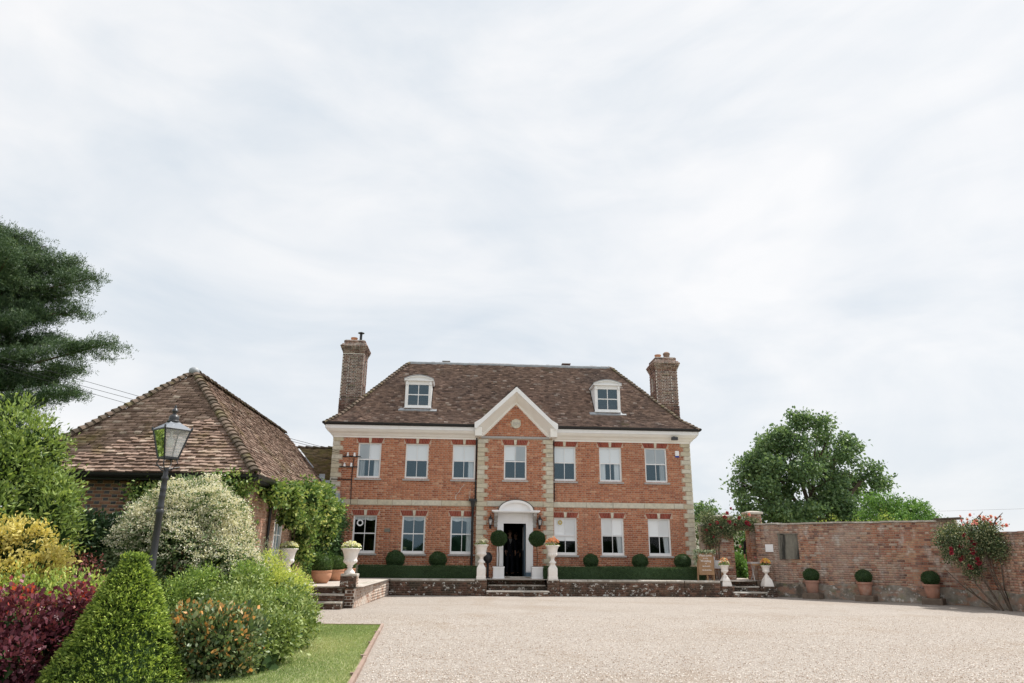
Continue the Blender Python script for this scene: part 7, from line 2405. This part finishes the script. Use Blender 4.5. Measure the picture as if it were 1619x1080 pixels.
# ---- big pine on the far left
def pine():
    rng = np.random.default_rng(170)
    r = thing('pine_tree', 'tall dark pine with layered boughs behind the outbuilding', 'tree', (-35.4, 19.4, 0))
    mb = MB()
    mb.tube([(-35.4, 19.4, 0), (-35.2, 19.4, 9), (-35.5, 19.4, 16), (-35.6, 19.4, 22)], [0.7, 0.55, 0.35, 0.08], 10)
    mb.build('trunk', M['bark'], r, smooth=60, local=False)
    pads = []
    bm_ = MB()
    spec = [(8.6, 5.0, 0.02), (9.8, 4.2, 0.5), (11.0, 8.3, -0.08), (12.3, 5.4, 0.35), (13.3, 6.6, 0.12), (14.5, 9.5, -0.02), (15.6, 5.6, 0.4), (16.6, 5.2, -0.25), (17.5, 6.2, 0.08), (18.4, 5.0, 0.4), (19.4, 7.0, -0.04), (20.3, 5.2, 0.35), (21.1, 5.4, 0.0), (21.9, 3.2, 0.2), (22.4, 1.5, 0.0)]
    for (z, L_, az) in spec:
        for side in (0, 1, 2):
            a = az + (side * 2.2 if side else 0) + rng.normal(0, 0.15) + (0.9 if side == 2 else 0)
            LL = L_ * (1.0 if side == 0 else rng.uniform(0.6, 0.95))
            d = np.array((math.cos(a), math.sin(a), 0))
            s0 = np.array((-35.4, 19.4, z - 0.12 * LL))
            tip = s0 + d * LL + np.array((0, 0, 0.12 * LL + 0.3))
            bm_.tube([tuple(s0), tuple(s0 + d * LL * 0.5 + np.array((0, 0, 0.0))), tuple(tip)], [0.16, 0.09, 0.02], 5)
            for k in range(int(LL * 4.0)):
                f = 0.16 + 0.82 * (k + rng.random()) / (LL * 4.0)
                c = s0 + d * LL * f + np.array((0, 0, 0.12 * LL * f * f + 0.3 * f)) + rng.normal(0, 1, 3) * np.array((0.30, 0.6, 0.11)) * (1 + 0.3 * LL * (1 - f) * 0.3)
                pads.append((c, 0.55 + 0.5 * rng.random()))
    bm_.build('limb', M['bark'], r, smooth=60, local=False)
    P, D, T = [], [], []
    for c, s in pads:
        m = 60
        cc = c + np.clip(rng.normal(0, 0.62, (m, 3)), -1.25, 1.25) * np.array((s, s, s * 0.42))
        q = np.repeat(cc, 8, 0) + rng.normal(0, 0.075, (m * 8, 3))
        d = rng.normal(0, 0.7, (m * 8, 3)) + np.array((0.2, 0, 0.8))
        P.append(q); D.append(d)
        T.append(np.clip(np.repeat(0.15 + 0.5 * rng.random(m), 8) + rng.normal(0, 0.15, m * 8), 0, 1))
    P, D, T = np.concatenate(P), np.concatenate(D), np.concatenate(T)
    keep = P[:, 0] > -44.0
    P, D, T = P[keep], D[keep], T[keep]
    leaves('crown', P, D, rng.uniform(0.13, 0.24, len(P)), G['pine'], r, 0.20, T, rng=rng, kind='stuff')


pine()

# ---- far woodland behind the viewer, unseen, added to be mirrored in the window panes
wr = np.random.default_rng(180)
wbz = [(x + wr.normal(0, 3), -150 + wr.normal(0, 4), 1.2, 7, 4, 3.0 + 1.2 * wr.random()) for x in range(-160, 165, 9)]
core('woodland', wbz, 1.0, G['ivy'], None, zmin=-0.2)['kind'] = 'stuff'

# ---- overhead wires
for i, (a, b, lab) in enumerate((((-6.5, -0.12, 5.10), (-20.7, -1.0, 8.75), 'topmost of three thin overhead wires passing in front of the pine'), ((-6.4, -0.12, 5.02), (-20.7, -1.0, 8.48), 'middle one of three thin overhead wires passing in front of the pine'), ((-6.6, -0.12, 4.72), (-20.7, -1.0, 8.36), 'lowest of three thin overhead wires passing in front of the pine'))):
    a, b = Vector(a), Vector(b)
    b2 = a + (b - a) * 1.6
    pts = []
    for k in range(13):
        q = a.lerp(b2, k / 12)
        q.z -= 0.5 * (1 - (2 * k / 12 - 1) ** 2) - 0.42 * math.sin(k / 12 * math.pi)
        pts.append(q)
    mb = MB(); mb.tube(pts, 0.008, 4)
    tag(mb.build('overhead_wire', M['black'], None), lab, 'wire', 'overhead wires to the house')
mb = MB(); mb.tube([(33, 30, 4.92), (45, 29.1, 5.36), (70, 27, 6.2)], 0.008, 4)
tag(mb.build('overhead_wire', M['black'], None), 'single faint overhead wire beyond the garden wall corner', 'wire')

# ================================================================== PEOPLE
M['skin'] = mat('skin', [(0.46, 0.27, 0.19)], 0.55, None, use_tint=False)
M['suit'] = mat('dark_suit', [(0.018, 0.02, 0.03)], 0.85, None, use_tint=False)
M['shirt'] = mat('white_shirt', [(0.75, 0.75, 0.75)], 0.8, None, use_tint=False)
M['hair'] = mat('brown_hair', [(0.05, 0.03, 0.018)], 0.6, None, use_tint=False)
M['shoe'] = mat('black_shoe', [(0.012, 0.012, 0.012)], 0.35, None, use_tint=False)


def skin_mesh(name, joints, edges, root_i=0, sub=1):
    me = bpy.data.meshes.new(name)
    me.from_pydata([j[0] for j in joints], edges, [])
    o = bpy.data.objects.new(name, me)
    COL.objects.link(o)
    md = o.modifiers.new('skin', 'SKIN')
    sv = me.skin_vertices[0].data
    for i, j in enumerate(joints):
        sv[i].radius = (j[1], j[2] if len(j) > 2 else j[1])
        sv[i].use_root = (i == root_i)
    md.use_smooth_shade = True
    ss = o.modifiers.new('sub', 'SUBSURF')
    ss.levels = sub
    ss.render_levels = sub
    bpy.context.view_layer.update()
    out = bpy.data.meshes.new_from_object(o.evaluated_get(bpy.context.evaluated_depsgraph_get()))
    bpy.data.objects.remove(o)
    bpy.data.meshes.remove(me)
    out.name = name
    return out


def person(label, loc, rz, h=1.78, turn=0.0, armbend=0.0, hair='hair'):
    k = h / 1.78
    r = thing('person', label, 'person', loc, rz)
    def body():
        J, E = [], []
        def add(p, a, b=None, par=None):
            J.append(((p[0] * k, p[1] * k, p[2] * k), a * k, (b or a) * k))
            i = len(J) - 1
            if par is not None: E.append((par, i))
            return i
        pel = add((0, 0, 0.96), 0.12, 0.10)
        sp = add((0, 0, 1.14), 0.115, 0.09, pel)
        chst = add((0, 0.01, 1.32), 0.14, 0.10, sp)
        nb = add((0, 0.01, 1.46), 0.07, 0.06, chst)
        nk = add((0, 0.0, 1.54), 0.052, 0.055, nb)
        h1 = add((0, -0.015, 1.62), 0.066, 0.078, nk)
        h2 = add((0, -0.01, 1.71), 0.072, 0.088, h1)
        add((0, 0.0, 1.76), 0.045, 0.055, h2)
        for s in (-1, 1):
            sh = add((s * 0.18, 0.01, 1.42), 0.06, 0.06, nb)
            el = add((s * 0.235, 0.03, 1.14), 0.043, 0.043, sh)
            wr_ = add((s * (0.24 - 0.05 * armbend), -0.03 - 0.12 * armbend, 0.90 + 0.08 * armbend), 0.028, 0.028, el)
            pm = add((s * (0.24 - 0.06 * armbend), -0.05 - 0.16 * armbend, 0.83 + 0.08 * armbend), 0.036, 0.022, wr_)
            for f, (dy, ln) in enumerate(((-0.03, 0.085), (-0.01, 0.095), (0.01, 0.09), (0.028, 0.07))):
                b = J[pm][0]
                a1 = add((b[0] / k + 0.0, b[1] / k + dy, b[2] / k - ln * 0.55), 0.010, 0.010, pm)
                add((b[0] / k - s * 0.014, b[1] / k + dy, b[2] / k - ln), 0.008, 0.008, a1)
            b = J[wr_][0]
            t1 = add((b[0] / k - s * 0.01, b[1] / k - 0.045, b[2] / k - 0.05), 0.011, 0.011, wr_)
            add((b[0] / k - s * 0.015, b[1] / k - 0.055, b[2] / k - 0.09), 0.009, 0.009, t1)
            hp = add((s * 0.095, 0, 0.90), 0.09, 0.09, pel)
            kn = add((s * 0.10, -0.01, 0.50), 0.058, 0.058, hp)
            an = add((s * 0.105, 0.03, 0.09), 0.04, 0.045, kn)
            add((s * 0.12, -0.12, 0.035), 0.04, 0.03, an)
        return J, E
    J, E = body()
    me = skin_mesh('body', J, E)
    me.materials.clear(); me.materials.append(M['skin'])
    link(bpy.data.objects.new('body', me), r)
    # jacket, trousers: their own skins a little outside the body
    def sub(name, pts, eds, m):
        me = skin_mesh(name, [((p[0] * k, p[1] * k, p[2] * k), a * k, b * k) for p, a, b in pts], eds)
        me.materials.clear(); me.materials.append(m)
        link(bpy.data.objects.new(name, me), r)
    ab = armbend
    pts = [((0, 0, 0.80), 0.165, 0.125), ((0, 0, 0.98), 0.155, 0.12), ((0, 0, 1.15), 0.135, 0.11), ((0, 0.01, 1.33), 0.165, 0.125), ((0, 0.015, 1.47), 0.085, 0.075)]
    eds = [(0, 1), (1, 2), (2, 3), (3, 4)]
    for s in (-1, 1):
        n0 = len(pts)
        pts += [((s * 0.19, 0.01, 1.425), 0.075, 0.075), ((s * 0.245, 0.03, 1.14), 0.058, 0.058), ((s * (0.245 - 0.05 * ab), -0.02 - 0.10 * ab, 0.91 + 0.08 * ab), 0.046, 0.046)]
        eds += [(4, n0), (n0, n0 + 1), (n0 + 1, n0 + 2)]
    sub('jacket', pts, eds, M['suit'])
    pts = [((0, 0, 0.98), 0.13, 0.11)]
    eds = []
    for s in (-1, 1):
        n0 = len(pts)
        pts += [((s * 0.095, 0, 0.88), 0.105, 0.105), ((s * 0.10, -0.01, 0.50), 0.076, 0.076), ((s * 0.105, 0.02, 0.10), 0.065, 0.07)]
        eds += [(0, n0), (n0, n0 + 1), (n0 + 1, n0 + 2)]
    sub('trousers', pts, eds, M['suit'])
    for s in (-1, 1):
        b = MB()
        b.ellipsoid((s * 0.115 * k, -0.06 * k, 0.045 * k), (0.052 * k, 0.145 * k, 0.055 * k), 12, 8, zcut=-0.75)
        b.build('shoe', M['shoe'], r, smooth=80)
    b = MB()
    b.add([(-0.055 * k, -0.135 * k, 1.45 * k), (0.055 * k, -0.135 * k, 1.45 * k), (0.0, -0.150 * k, 1.18 * k), (0, -0.148 * k, 1.40 * k)], [(0, 3, 2), (3, 1, 2), (0, 1, 3)])
    b.build('shirt_front', M['shirt'], r)
    b = MB()
    b.beam((0, -0.152 * k, 1.45 * k), (0, -0.158 * k, 1.2 * k), 0.03 * k, 0.01 * k)
    b.build('tie', M['suit'], r)
    b = MB()
    b.ellipsoid((0, 0.018 * k, 1.735 * k), (0.085 * k, 0.098 * k, 0.082 * k), 14, 9, zcut=-0.55)
    b.build('hair', M[hair], r, smooth=80)
    b = MB()
    for s in (-1, 1): b.ellipsoid((s * 0.03 * k, -0.088 * k, 1.672 * k), (0.011 * k, 0.008 * k, 0.007 * k), 8, 6)
    b.build('eye', M['shoe'], r)
    b = MB()
    b.add([(-0.014 * k, -0.086 * k, 1.63 * k), (0.014 * k, -0.086 * k, 1.63 * k), (0, -0.112 * k, 1.635 * k), (0, -0.084 * k, 1.68 * k)], [(0, 1, 2), (0, 2, 3), (1, 3, 2)])
    b.beam((-0.022 * k, -0.086 * k, 1.60 * k), (0.022 * k, -0.086 * k, 1.60 * k), 0.01 * k, 0.008 * k)
    b.build('nose', M['skin'], r)
    b = MB()
    for s in (-1, 1): b.ellipsoid((s * 0.078 * k, 0.0, 1.665 * k), (0.012 * k, 0.02 * k, 0.03 * k), 8, 6)
    b.build('ear', M['skin'], r)
    return r


person('person in a dark suit standing in shadow just inside the front door', (-0.05, 1.7, TZ + 0.012), 0.25, 1.76, armbend=0.6)
person('person in dark clothes standing deeper in the hall behind the first', (0.25, 2.5, TZ + 0.012), -0.5, 1.70)
person('person in a dark suit half hidden behind the tall gate pier', (9.50, 0.35, TZ), -0.7, 1.78)
